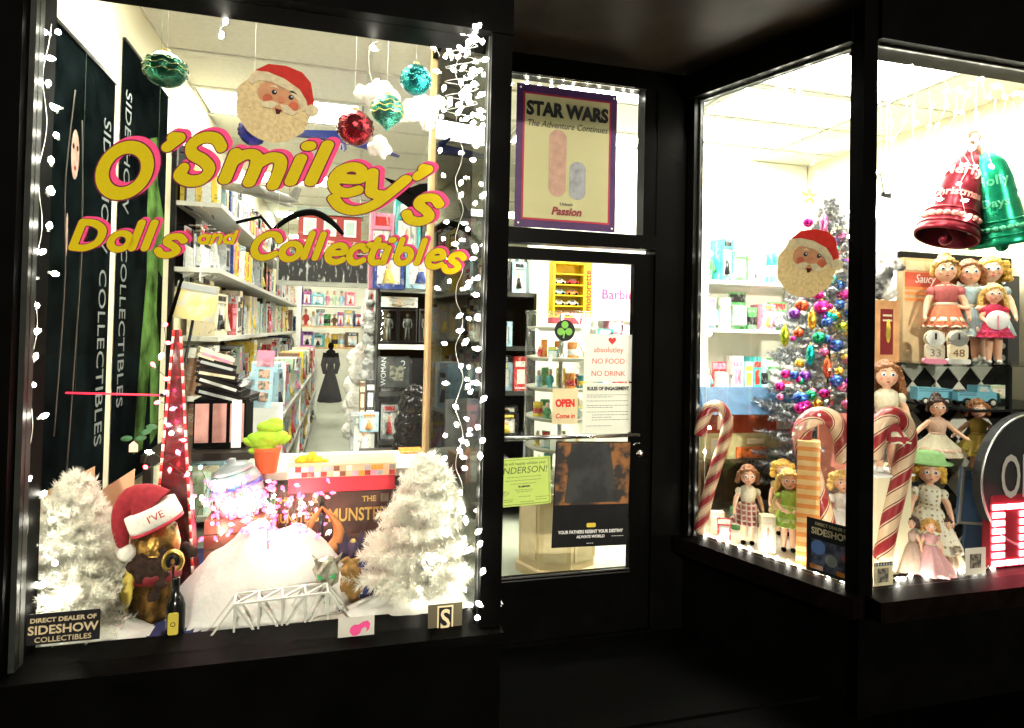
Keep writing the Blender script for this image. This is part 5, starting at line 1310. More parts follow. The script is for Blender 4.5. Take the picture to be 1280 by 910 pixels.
t = thing('toy_bow', 'black curved toy bow hanging in front of the toy building', 'toy bow', p)
MB().tube(curve_pts([(-46 * s, 0, -6 * s), (-25 * s, 0, 12 * s), (0, 0, 20 * s), (22 * s, 0, 10 * s), (38 * s, 0, -6 * s)], 20), [.012 + .012 * math.sin(math.pi * i / 19) for i in range(20)], 8).build('limb', BLACK, t)
MB().tube([(-46 * s, 0, -6 * s), (-60 * s, 0, 10 * s), (-90 * s, .1, 4 * s)], .012, 6).build('stock', BLACK, t)
MB().tube([(-46 * s, 0, -6 * s), (38 * s, 0, -6 * s)], .0012, 4).build('string', WIREW, t)
hung(t, [(0, 0, 20 * s)])
p = at(515, 240, 4.2); s = mpp(p)
t = thing('model_jet', 'small black model jet under the ceiling near the wooden post', 'model aircraft', p, R(20), ry=R(18))
MB().tube([(-38 * s, 0, 0), (-20 * s, 0, 0), (15 * s, 0, 0), (34 * s, 0, 0)], [.004, .022, .026, .004], 10).build('fuselage', BLACK, t)
MB().prism([(-10 * s, -2 * s), (30 * s, -8 * s), (32 * s, -4 * s), (0, 4 * s)], -.22, .22).build('wing', BLACK, t)
MB().prism([(20 * s, 2 * s), (32 * s, 2 * s), (34 * s, 14 * s), (28 * s, 14 * s)], -.003, .003).build('tail_fin', BLACK, t)
hung(t, [(0, 0, .02)])

# ================================================================== the bay window
# ------------------------------------------------------------------ dolls
HK, HZ = 1.22, .795                            # vintage dolls have large heads
def hp_(x, y, z): return (x * HK, y * HK, HZ + (z - HZ) * HK)
def big_head(me, z_from=.795, soft=.03):
    for v in me.vertices:
        f = max(0, min(1, (v.co.z - z_from) / soft)) if abs(v.co.x) < .13 or z_from < .7 else 0
        k = 1 + (HK - 1) * f
        v.co = Vector((v.co.x * k, v.co.y * k, HZ + (v.co.z - HZ) * k))
    return me
def doll_body(pose):
    b = MB()
    b.ball((0, 0, .885), (.078, .082, .098), 16).ball((0, -.02, .855), (.06, .06, .06), 12).ball((0, -.088, .872), (.011, .014, .013), 8)
    b.tube([(0, .005, .82), (0, .005, .74)], [.034, .036], 10)
    b.tube([(0, 0, .76), (0, 0, .70), (0, 0, .60), (0, 0, .52), (0, 0, .45)], [.05, .098, .085, .075, .095], 14)
    for s_ in (-1, 1):
        if pose == 0: arm = [(s_ * .085, 0, .72), (s_ * .15, -.01, .60), (s_ * .175, -.06, .49), (s_ * .18, -.075, .45)]
        elif pose == 1: arm = [(s_ * .085, 0, .72), (s_ * .19, 0, .62), (s_ * .27, -.06, .55), (s_ * .30, -.08, .53)]
        else: arm = [(s_ * .085, 0, .72), (s_ * .14, -.03, .60), (s_ * .10, -.13, .55), (s_ * .06, -.155, .545)]
        b.tube(arm, [.036, .032, .024, .018], 9)
        e = Vector(arm[-1]); dr_ = (e - Vector(arm[-2])).normalized()
        b.ball(e + dr_ * .02, (.02, .024, .03), 8)
        sd = Vector((-s_ * .6, -.8, 0)).normalized()
        b.tube([e + dr_ * .01, e + dr_ * .02 + sd * .03], [.010, .007], 6)
        for k in range(4): b.tube([e + dr_ * .03 + Vector((0, .018 - .012 * k, 0)), e + dr_ * (.062 - .005 * abs(k - 1.5)) + Vector((0, .02 - .014 * k, -.004))], [.0075, .0055], 5)
        b.tube([(s_ * .045, 0, .47), (s_ * .05, -.004, .27), (s_ * .052, .006, .10), (s_ * .052, 0, .03)], [.058, .044, .036, .026], 10)
        b.ball((s_ * .055, -.03, .025), (.028, .055, .024), 10)
    return big_head(remesh(b.mesh('body', SKIN), .0085, 2))
BODIES = [doll_body(i) for i in range(3)]
eye_me = MB().ball((0, 0, 0), (.015, .007, .0145), 10).mesh('eye', M('eye_white', (.85, .85, .85), .2, var=0))
iris_me = MB().ball((0, 0, 0), (.0085, .004, .0095), 10).mesh('iris', M('eye_blue', (.03, .07, .15), .1, var=0))
mouth_me = MB().ball((0, 0, 0), (.016, .006, .006), 10).mesh('mouth', M('lip_red', (.55, .05, .06), .4, var=0))
brow_me = MB().tube([(-.018, 0, 0), (0, -.002, .006), (.018, 0, .001)], .0026, 4).mesh('eyebrow', M('brow_brown', (.12, .06, .03), .6))
blush_me = MB().ball((0, 0, 0), (.016, .003, .013), 10).mesh('blush', M('blush_pink', (.78, .30, .22), .5, var=0))
shoe_me = MB().ball((0, -.012, 0), (.034, .06, .028), 12).mesh('shoe', BLACK)
shoew_me = MB().ball((0, -.012, 0), (.034, .06, .028), 12).mesh('shoe', WHITE)
HAIRS = {}
def hair_mesh(style, mat):
    k = (style, mat.name)
    if k in HAIRS: return HAIRS[k]
    b = MB(); rnd = random.Random(hash(style) % 1000)
    b.ball((0, .022, .915), (.092, .088, .092), 16)
    for i in range(9):
        a = R(-75 + i * 19); b.ball((.075 * math.sin(a), -.058 * math.cos(a) + .01, .955 - .012 * abs(i - 4) * .5), (.024, .022, .024), 8)
    if style == 'long':
        for i in range(15):
            a = R(15 + i * 11.5 + 180 * 0); x, y = .095 * math.cos(a), .02 + .075 * math.sin(a)
            b.tube([(x * .9, y, .92), (x * 1.12, y + .005, .82), (x * 1.25, y + .005, .72), (x * 1.2, y - .01, .62 + .03 * math.sin(i * 2))], [.032, .034, .03, .014], 7)
    elif style == 'curls':
        for i in range(30):
            a = R(-20 + i * 220 / 29); lay = i % 3
            b.ball((.098 * math.cos(a) * (1 + .1 * lay), .03 + .085 * math.sin(a), .93 - .055 * lay), (.036, .034, .034), 8)
    elif style == 'bun':
        b.ball((0, .05, 1.0), (.05, .05, .045), 10)
        for s_ in (-1, 1): b.ball((s_ * .085, .02, .87), (.02, .03, .05), 8)
    else:
        for s_ in (-1, 1):
            for j in range(4): b.ball((s_ * (.092 + .004 * j), .0 + .02 * j, .9 - .03 * j), (.03, .04, .034), 8)
        b.ball((0, .06, .85), (.08, .05, .06), 10)
    me = remesh(b.mesh('hair', mat), .009, 1)
    for v in me.vertices: v.co += v.normal * (.010 * noise.fractal(v.co * 45, 1, 2, 3) + .006 * noise.noise(Vector((v.co.x * 130, v.co.y * 130, v.co.z * 25))))
    for v in me.vertices: v.co = Vector(hp_(*v.co)) if v.co.z > HZ else Vector((v.co.x * HK, v.co.y * HK, HZ + (v.co.z - HZ) * .85))
    HAIRS[k] = me
    return me
def hairm(n):
    return M('hair_' + n, {'blond': (.72, .47, .14), 'auburn': (.26, .10, .035), 'dark': (.05, .022, .015), 'honey': (.50, .27, .07), 'gold': (.66, .40, .07)}[n], .42, var=.4, scale=70, bump=.5)
def doll(label, px, top, bot, Y, hair, style, dress, pose=0, length=.30, flare=.19, trim=None, sleeves=True, turn=0.0, shoes=0, hat=None, group='vintage dolls', tutu=False, zbase=None):
    p = at(px, bot, Y)
    if zbase is not None: p.z = zbase
    H = at(px, top, Y).z - p.z
    yaw_to_cam = math.atan2(-p.x, p.y) * .0 - math.atan2(p.x - EYE.x, p.y - EYE.y)
    t = thing('doll', label, 'doll', p, yaw_to_cam * .8 + R(turn), group, scale=H / 1.03)
    obj('body', BODIES[pose], t)
    for s_ in (-1, 1):
        e = obj('eye', eye_me, t, hp_(s_ * .031, -.077, .892), None, (HK * 1.1, HK, HK * 1.1)); obj('iris', iris_me, e, (0, -.0052, 0))
        obj('eyebrow', brow_me, t, hp_(s_ * .032, -.081, .92), (0, R(s_ * 6), 0), (HK, HK, HK))
        obj('shoe', shoe_me if shoes == 0 else shoew_me, t, (s_ * .055, -.018, .026))
    obj('mouth', mouth_me, t, hp_(0, -.080, .836), None, (HK * .8, HK, HK))
    for s_ in (-1, 1): obj('blush', blush_me, t, hp_(s_ * .048, -.068, .858), (0, 0, R(s_ * 35)), (HK, HK, HK))
    obj('hair', hair_mesh(style, hairm(hair)), t)
    prof = [(.052, .775), (.092, .745), (.105, .70), (.098, .63), (.086, .57)]
    if tutu: prof2 = [(.09, .56), (flare * .8, .53), (flare, .49), (flare * .98, .47), (flare * .75, .475)]
    else:
        prof2 = [(.09, .56), (.12, .52), (.09 + (flare - .09) * .55, .56 - (.56 - length) * .5), (flare, length + .02), (flare * 1.02, length), (flare * .95, length + .002)]
    b = MB(); b.lathe(list(reversed(prof)), 22)
    b.build('bodice', dress if not isinstance(dress, tuple) else dress[0], t)
    dm = dress if not isinstance(dress, tuple) else dress[1]
    if not tutu: MB().lathe([(flare * .80, length + .10), (flare * .93, length + .06), (flare * .90, length + .055)], 60, wob=lambda a, z: .06 * math.sin(a * 17 + px) * (1 if z < length + .09 else 0)).build('ruffle', trim or dm, t)
    b = MB(); b.lathe(prof2, 60, wob=lambda a, z: (.07 * math.sin(a * 11) + .035 * math.sin(a * 19 + px)) * min(1, max(0, (.56 - z) / .12))); sk = b.build('skirt', dm, t)
    if trim:
        MB().tube([(flare * 1.03 * math.cos(a), flare * 1.03 * math.sin(a), (length if not tutu else .47) + .006 + .006 * math.sin(a * 14)) for a in [2 * math.pi * i / 60 for i in range(61)]], .009, 5).build('hem_trim', trim, t)
        MB().lathe([(.058, .765), (.085, .755), (.09, .745), (.06, .75)], 18, wob=lambda a, z: .08 * math.sin(a * 8)).build('collar', trim, t)
        MB().lathe([(.090, .555), (.094, .57), (.09, .585)], 20).build('sash', trim, t)
    if sleeves:
        for s_ in (-1, 1): MB().ball((s_ * .115, 0, .69), (.048, .048, .055), 12).build('sleeve', dress if not isinstance(dress, tuple) else dress[0], t)
    if hat:
        MB().lathe([(.20, .99), (.206, .998), (.145, 1.02), (.125, 1.09), (.06, 1.115)], 24, c=(0, .03, 0)).build('hat', hat, t)
    return t
def cloth(n, c, **k): return M('cloth_' + n, c, .75, var=k.get('var', .12), scale=30, bump=.25, trans=k.get('trans', .1))
PLAID = pattern_mat('plaid_red', 'plaid', (.26, .05, .05), (.55, .45, .36), 5.0, .8)
DOTS = pattern_mat('dotted_white', 'dots', (.75, .72, .60), (.35, .25, .10), 22, .8)
# bottom row behind the slanted pane
doll('auburn doll in red plaid dress with white blouse behind the slanted pane', 934, 583, 682, 2.86, 'auburn', 'bob', (cloth('ivory', (.78, .72, .55)), PLAID), 0, .28, .2, None, True, 0, 0, None, zbase=BZ)
doll('blond doll in lime green dress beside the striped box', 985, 588, 692, 2.72, 'blond', 'long', cloth('lime', (.42, .66, .12)), 2, .34, .19, cloth('pale_lime', (.62, .74, .34)), True, 0, 0, None, zbase=BZ)
doll('curly blond doll standing behind the lime green doll', 978, 576, 680, 2.95, 'gold', 'curls', cloth('straw', (.55, .42, .18)), 0, .3, .18, None, True, 0, 0, None, zbase=BZ)
doll('blond doll in white tulle dress next to the corner post', 1052, 590, 705, 2.62, 'blond', 'curls', cloth('tulle', (.80, .80, .76), trans=.35), 1, .12, .26, WHITE, True, 0, 1, None, zbase=BZ)
# checked back cabinet
CY = 2.86
xL, xR = at(1128, 400, CY).x, at(1268, 400, CY).x
cab = thing('checked_cabinet', 'display cabinet with black and white checked back and glass shelves', 'cabinet', (xL, CY, BZ))
CW = xR - xL; czt = at(1200, 318, CY).z - BZ
bx((0, .02, 0), (CW, .04, czt)).build('back_panel', M('check_black', (.008, .008, .008), .5, spec=.1), cab)
CKW = M('check_white', (.62, .60, .54), .45, var=.08)
d_ = .085; nx, nz = int(CW / (2 * d_)), int(czt / (2 * d_))
ck = MB().add([(-d_, 0, 0), (0, 0, -d_), (d_, 0, 0), (0, 0, d_), (-d_, .006, 0), (0, .006, -d_), (d_, .006, 0), (0, .006, d_)], [(0, 1, 2, 3), (7, 6, 5, 4), (0, 4, 5, 1), (1, 5, 6, 2), (2, 6, 7, 3), (3, 7, 4, 0)]).mesh('check', CKW)
for i in range(nx):
    for j in range(nz + 1):
        zc = d_ + j * 2 * d_
        if zc + d_ < czt: obj('check', ck, cab, (d_ * 1.1 + i * 2 * d_, .012, zc))
bx((CW, -.3, 0), (CW + .04, .04, czt + .1)).build('side_panel', CREAM, cab)
sz = [at(1200, 452, 2.75).z - BZ, at(1200, 503, 2.75).z - BZ, at(1200, 588, 2.6).z - BZ]
for k, z in enumerate(sz):
    bx((-.0 if k else -.28, -.42, z - .012), (CW, .019, z)).build('shelf', CLEAR if k != 1 else M('smoked_shelf', (.012, .012, .012), .3, spec=.2), cab)
for x in (.25, CW - .12): bx((x, -.41, sz[1]), (x + .02, -.39, sz[0] - .012)).build('upright', BLACKM, cab)
SZ = [BZ + z for z in sz]
DOT2 = pattern_mat('dotted_black', 'dots', (.02, .02, .02), (.7, .7, .66), 16, .7)
t = tag(bx((at(1258, 400, 2.8).x, 2.79, SZ[0]), (at(1272, 400, 2.8).x, 2.83, at(1262, 345, 2.8).z)).build('dotted_card', DOT2), 'narrow black card with white dots at the cabinet edge', 'card')
doll('doll in red and white top on the top glass shelf, leftmost', 1181, 322, 448, 2.68, 'honey', 'bun', (cloth('rose', (.48, .12, .12)), cloth('rust', (.55, .16, .08))), 0, .34, .18, cloth('ivory', (.78, .72, .55)), True, 0, 1, None, zbase=SZ[0])
doll('brown haired doll in pale blue dress on the top glass shelf', 1211, 326, 449, 2.64, 'auburn', 'bob', cloth('sky', (.38, .50, .55)), 2, .26, .19, cloth('ivory', (.78, .72, .55)), True, 0, 1, None, zbase=SZ[0])
doll('blond doll in grey blue dress behind the red coat doll', 1238, 322, 449, 2.74, 'gold', 'curls', cloth('greyblue', (.36, .44, .44)), 0, .26, .19, None, True, 0, 1, None, zbase=SZ[0])
dd = doll('long haired blond doll in red coat with white round muff', 1242, 356, 452, 2.52, 'blond', 'long', cloth('crimson', (.58, .03, .08)), 2, .34, .2, cloth('fuchsia', (.6, .06, .2)), True, 0, 1, None, zbase=SZ[0])
m = MB(); m.T = Matrix.Translation((0, -.19, .56)) @ Matrix.Rotation(R(90), 4, 'X'); m.lathe([(.12, 0), (.125, .015), (.11, .03), (.02, .034)], 24); m.build('muff', M('muff_white', (.85, .84, .84), .5), dd)
m = MB(); m.box((-.008, -.235, .45), (.008, -.226, .62)); m.build('muff_ribbon', pm('pink'), dd)
# toy clocks
for k, (px, lab) in enumerate(((1168, 'pink based toy clock figure at the shelf front, left'), (1197, 'white based toy clock figure at the shelf front, right'))):
    p = at(px, 448, 2.5); p.z = SZ[0]; s = mpp(p)
    t = thing('toy_clock', lab, 'toy clock', p, -R(35), 'toy clocks')
    MB().prism(rrect(-12 * s, 12 * s, 0, 6 * s, 2 * s), -.03, .03).build('base', pm('pink' if k == 0 else 'white'), t)
    MB().prism(rrect(-10 * s, 10 * s, 6 * s, 24 * s, 3 * s), -.02, .02).build('case', pm('cream'), t)
    MB().prism(disc(0, 31 * s, 9.5 * s), -.022, -.004).build('dial', pm('white'), t)
    MB().prism(disc(0, 31 * s, 11 * s), -.003, .02).build('rim', pm('cream'), t)
    MB().box((-1 * s, -.026, 30 * s), (1 * s, -.0225, 38 * s)).build('hand', INK, t)
    text('printed_number', '33' if k == 0 else '48', 13 * s, pm('brown'), t, (0, -.0205, 9 * s), ext=.0006)
# tall book-like box with red script
t, w, h, D_ = px_thing('doll_box', 'faded vintage doll box with red and orange label behind the dolls', 'box', 1128, 1180, 322, 450, 2.8, .05, None)
t.location.z = SZ[0]
bx((-w / 2, 0, 0), (w / 2, .045, h)).build('carton', M('faded_box', (.62, .45, .26), .6, var=.15), t)
bx((-w * .46, -.003, h * .72), (w * .42, -.0005, h * .86)).build('label', M('label_red', (.55, .10, .06), .5), t)
bx((-w * .44, -.003, h * .88), (w * .3, -.0005, h * .97)).build('label', pm('cream'), t)
text('printed_text', 'Saucy', h * .12, WI, t, (-.0, -.005, h * .76), shear=.3, ext=.0005, xs=.9)
for z in (.58, .64, .69): bx((-w * .46, -.002, h * z), (w * .46, -.0005, h * (z + .03))).build('stripe', M('label_orange', (.70, .25, .08), .5), t)
t, w, h, D_ = px_thing('doll_box', 'orange and red boxed doll standing left of the faded box', 'box', 1093, 1124, 375, 452, 2.62, .06, None)
t.location.z = SZ[0]; 
bx((-w / 2, 0, 0), (w / 2, .06, h)).build('carton', M('pale_orange', (.66, .34, .15), .6, var=.2), t)
bx((-w * .28, -.003, h * .12), (w * .22, -.0005, h * .86)).build('label', DARKRED, t)
MB().ball((w * .02, -.004, h * .5), (w * .1, .004, h * .2), 10).build('picture', pm('yellow'), t)
for z in (.66, .74): bx((-w * .2, -.005, h * z), (w * .16, -.0032, h * (z + .03))).build('printed_line', pm('cream'), t)
# trucks
def truck(label, px0, px1, bot, Y, cab_right):
    a, b_ = at(px0, bot, Y), at(px1, bot, Y); L = (b_ - a).length
    t = thing('toy_truck', label, 'toy truck', ((a.x + b_.x) / 2, Y, SZ[1] + .001), -R(18), 'pale blue toy trucks', scale=L)
    BL = M('truck_blue', (.16, .45, .60), .3, var=.06, coat=.4)
    MB().prism([(-.5, .14), (.5, .14), (.5, .34), (.34, .38), (.22, .52), (-.02, .52), (-.04, .36), (-.5, .36)] if cab_right else [(-.5, .14), (.5, .14), (.5, .48), (.3, .5), (-.5, .52)], -.2, .2).build('body', BL, t)
    if cab_right:
        MB().prism([(.0, .38), (.26, .38), (.19, .49), (.02, .49)], -.205, .205).build('side_window', M('truck_glass', (.55, .58, .55), .1), t)
        bx((.5, -.17, .14), (.53, .17, .19)).build('bumper', STEEL, t)
        for y in (-.12, .12): MB().ball((.5, y, .26), (.02, .035, .035), 10).build('headlight', WHITE, t)
    for z in (.40, .46) if not cab_right else (.28, .33): bx((-.46, -.206, z), (-.06 if cab_right else .44, -.201, z + .02)).build('side_rail', M('truck_dark', (.04, .12, .18), .4), t)
    for x in (-.28, .32):
        for y in (-.18, .18):
            b = MB(); b.T = Matrix.Translation((x, y, .11)) @ Matrix.Rotation(R(90), 4, 'X'); b.lathe([(.08, -.05), (.11, -.035), (.11, .035), (.08, .05)], 16); w_ = b.build('wheel', M('rubber', (.015, .015, .015), .7), t)
            b = MB(); b.T = Matrix.Translation((x, y, .11)) @ Matrix.Rotation(R(90), 4, 'X'); b.lathe([(.06, -.053), (.065, -.02), (.065, .02), (.06, .053), (.02, .056)], 14); b.build('hub', CKW, w_)
truck('pale blue toy delivery truck on the checked shelf, left of two', 1147, 1180, 499, 2.68, False)
truck('pale blue toy pickup truck on the checked shelf, right of two', 1197, 1236, 504, 2.58, True)
px_box('carton', 'pale green', 'cream', 1238, 1262, 482, 498, 2.62, .06, 'at the right end of the truck shelf', 'boxes in the bay')
# middle row
doll('large auburn doll in cream and red dress left of the trucks', 1107, 452, 590, 2.42, 'auburn', 'long', (cloth('ivory', (.78, .72, .55)), cloth('winered', (.35, .03, .04))), 0, .3, .2, cloth('ivory', (.78, .72, .55)), True, 0, 1, None)
t = thing('doll_plinth', 'cream plinth under the large auburn doll', 'plinth', (at(1107, 590, 2.42).x, 2.42, BZ))
pzz = at(1107, 590, 2.42).z - BZ
MB().box((-.1, -.05, 0), (.1, .12, pzz - .012)).build('base', CREAM, t); bx((-.11, -.06, pzz - .011), (.11, .13, pzz - .001)).build('cap', WHITE, t)
doll('dark haired ballerina doll in pale pink and white tutu', 1171, 497, 600, 2.5, 'dark', 'bun', (cloth('palepink', (.75, .50, .38)), cloth('tutu', (.80, .76, .58), trans=.35)), 1, .3, .30, cloth('palepink', (.75, .50, .38)), False, 8, 1, None, tutu=False, zbase=SZ[2])
doll('brown haired ballerina doll in golden yellow tutu', 1222, 500, 606, 2.5, 'auburn', 'bob', (cloth('mustard', (.52, .38, .08)), cloth('yellowtulle', (.74, .58, .12), trans=.35)), 1, .28, .29, cloth('mustard', (.52, .38, .08)), False, 4, 1, None, zbase=SZ[2])
# lower row
GREENHAT = cloth('greenhat', (.25, .45, .18))
doll('blond doll in dotted white dress and green brimmed hat', 1161, 574, 690, 2.44, 'gold', 'bob', DOTS, 0, .16, .27, cloth('ivory', (.78, .72, .55)), True, 0, 1, GREENHAT, zbase=BZ)
doll('tiny doll in wide pale pink gown at the glass', 1163, 650, 706, 2.33, 'honey', 'curls', cloth('blush', (.74, .42, .44), trans=.3), 0, .02, .42, cloth('ivory', (.78, .72, .55)), True, 0, 1, None, zbase=BZ)
doll('tiny doll in dusky beige gown left of the pink gown', 1137, 645, 700, 2.38, 'dark', 'curls', cloth('dusk', (.48, .34, .28)), 0, .02, .34, None, True, 0, 1, None, zbase=BZ)
doll('tiny dark haired doll in cream gown right of the pink gown', 1184, 648, 700, 2.37, 'dark', 'bun', cloth('creamgown', (.75, .62, .46)), 0, .02, .36, None, True, 0, 1, None, zbase=BZ)
MBt = thing('dotted_cushion', 'black cushion with white dots behind the dotted dress doll', 'cushion', at(1162, 650, 2.62))
MBt.location.z = BZ + .12
b = MB(); b.ball((0, 0, .02), (.26, .05, .16), 20); b.build('cover', DOT2, MBt)
for s_ in (-1, 1): MB().tube([(s_ * .2, .02, .02), (s_ * .24, .05, -.12)], .008, 6).build('prop_leg', BLACKM, MBt)
t, w, h, D_ = px_thing('green_gift', 'bright green gift box under the tiny pink gown', 'gift box', 1140, 1190, 690, 712, 2.42, .1, None); t.location.z = BZ
bx((-w / 2, 0, 0), (w / 2, .1, h)).build('box', M('gift_green', (.05, .45, .10), .5), t); bx((-.012, -.003, 0), (.012, .103, h + .003)).build('ribbon', WHITE, t)
# blue framed board and small photo cards
t, w, h, D_ = px_thing('framed_board', 'blue pin board in cream frame behind the lit open sign', 'board', 1197, 1246, 586, 656, 2.5, .02, None, 6)
bx((-w / 2, .004, 0), (w / 2, .016, h)).build('board', M('board_blue', (.13, .26, .52), .7, var=.15), t)
for a, b_ in (((-w / 2, 0), (-w / 2 + .014, h)), ((w / 2 - .014, 0), (w / 2, h)), ((-w / 2 + .014, 0), (w / 2 - .014, .014)), ((-w / 2 + .014, h - .014), (w / 2 - .014, h))): bx((a[0], -.004, a[1]), (b_[0], .0035, b_[1])).build('frame_bar', CKW, t)
for x in (-.05, .05): MB().tube([(x, .017, h * .7), (x, .12, BZ - t.location.z + .002)], .005, 5).build('easel_leg', BLACKM, t)
bx((-.07, .005, BZ - t.location.z + .002), (.07, .02, -.001)).build('foot', M('board_blue2', (.10, .16, .30), .7), t)
for (px0, px1, y0, y1, lab, bd_) in ((1092, 1116, 703, 736, 'small film strip card at the foot of the corner post', True), (1207, 1232, 685, 718, 'small framed portrait card beside the lit open sign', False)):
    t, w, h, D_ = px_thing('photo_card', lab, 'card', px0, px1, y0, y1, 2.235, .003, None)
    bx((-w / 2, 0, 0), (w / 2, .003, h)).build('card', PAPER if not bd_ else pm('cream'), t)
    bx((-w * .3, -.002, h * .25), (w * .25, -.0004, h * .78)).build('picture', pattern_mat('pic_' + str(px0), 'blot', (.30, .24, .18), (.05, .05, .05), 45), t)
    if bd_:
        for z in (0.0, h * .88):
            b = MB().box((-w / 2, -.002, z), (w / 2, -.0004, z + h * .12)); b.build('film_edge', INK, t)
            for k in range(7): bx((-w / 2 + (k + .25) * w / 7, -.003, z + h * .03), (-w / 2 + (k + .7) * w / 7, -.0022, z + h * .09)).build('sprocket_hole', WHITE, t)

# ------------------------------------------------------------------ lit open sign
p = at(1262, 712, 2.29); s = mpp(p)
t = thing('open_led_sign', 'grey round topped open sign with red lit panel', 'open sign', (p.x, 2.29, BZ), 0)
HS = M('sign_housing', (.022, .023, .025), .4, var=.15)
s = mpp(Vector((p.x, 2.29, p.z)))
zc = at(1290, 600, 2.29).z - BZ; xc = at(1290, 600, 2.29).x - p.x
rr = xc - (at(1222, 600, 2.29).x - p.x)
zl = at(1262, 626, 2.29).z - BZ
x0 = at(1237, 660, 2.29).x - p.x; x1 = xc + (xc - x0)
MB().prism(disc(xc, zc, rr * .95, 40), 0, .04).build('round_head', HS, t)
m = MB()
for i in range(40):
    pass
m.tube([(xc + rr * .93 * math.cos(2 * math.pi * i / 48), .0, zc + rr * .7 * math.sin(2 * math.pi * i / 48) * 1.33) for i in range(49)], .006, 6); m.build('head_rim', ALU, t)
MB().prism(rrect(x0, x1, .012, zl + .03, .01), -.002, .036).build('panel_housing', M('panel_red', (.22, .01, .02), .4), t)
text('printed_text', 'OPEN', rr * .86, M('sign_grey', (.42, .38, .35), .5, var=0), t, (xc, -.005, zc - rr * .22), ext=.001, xs=.54, offset=.002)
LED = M('led_red', (1.0, .12, .16), .5, emit=9.0, var=0, ecol=(1.0, .16, .2))
ph = zl - .012; pw_ = x1 - x0
cells = {(c_, r_) for c_ in range(6) for r_ in range(8)}
for r_ in range(8):
    for c_ in range(6):
        if r_ == 7 or c_ in (0, 5) or (c_ in (2, 3) and r_ not in (0,)) or (r_ == 0):
            xx = x0 + .012 + c_ * (pw_ - .02) / 6; zz = .02 + r_ * ph / 8.2
            bx((xx, -.008, zz), (xx + (pw_ - .02) / 6 * .86, -.0025, zz + ph / 8 * .62)).build('led_bar', LED, t)
bx((x0 - .01, 0, 0), (x1 + .01, .05, .011)).build('foot', BLACKM, t)

# ------------------------------------------------------------------ candy canes
def cane(label, pts_px, Y, r, plane=None):
    P_ = [Vector((x, y)) for x, y in pts_px]
    P3 = []
    for q in P_:
        P3.append(at(q.x, q.y, Y))
    C_ = curve_pts(P3, 90); base = C_[0].copy()
    t = thing('candy_cane', label, 'candy cane', base, group='striped candy canes')
    n = 40; vs_, fs, mi = [], [], []
    prev = None; acc = 0.0; lens = []
    for k, p_ in enumerate(C_):
        tg = (C_[min(k + 1, 89)] - C_[max(k - 1, 0)]).normalized()
        u = Vector((0, 1, 0)) if prev is None else prev; u = (u - tg * u.dot(tg)).normalized(); prev = u; w = tg.cross(u)
        if k: acc += (p_ - C_[k - 1]).length
        lens.append(acc)
        rr_ = r * min(1, math.sqrt(max(.02, min(k, 89 - k) / 1.5))) if min(k, 89 - k) < 2 else r
        for i in range(n):
            a = 2 * math.pi * (i / n + lens[k] / (2 * math.pi * r * 1.15)); vs_.append(p_ - base + (u * math.cos(a) + w * math.sin(a)) * rr_)
    for k in range(89):
        for i in range(n):
            i2 = (i + 1) % n; fs.append((k * n + i, k * n + i2, (k + 1) * n + i2, (k + 1) * n + i))
            f_ = i % 20; mi.append(1 if f_ < 8 else (2 if f_ in (9, 18) else 0))
    fs.append(tuple(reversed(range(n)))); fs.append(tuple(range(89 * n, 90 * n))); mi += [1, 0]
    b = MB(); b.add(vs_, fs, 0, True); b.m = mi
    b.build('cane', [M('cane_cream', (.50, .35, .23), .3, var=.06, coat=.3), M('cane_red', (.21, .014, .018), .3, var=.08, coat=.3), M('cane_line', (.10, .02, .02), .4)], t)
    return t
cane('striped candy cane leaning at the far end of the slanted pane', [(874, 668), (882, 630), (896, 580), (907, 545), (908, 522), (898, 508), (885, 512), (878, 530), (875, 546)], 2.96, .032)
cane('thick striped candy cane left of the corner post', [(1038, 690), (1032, 650), (1018, 600), (1005, 560), (1004, 535), (1020, 520), (1040, 524), (1052, 545), (1056, 580)], 2.6, .044)
cane('striped candy cane right of the corner post', [(1102, 703), (1112, 650), (1124, 600), (1133, 560), (1131, 532), (1116, 518), (1101, 528), (1094, 552), (1092, 575)], 2.36, .042)

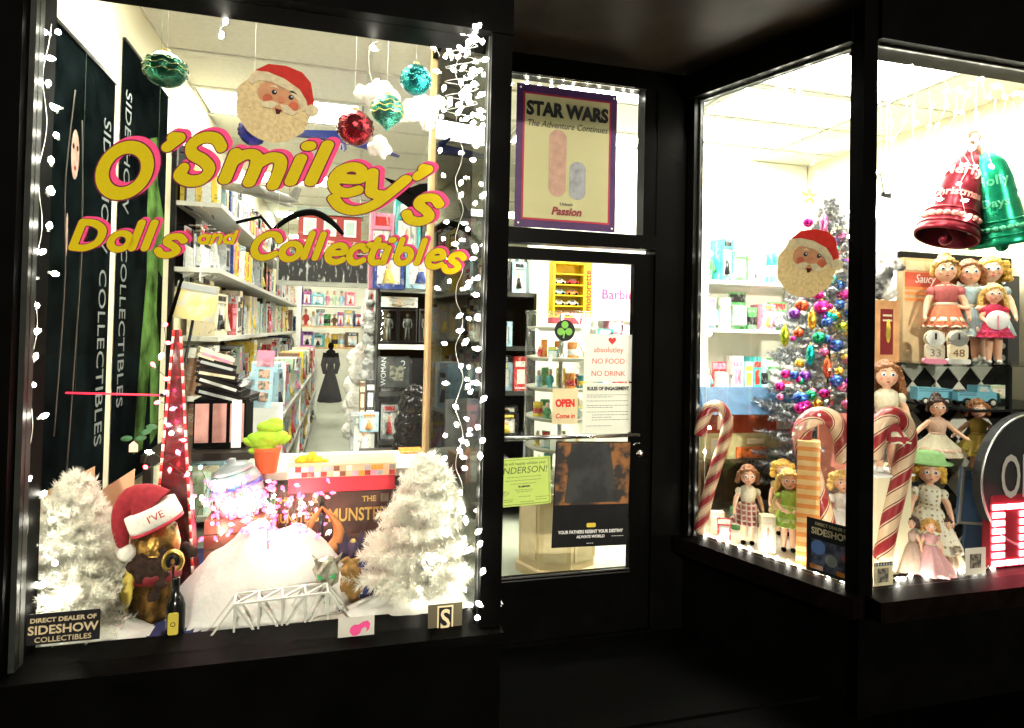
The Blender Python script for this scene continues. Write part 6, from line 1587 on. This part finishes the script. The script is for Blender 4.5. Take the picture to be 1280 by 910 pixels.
# ------------------------------------------------------------------ bells
def bell(label, px, py_top, px_b, py_b, rpx, Y, mat, words, wm):
    a, b_ = at(px, py_top, Y), at(px_b, py_b, Y); H = (a - b_).length; r = mpp(b_) * rpx
    ax = (a - b_).normalized()
    t = thing('foil_bell', label, 'bell', b_)
    q = Vector((0, 0, 1)).rotation_difference(ax)
    yawc = Matrix.Rotation(-math.atan2(b_.x, b_.y), 4, 'Z')
    t.rotation_euler = (q.to_matrix().to_4x4() @ yawc).to_euler()
    tilt = Matrix.Rotation(R(-14), 4, 'X')
    prof_o = [(1.0, 0), (1.02, .03), (.97, .07), (.88, .14), (.83, .22), (.81, .26), (.79, .30), (.75, .42), (.70, .56), (.65, .70), (.56, .83), (.36, .93), (.10, .97)]
    def rad(z):
        for i in range(len(prof_o) - 1):
            if prof_o[i][1] <= z <= prof_o[i + 1][1]:
                f = (z - prof_o[i][1]) / (prof_o[i + 1][1] - prof_o[i][1]); return prof_o[i][0] * (1 - f) + prof_o[i + 1][0] * f
        return .1
    b = MB()
    n = 40; prof = [(x * r, z * H) for x, z in prof_o]
    inner = [(x * r * .95, z * H) for x, z in reversed(prof_o)][:-1] + [(.95 * r, .0)]
    vs_, fs = [], []; full = prof + inner
    for rr_, z in full:
        for i in range(n):
            aa = 2 * math.pi * i / n; vs_.append((rr_ * math.cos(aa), rr_ * math.sin(aa), z))
    for j in range(len(full)):
        for i in range(n):
            i2 = (i + 1) % n; j2 = (j + 1) % len(full)
            if j == len(prof) - 1: continue
            fs.append((j * n + i, j * n + i2, j2 * n + i2, j2 * n + i))
    b.add(vs_, fs, 0, True); b.build('shell', mat, t)
    for z in (.10, .25): MB().tube([(rad(z) * r * 1.01 * math.cos(aa), rad(z) * r * 1.01 * math.sin(aa), z * H) for aa in [2 * math.pi * i / 40 for i in range(41)]], .006, 5).build('band', mat, t)
    for w_, z0, sz_ in words:
        me = text_mesh(w_, sz_ * r, wm, ext=.003, res=2, offset=.0012)
        for v in me.vertices:
            z = z0 * H + v.co.z; R0 = rad(min(.94, max(0, z / H))) * r; aa = v.co.x / max(R0, .02) - math.pi / 2
            v.co = Vector(((R0 + .002 - v.co.y) * math.cos(aa), (R0 + .002 - v.co.y) * math.sin(aa), z))
        obj('raised_text', me, t)
    for k in range(10):
        aa = -math.pi / 2 + (k - 4.5) * .26; z = .175; R0 = rad(z) * r
        MB().ball((R0 * math.cos(aa), R0 * math.sin(aa), z * H), (.02, .02, .014), 8).build('raised_leaf', wm, t)
    MB().tube([(0, 0, .8 * H), (0, 0, .02 * H)], .006, 6).ball((0, 0, -.01 * H), .03, 12).build('clapper', mat, t)
    MB().tube([(.02 * math.cos(aa), 0, .97 * H + .025 * math.sin(aa)) for aa in [2 * math.pi * i / 14 for i in range(15)]], .004, 5).build('hanger', GOLD, t)
    return t
bell('red foil bell with raised Merry Christmas lettering', 1214, 184, 1182, 298, 35, 2.45, M('bell_red', (.13, .006, .014), .3, .6, var=.3, scale=20, bump=.12), [('Merry', .62, .52), ('Christmas', .38, .40)], M('bell_red_text', (.62, .25, .22), .35, .3, var=.1))
bell('green foil bell hanging beside the red one', 1233, 186, 1252, 306, 34, 2.37, M('bell_green', (.006, .26, .13), .3, .6, var=.3, scale=20, bump=.12), [('Holly', .62, .48), ('Days', .40, .42)], M('bell_green_text', (.10, .5, .28), .35, .3, var=.1))
p = at(1222, 180, 2.42)
t = thing('ribbon_bow', 'white and brown ribbon bow above the two bells', 'bow', p)
for k in range(7):
    a = k * .9; MB().tube(curve_pts([(0, 0, 0), (.05 * math.cos(a), -.02, .05 * math.sin(a)), (.07 * math.cos(a + .5), 0, .07 * math.sin(a + .5)), (.03 * math.cos(a + .9), .01, .03 * math.sin(a + .9)), (0, 0, 0)], 14), .008, 5).build('loop', [WHITE, WHITE, pm('brown')][k % 3], t)
MB().tube([(0, .01, 0), (0, .01, 3.28 - p.z)], .0015, 4).build('thread', WIREW, t)

# ------------------------------------------------------------------ dollhouse on its stand
a, b_ = at(872, 572, 3.3), at(1000, 572, 3.3); s = mpp(at(940, 540, 3.3))
hz = (a.z + b_.z) / 2
t = thing('dollhouse', 'tin dollhouse with blue roof, red upper and pale lower storey', 'dollhouse', (a.x + .04, 3.3, hz), -R(4))
W_ = b_.x - a.x - .02; hw = at(940, 516, 3.3).z - hz; hm = at(940, 540, 3.3).z - hz; hr = at(940, 486, 3.3).z - hz
bx((0, 0, 0), (W_, .3, hm)).build('lower_storey', M('tin_stone', (.50, .45, .24), .4, var=.25, scale=18), t)
bx((-.004, -.004, hm), (W_ + .004, .304, hw)).build('upper_storey', M('tin_red', (.28, .05, .022), .5, var=.2, spec=.1), t)
MB().add([(-.03, -.05, hw), (W_ + .03, -.05, hw), (W_ + .03, .35, hw), (-.03, .35, hw), (.05, .15, hr), (W_ - .05, .15, hr)], [(3, 2, 1, 0), (0, 1, 5, 4), (2, 3, 4, 5), (1, 2, 5), (3, 0, 4)]).build('roof', M('tin_blue', (.025, .075, .15), .5, var=.2, spec=.1), t)
for (fx, z0_, z1_) in ((.06, hm * .15, hm * .8), (.72, hm * .3, hm * .85), (.68, hm + .02, hw - .015), (.12, hm + .02, hw - .015)):
    f_ = bx((fx * W_, -.009, z0_), (fx * W_ + .10, -.0045, z1_)).build('window', pm('cream'), t)
    for k in range(2):
        for j in range(2):
            bx((fx * W_ + .018 + k * .034, -.0125, z0_ + .01 + j * (z1_ - z0_) * .46), (fx * W_ + .048 + k * .034, -.0095, z0_ + (j + 1) * (z1_ - z0_) * .46)).build('pane', M('tin_pane', (.55, .6, .55), .2), f_)
bx((.30 * W_, -.012, .005), (.58 * W_, -.001, hm * .45)).build('flower_bed', M('flower_orange', (.70, .18, .04), .6, var=.4, scale=40), t)
bx((.40 * W_, -.011, hm * .58), (.56 * W_, -.001, hm * .78)).build('name_plate', pm('cream'), t)
for x in (.64, .92): MB().ball((x * W_, -.02, .03), (.045, .03, .035), 10).build('bush', M('bush_green', (.06, .18, .04), .8, var=.4), t)
t2 = thing('dark_stand', 'dark wooden stand under the dollhouse', 'stand', (a.x - .02, 3.26, BZ))
DW = M('stand_wood', (.09, .06, .03), .5, var=.3)
bx((0, 0, hz - BZ - .02), (W_ + .3, .38, hz - BZ - .001)).build('top', DW, t2); bx((0, .34, 0), (W_ + .3, .38, hz - BZ - .02)).build('back', DW, t2)
for x in (0, W_ + .28): bx((x, 0, 0), (x + .02, .34, hz - BZ - .02)).build('side', DW, t2)
# striped box, sideshow card, pink backing, small jars
t, w, h, D_ = px_thing('striped_box', 'tall orange and cream striped box beside the candy cane', 'box', 998, 1020, 560, 716, 2.52, .12, None, 0, R(-40)); t.location.z = BZ
bx((-w / 2, 0, 0), (w / 2, .1, h)).build('carton', M('stripe_cream', (.74, .50, .22), .5), t)
for k in range(0, 13): bx((-w / 2 - .001, -.002, h * k / 13), (w / 2 + .001, .102, h * (k + .45) / 13)).build('stripe', M('stripe_orange', (.72, .26, .06), .5), t)
t, w, h, D_ = px_thing('pink_backing', 'plain pink board behind the thick candy cane', 'board', 1022, 1062, 535, 690, 2.85, .01, None); t.location.z = BZ
bx((-w / 2, 0, 0), (w / 2, .012, h)).build('board', M('coral_board', (.74, .26, .20), .6), t); bx((-w / 2, .013, 0), (w / 2, .1, .01)).build('foot', MATS['coral_board'], t)
p = atA(1039, 722, .012); s = mpp(p)
t = thing('dealer_card', 'black dealer card with gold Sideshow lettering on the slanted pane', 'card', p, A_ANG)
w, h = 52 * s * 1.25, 68 * s
bx((-w / 2, 0, 0), (w / 2, .002, h)).build('card', SBLACK, t)
text('printed_text', 'DIRECT DEALER OF', .019, SGOLD, t, (0, -.002, h * .89), ext=.0005, xs=.9)
text('printed_text', 'SIDESHOW', .042, SGOLD, t, (0, -.002, h * .72), ext=.0005, offset=.001, xs=.88)
MB().box((-w * .4, -.0015, h * .06), (w * .4, -.0003, h * .62)).build('picture', pattern_mat('card_picture', 'blot', (.02, .025, .05), (.10, .11, .2), 24), t)
MB().prism(disc(-w * .26, h * .48, w * .14, 18), -.003, -.0016).build('emblem', M('emblem_blue', (.10, .18, .45), .5), t)
MB().prism(disc(.0, h * .3, w * .12, 12), -.003, -.0016).build('printed_shape', pm('grey'), t)
MB().prism(disc(w * .3, h * .42, w * .09, 12), -.003, -.0016).build('printed_shape', M('emblem_red', (.4, .06, .04), .5), t)
bx((-w * .42, -.003, h * .07), (-w * .16, -.0016, h * .15)).build('price_patch', pm('orange'), t); bx((w * .1, -.003, h * .07), (w * .4, -.0016, h * .15)).build('price_patch', pm('orange'), t)
for k, (px, py, Y, c_, kd) in enumerate(((905, 690, 2.92, 'red', 'pack'), (958, 690, 2.75, 'cream', 'carton'), (920, 672, 3.1, 'green', 'tin'), (896, 668, 3.05, 'cream', 'book'), (1005, 700, 2.6, 'red', 'figure'))):
    q = at(px, py, Y); good(kd, c_, 'white', (q.x, Y, BZ), -.4, .07, .06, .12 if kd != 'carton' else .18, 'on the floor of the bay by the slanted pane', 'small goods on the bay floor')

# ------------------------------------------------------------------ tinsel tree and its ornaments
tb_ = at(1034, 560, 3.12); tb_.z = BZ; top = at(1012, 238, 3.12)
TH = top.z - BZ
tree('tinsel_tree', 'tall silver tinsel tree hung with coloured baubles behind the corner post', tb_, TH, .96, SILVER, 300, 420, .036, .0018, BLACKM)
orn = []
OC = {'magenta': (.55, .02, .25), 'purple': (.22, .06, .45), 'turquoise': (.01, .40, .38), 'blue': (.05, .14, .55), 'orange red': (.62, .10, .04), 'green': (.02, .35, .16), 'lime': (.42, .52, .03), 'gold': (.70, .42, .05), 'pink': (.65, .15, .35)}
OP = [(1010, 278, 'magenta', 6), (1030, 280, 'pink', 5), (1052, 297, 'pink', 8), (1002, 382, 'orange red', 8), (1027, 384, 'magenta', 9), (993, 392, 'purple', 7), (1038, 350, 'turquoise', 8), (1054, 368, 'magenta', 8), (1050, 358, 'blue', 8), (998, 416, 'orange red', 6), (1024, 422, 'green', 8), (1053, 410, 'lime', 8), (1046, 432, 'blue', 8), (981, 420, 'lime', 5), (1013, 444, 'turquoise', 5), (1034, 460, 'orange red', 5), (1006, 470, 'purple', 7), (1045, 476, 'blue', 8), (1052, 483, 'pink', 7), (1001, 498, 'blue', 9), (1004, 507, 'magenta', 9), (1022, 505, 'gold', 6), (1030, 492, 'magenta', 6), (1060, 330, 'magenta', 7), (1060, 450, 'pink', 7), (1020, 300, 'gold', 6), (1058, 505, 'pink', 6), (1045, 395, 'gold', 6), (975, 483, 'magenta', 6), (1015, 400, 'gold', 5), (1062, 392, 'blue', 6), (1030, 440, 'pink', 6)]
_r = random.Random(3)
for _ in range(34):
    y_ = _r.uniform(290, 520); OP.append((_r.uniform(1032 - (y_ - 230) * .22, 1062), y_, _r.choice(['blue', 'purple', 'magenta', 'green', 'gold', 'turquoise', 'pink', 'blue', 'purple']), _r.uniform(3.0, 4.6) + 2.1 * (_r.random() < .4)))
cnt = {}
for px, py, cn, rp_ in sorted(OP, key=lambda o: o[1]):
    k = cnt.get(cn, 0); cnt[cn] = k + 1
    f = min(1, max(.1, (py - 238) / 300)); Y = 3.12 - .36 * f
    p = at(px, py, Y); r = mpp(p) * rp_
    t = thing('tree_bauble', f"{cn} bauble on the silver tree, {ORD[k]} {cn} one from the top", 'bauble', p, group='baubles on the silver tree')
    long_ = rp_ == 5
    MB().lathe([(max(.001, r * math.cos(-math.pi / 2 + math.pi * i / 10) * (1 + (.06 if i % 2 else 0))), r * (2.6 if long_ else 1) * math.sin(-math.pi / 2 + math.pi * i / 10)) for i in range(11)], 16).build('shell', foil('orn_' + cn.replace(' ', '_'), OC[cn]), t)
    zz = r * (2.6 if long_ else 1)
    MB().lathe([(r * .22, zz * .95), (r * .22, zz * 1.15), (.001, zz * 1.17)], 8).build('cap', GOLD, t)
    MB().tube([(0, 0, zz * 1.1), (.003, .01, zz * 1.1 + .02), (0, .02, zz * 1.1 + .035)], .0012, 4).build('hook', STEEL, t)
p = at(1012, 244, 3.1)
t = thing('tree_topper', 'small gold bow topper on the silver tree', 'topper', p)
for k in range(5):
    a = k * 1.2566; b = MB(); b.T = Matrix.Rotation(a, 4, 'Y'); b.ball((0, 0, .028), (.014, .010, .028), 10); b.build('petal', M('topper_gold', (.75, .55, .18), .4, .3), t)

# ------------------------------------------------------------------ white shelving behind the bay
t = thing('white_shelving', 'bright white shelving of toys on the wall behind the bay', 'shelving', (at(884, 480, 4.9).x, 4.9, 0))
sx0, sx1 = at(884, 480, 4.9).x, at(1005, 480, 4.9).x
SW = sx1 - sx0
shz = [at(940, y, 4.9).z for y in (566, 490, 412, 352)]
for z in shz: bx((0, 0, z - .03), (SW, .29, z)).build('shelf_board', WHITE, t)
for x in (-.02, SW): bx((x, 0, .004), (x + .02, .29, shz[-1] + .5)).build('side_panel', WHITE, t)
for k, z in enumerate(shz):
    row((sx0 + .02, 5.03, z), (1, 0, 0), 0, SW - .04, .2, .36 if k < 3 else .42, f"on the {['lowest', 'third', 'second', 'top'][k]} white shelf behind the bay", 'goods on the white shelving', wr=(.10, .22), kinds='carton figure book tin pack', cols=['white', 'pale blue', 'white', 'cream', 'pink', 'pale green', 'orange', 'red', 'green', 'teal'])
# goods along the cream wall in the right-hand pane
G4 = 'boxes behind the bells'
t = thing('wall_ledge', 'narrow cream ledge on the right wall behind the bells', 'shelf', (4.1, 3.0, at(1150, 440, 3.9).z))
lz = t.location.z
bx((0, .1, -.03), (.3, 2.1, 0)).build('board', CREAM, t)
for y in (.3, 1.7): bx((.24, y, -.2), (.3, y + .03, -.03)).build('bracket', CREAM, t)
for k, (py0, c_, c2_, w_, h_) in enumerate(((4.85, 'red', 'white', .3, .6), (4.55, 'brown', 'cream', .2, .95), (4.25, 'cream', 'white', .26, .8), (3.95, 'grey', 'white', .12, .8), (3.65, 'pale green', 'cream', .4, .75))):
    good('book' if k % 2 else 'carton', c_, c2_, (4.25, py0, lz), R(-90), w_, .2, h_, 'tall on the cream ledge behind the bells', G4)
# pine sprig and white plush by the added bulb
p = at(1100, 215, 2.75)
t = thing('pine_sprig', 'thin dark pine sprig hanging beside the corner post', 'sprig', p)
b = MB()
for (dx, dz) in ((.09, -.02), (-.06, -.10), (.04, -.16), (-.08, .02)):
    b.tube([(0, 0, 0), (dx, 0, dz)], .003, 4); needles(b, Vector((0, 0, 0)), Vector((dx, 0, dz)), .14, 26, .03, .002)
b.build('twig', M('sprig_green', (.06, .08, .05), .7), t)
MB().tube([(0, 0, 0), (0, 0, 3.28 - p.z)], .0012, 4).build('thread', WIREW, t)
fluff('plush_animal', 'white plush animal with black patches next to the corner post', 'plush toy', [(1106, 340, 12, 0), (1102, 353, 12, 0), (1110, 364, 12, 0), (1118, 330, 8, 0), (1125, 334, 6, -.02), (1106, 326, 6, 0), (1100, 366, 9, 0)], pattern_mat('plush_patch', 'blot', (.8, .78, .74), (.05, .05, .05), 9), 2.62, 3)
t = thing('plush_box', 'pale box supporting the white plush animal', 'box', (at(1106, 420, 2.62).x, 2.6, SZ[0])); hh = at(1106, 418, 2.62).z - SZ[0]
# added bulb in place of a glare spot mirrored in the bay glass
p = at(1107, 262, 2.5)
t = thing('glare_bulb', 'added glowing bulb standing in for a glare spot beside the corner post', 'lamp', p)
MB().ball((0, 0, 0), (.05, .05, .055), 20).build('bulb', M('glare_glow', (1, .93, .75), .4, emit=28.0, var=0), t)
MB().lathe([(.02, .05), (.024, .054), (.024, .085), (.008, .09)], 14).build('socket', BLACKM, t)
MB().tube([(0, 0, .09), (0, 0, 3.28 - p.z)], .003, 6).build('cord', WIREW, t)
bpy.data.objects.remove(bpy.data.objects['plush_box'])

# ------------------------------------------------------------------ fairy lights of the bay and the transom
def garland(label, n, fn, jitter, drops=0, m_=BW):
    pts_, bl = [], []
    for k in range(n):
        q = fn(k / (n - 1)); q = q + Vector((random.uniform(-.008, .008), random.uniform(0, .012), random.uniform(-jitter, jitter))); pts_.append(q); bl.append((q - Vector((0, 0, .012)), m_))
    lights(label, pts_, bl, WIREW, .0014)
garland('fairy lights along the head of the slanted bay pane', 28, lambda f: P0 + A_DIR * (.03 + f * (AL - .1)) + A_IN * .04 + Vector((0, 0, 2.82)), .03)
garland('fairy lights along the head of the right bay pane', 34, lambda f: Vector((2.22 + f * 1.3, 2.26, 2.80)), .05)
garland('fairy lights down the far edge of the slanted bay pane', 15, lambda f: P0 + A_DIR * .05 + A_IN * .05 + Vector((0, 0, BB + .1 + f * 2.2)), .06)
garland('fairy lights down the slanted pane beside the corner post', 15, lambda f: P0 + A_DIR * (AL - .05) + A_IN * .035 + Vector((0, 0, BB + .1 + f * 2.2)), .03)
garland('fairy lights down the right pane beside the corner post', 15, lambda f: Vector((2.2, 2.25, BB + .1 + f * 2.2)), .03)
garland('fairy lights on the floor along the slanted pane', 12, lambda f: P0 + A_DIR * (.06 + f * (AL - .14)) + A_IN * .05 + Vector((0, 0, BZ + .02)), .006)
garland('fairy lights on the floor along the right pane', 14, lambda f: Vector((2.24 + f * .75, 2.27 + .02 * math.sin(f * 20), BZ + .02)), .006)
garland('fairy lights along the head of the door transom', 12, lambda f: Vector((dl + .01 + f * (dr - dl - .03), DY + .06, tz1 - .02)), .012)
for k in range(16):
    x = 2.25 + k * .078
    n_ = random.randint(3, 7); pts_ = [Vector((x + random.uniform(-.03, .03), 2.3 + random.uniform(0, .05), 2.78 - j * .085)) for j in range(n_ + 1)]
    lights(f'{ORD[k]} dangling icicle strand from the left at the head of the right pane', pts_, [(q, BW) for q in pts_[1:]], WIREW, .0012, 'icicle strands in the bay')
# ------------------------------------------------------------------ street lamp across the road, seen mirrored in the bay glass
_g = at(1100, 262, 2.205); _v = (_g - EYE).normalized(); _v = Vector((_v.x, -_v.y, _v.z))
_q = _g + _v * 13.0
t = thing('street_lamp', 'round glowing street lamp mirrored in the right bay pane', 'street lamp', (_q.x, _q.y, 0))
MB().lathe([(.16, 0), (.16, .05), (.09, .12), (.075, .5), (.055, .6), (.05, _q.z - .42), (.09, _q.z - .36), (.06, _q.z - .3)], 16).build('post', BLACKM, t)
MB().ball((0, 0, _q.z), (.26, .26, .28), 20).build('globe', M('street_globe', (1, .86, .6), .4, emit=38.0, var=0), t)
MB().lathe([(.1, _q.z + .26), (.12, _q.z + .28), (.02, _q.z + .36)], 14).build('finial', BLACKM, t)
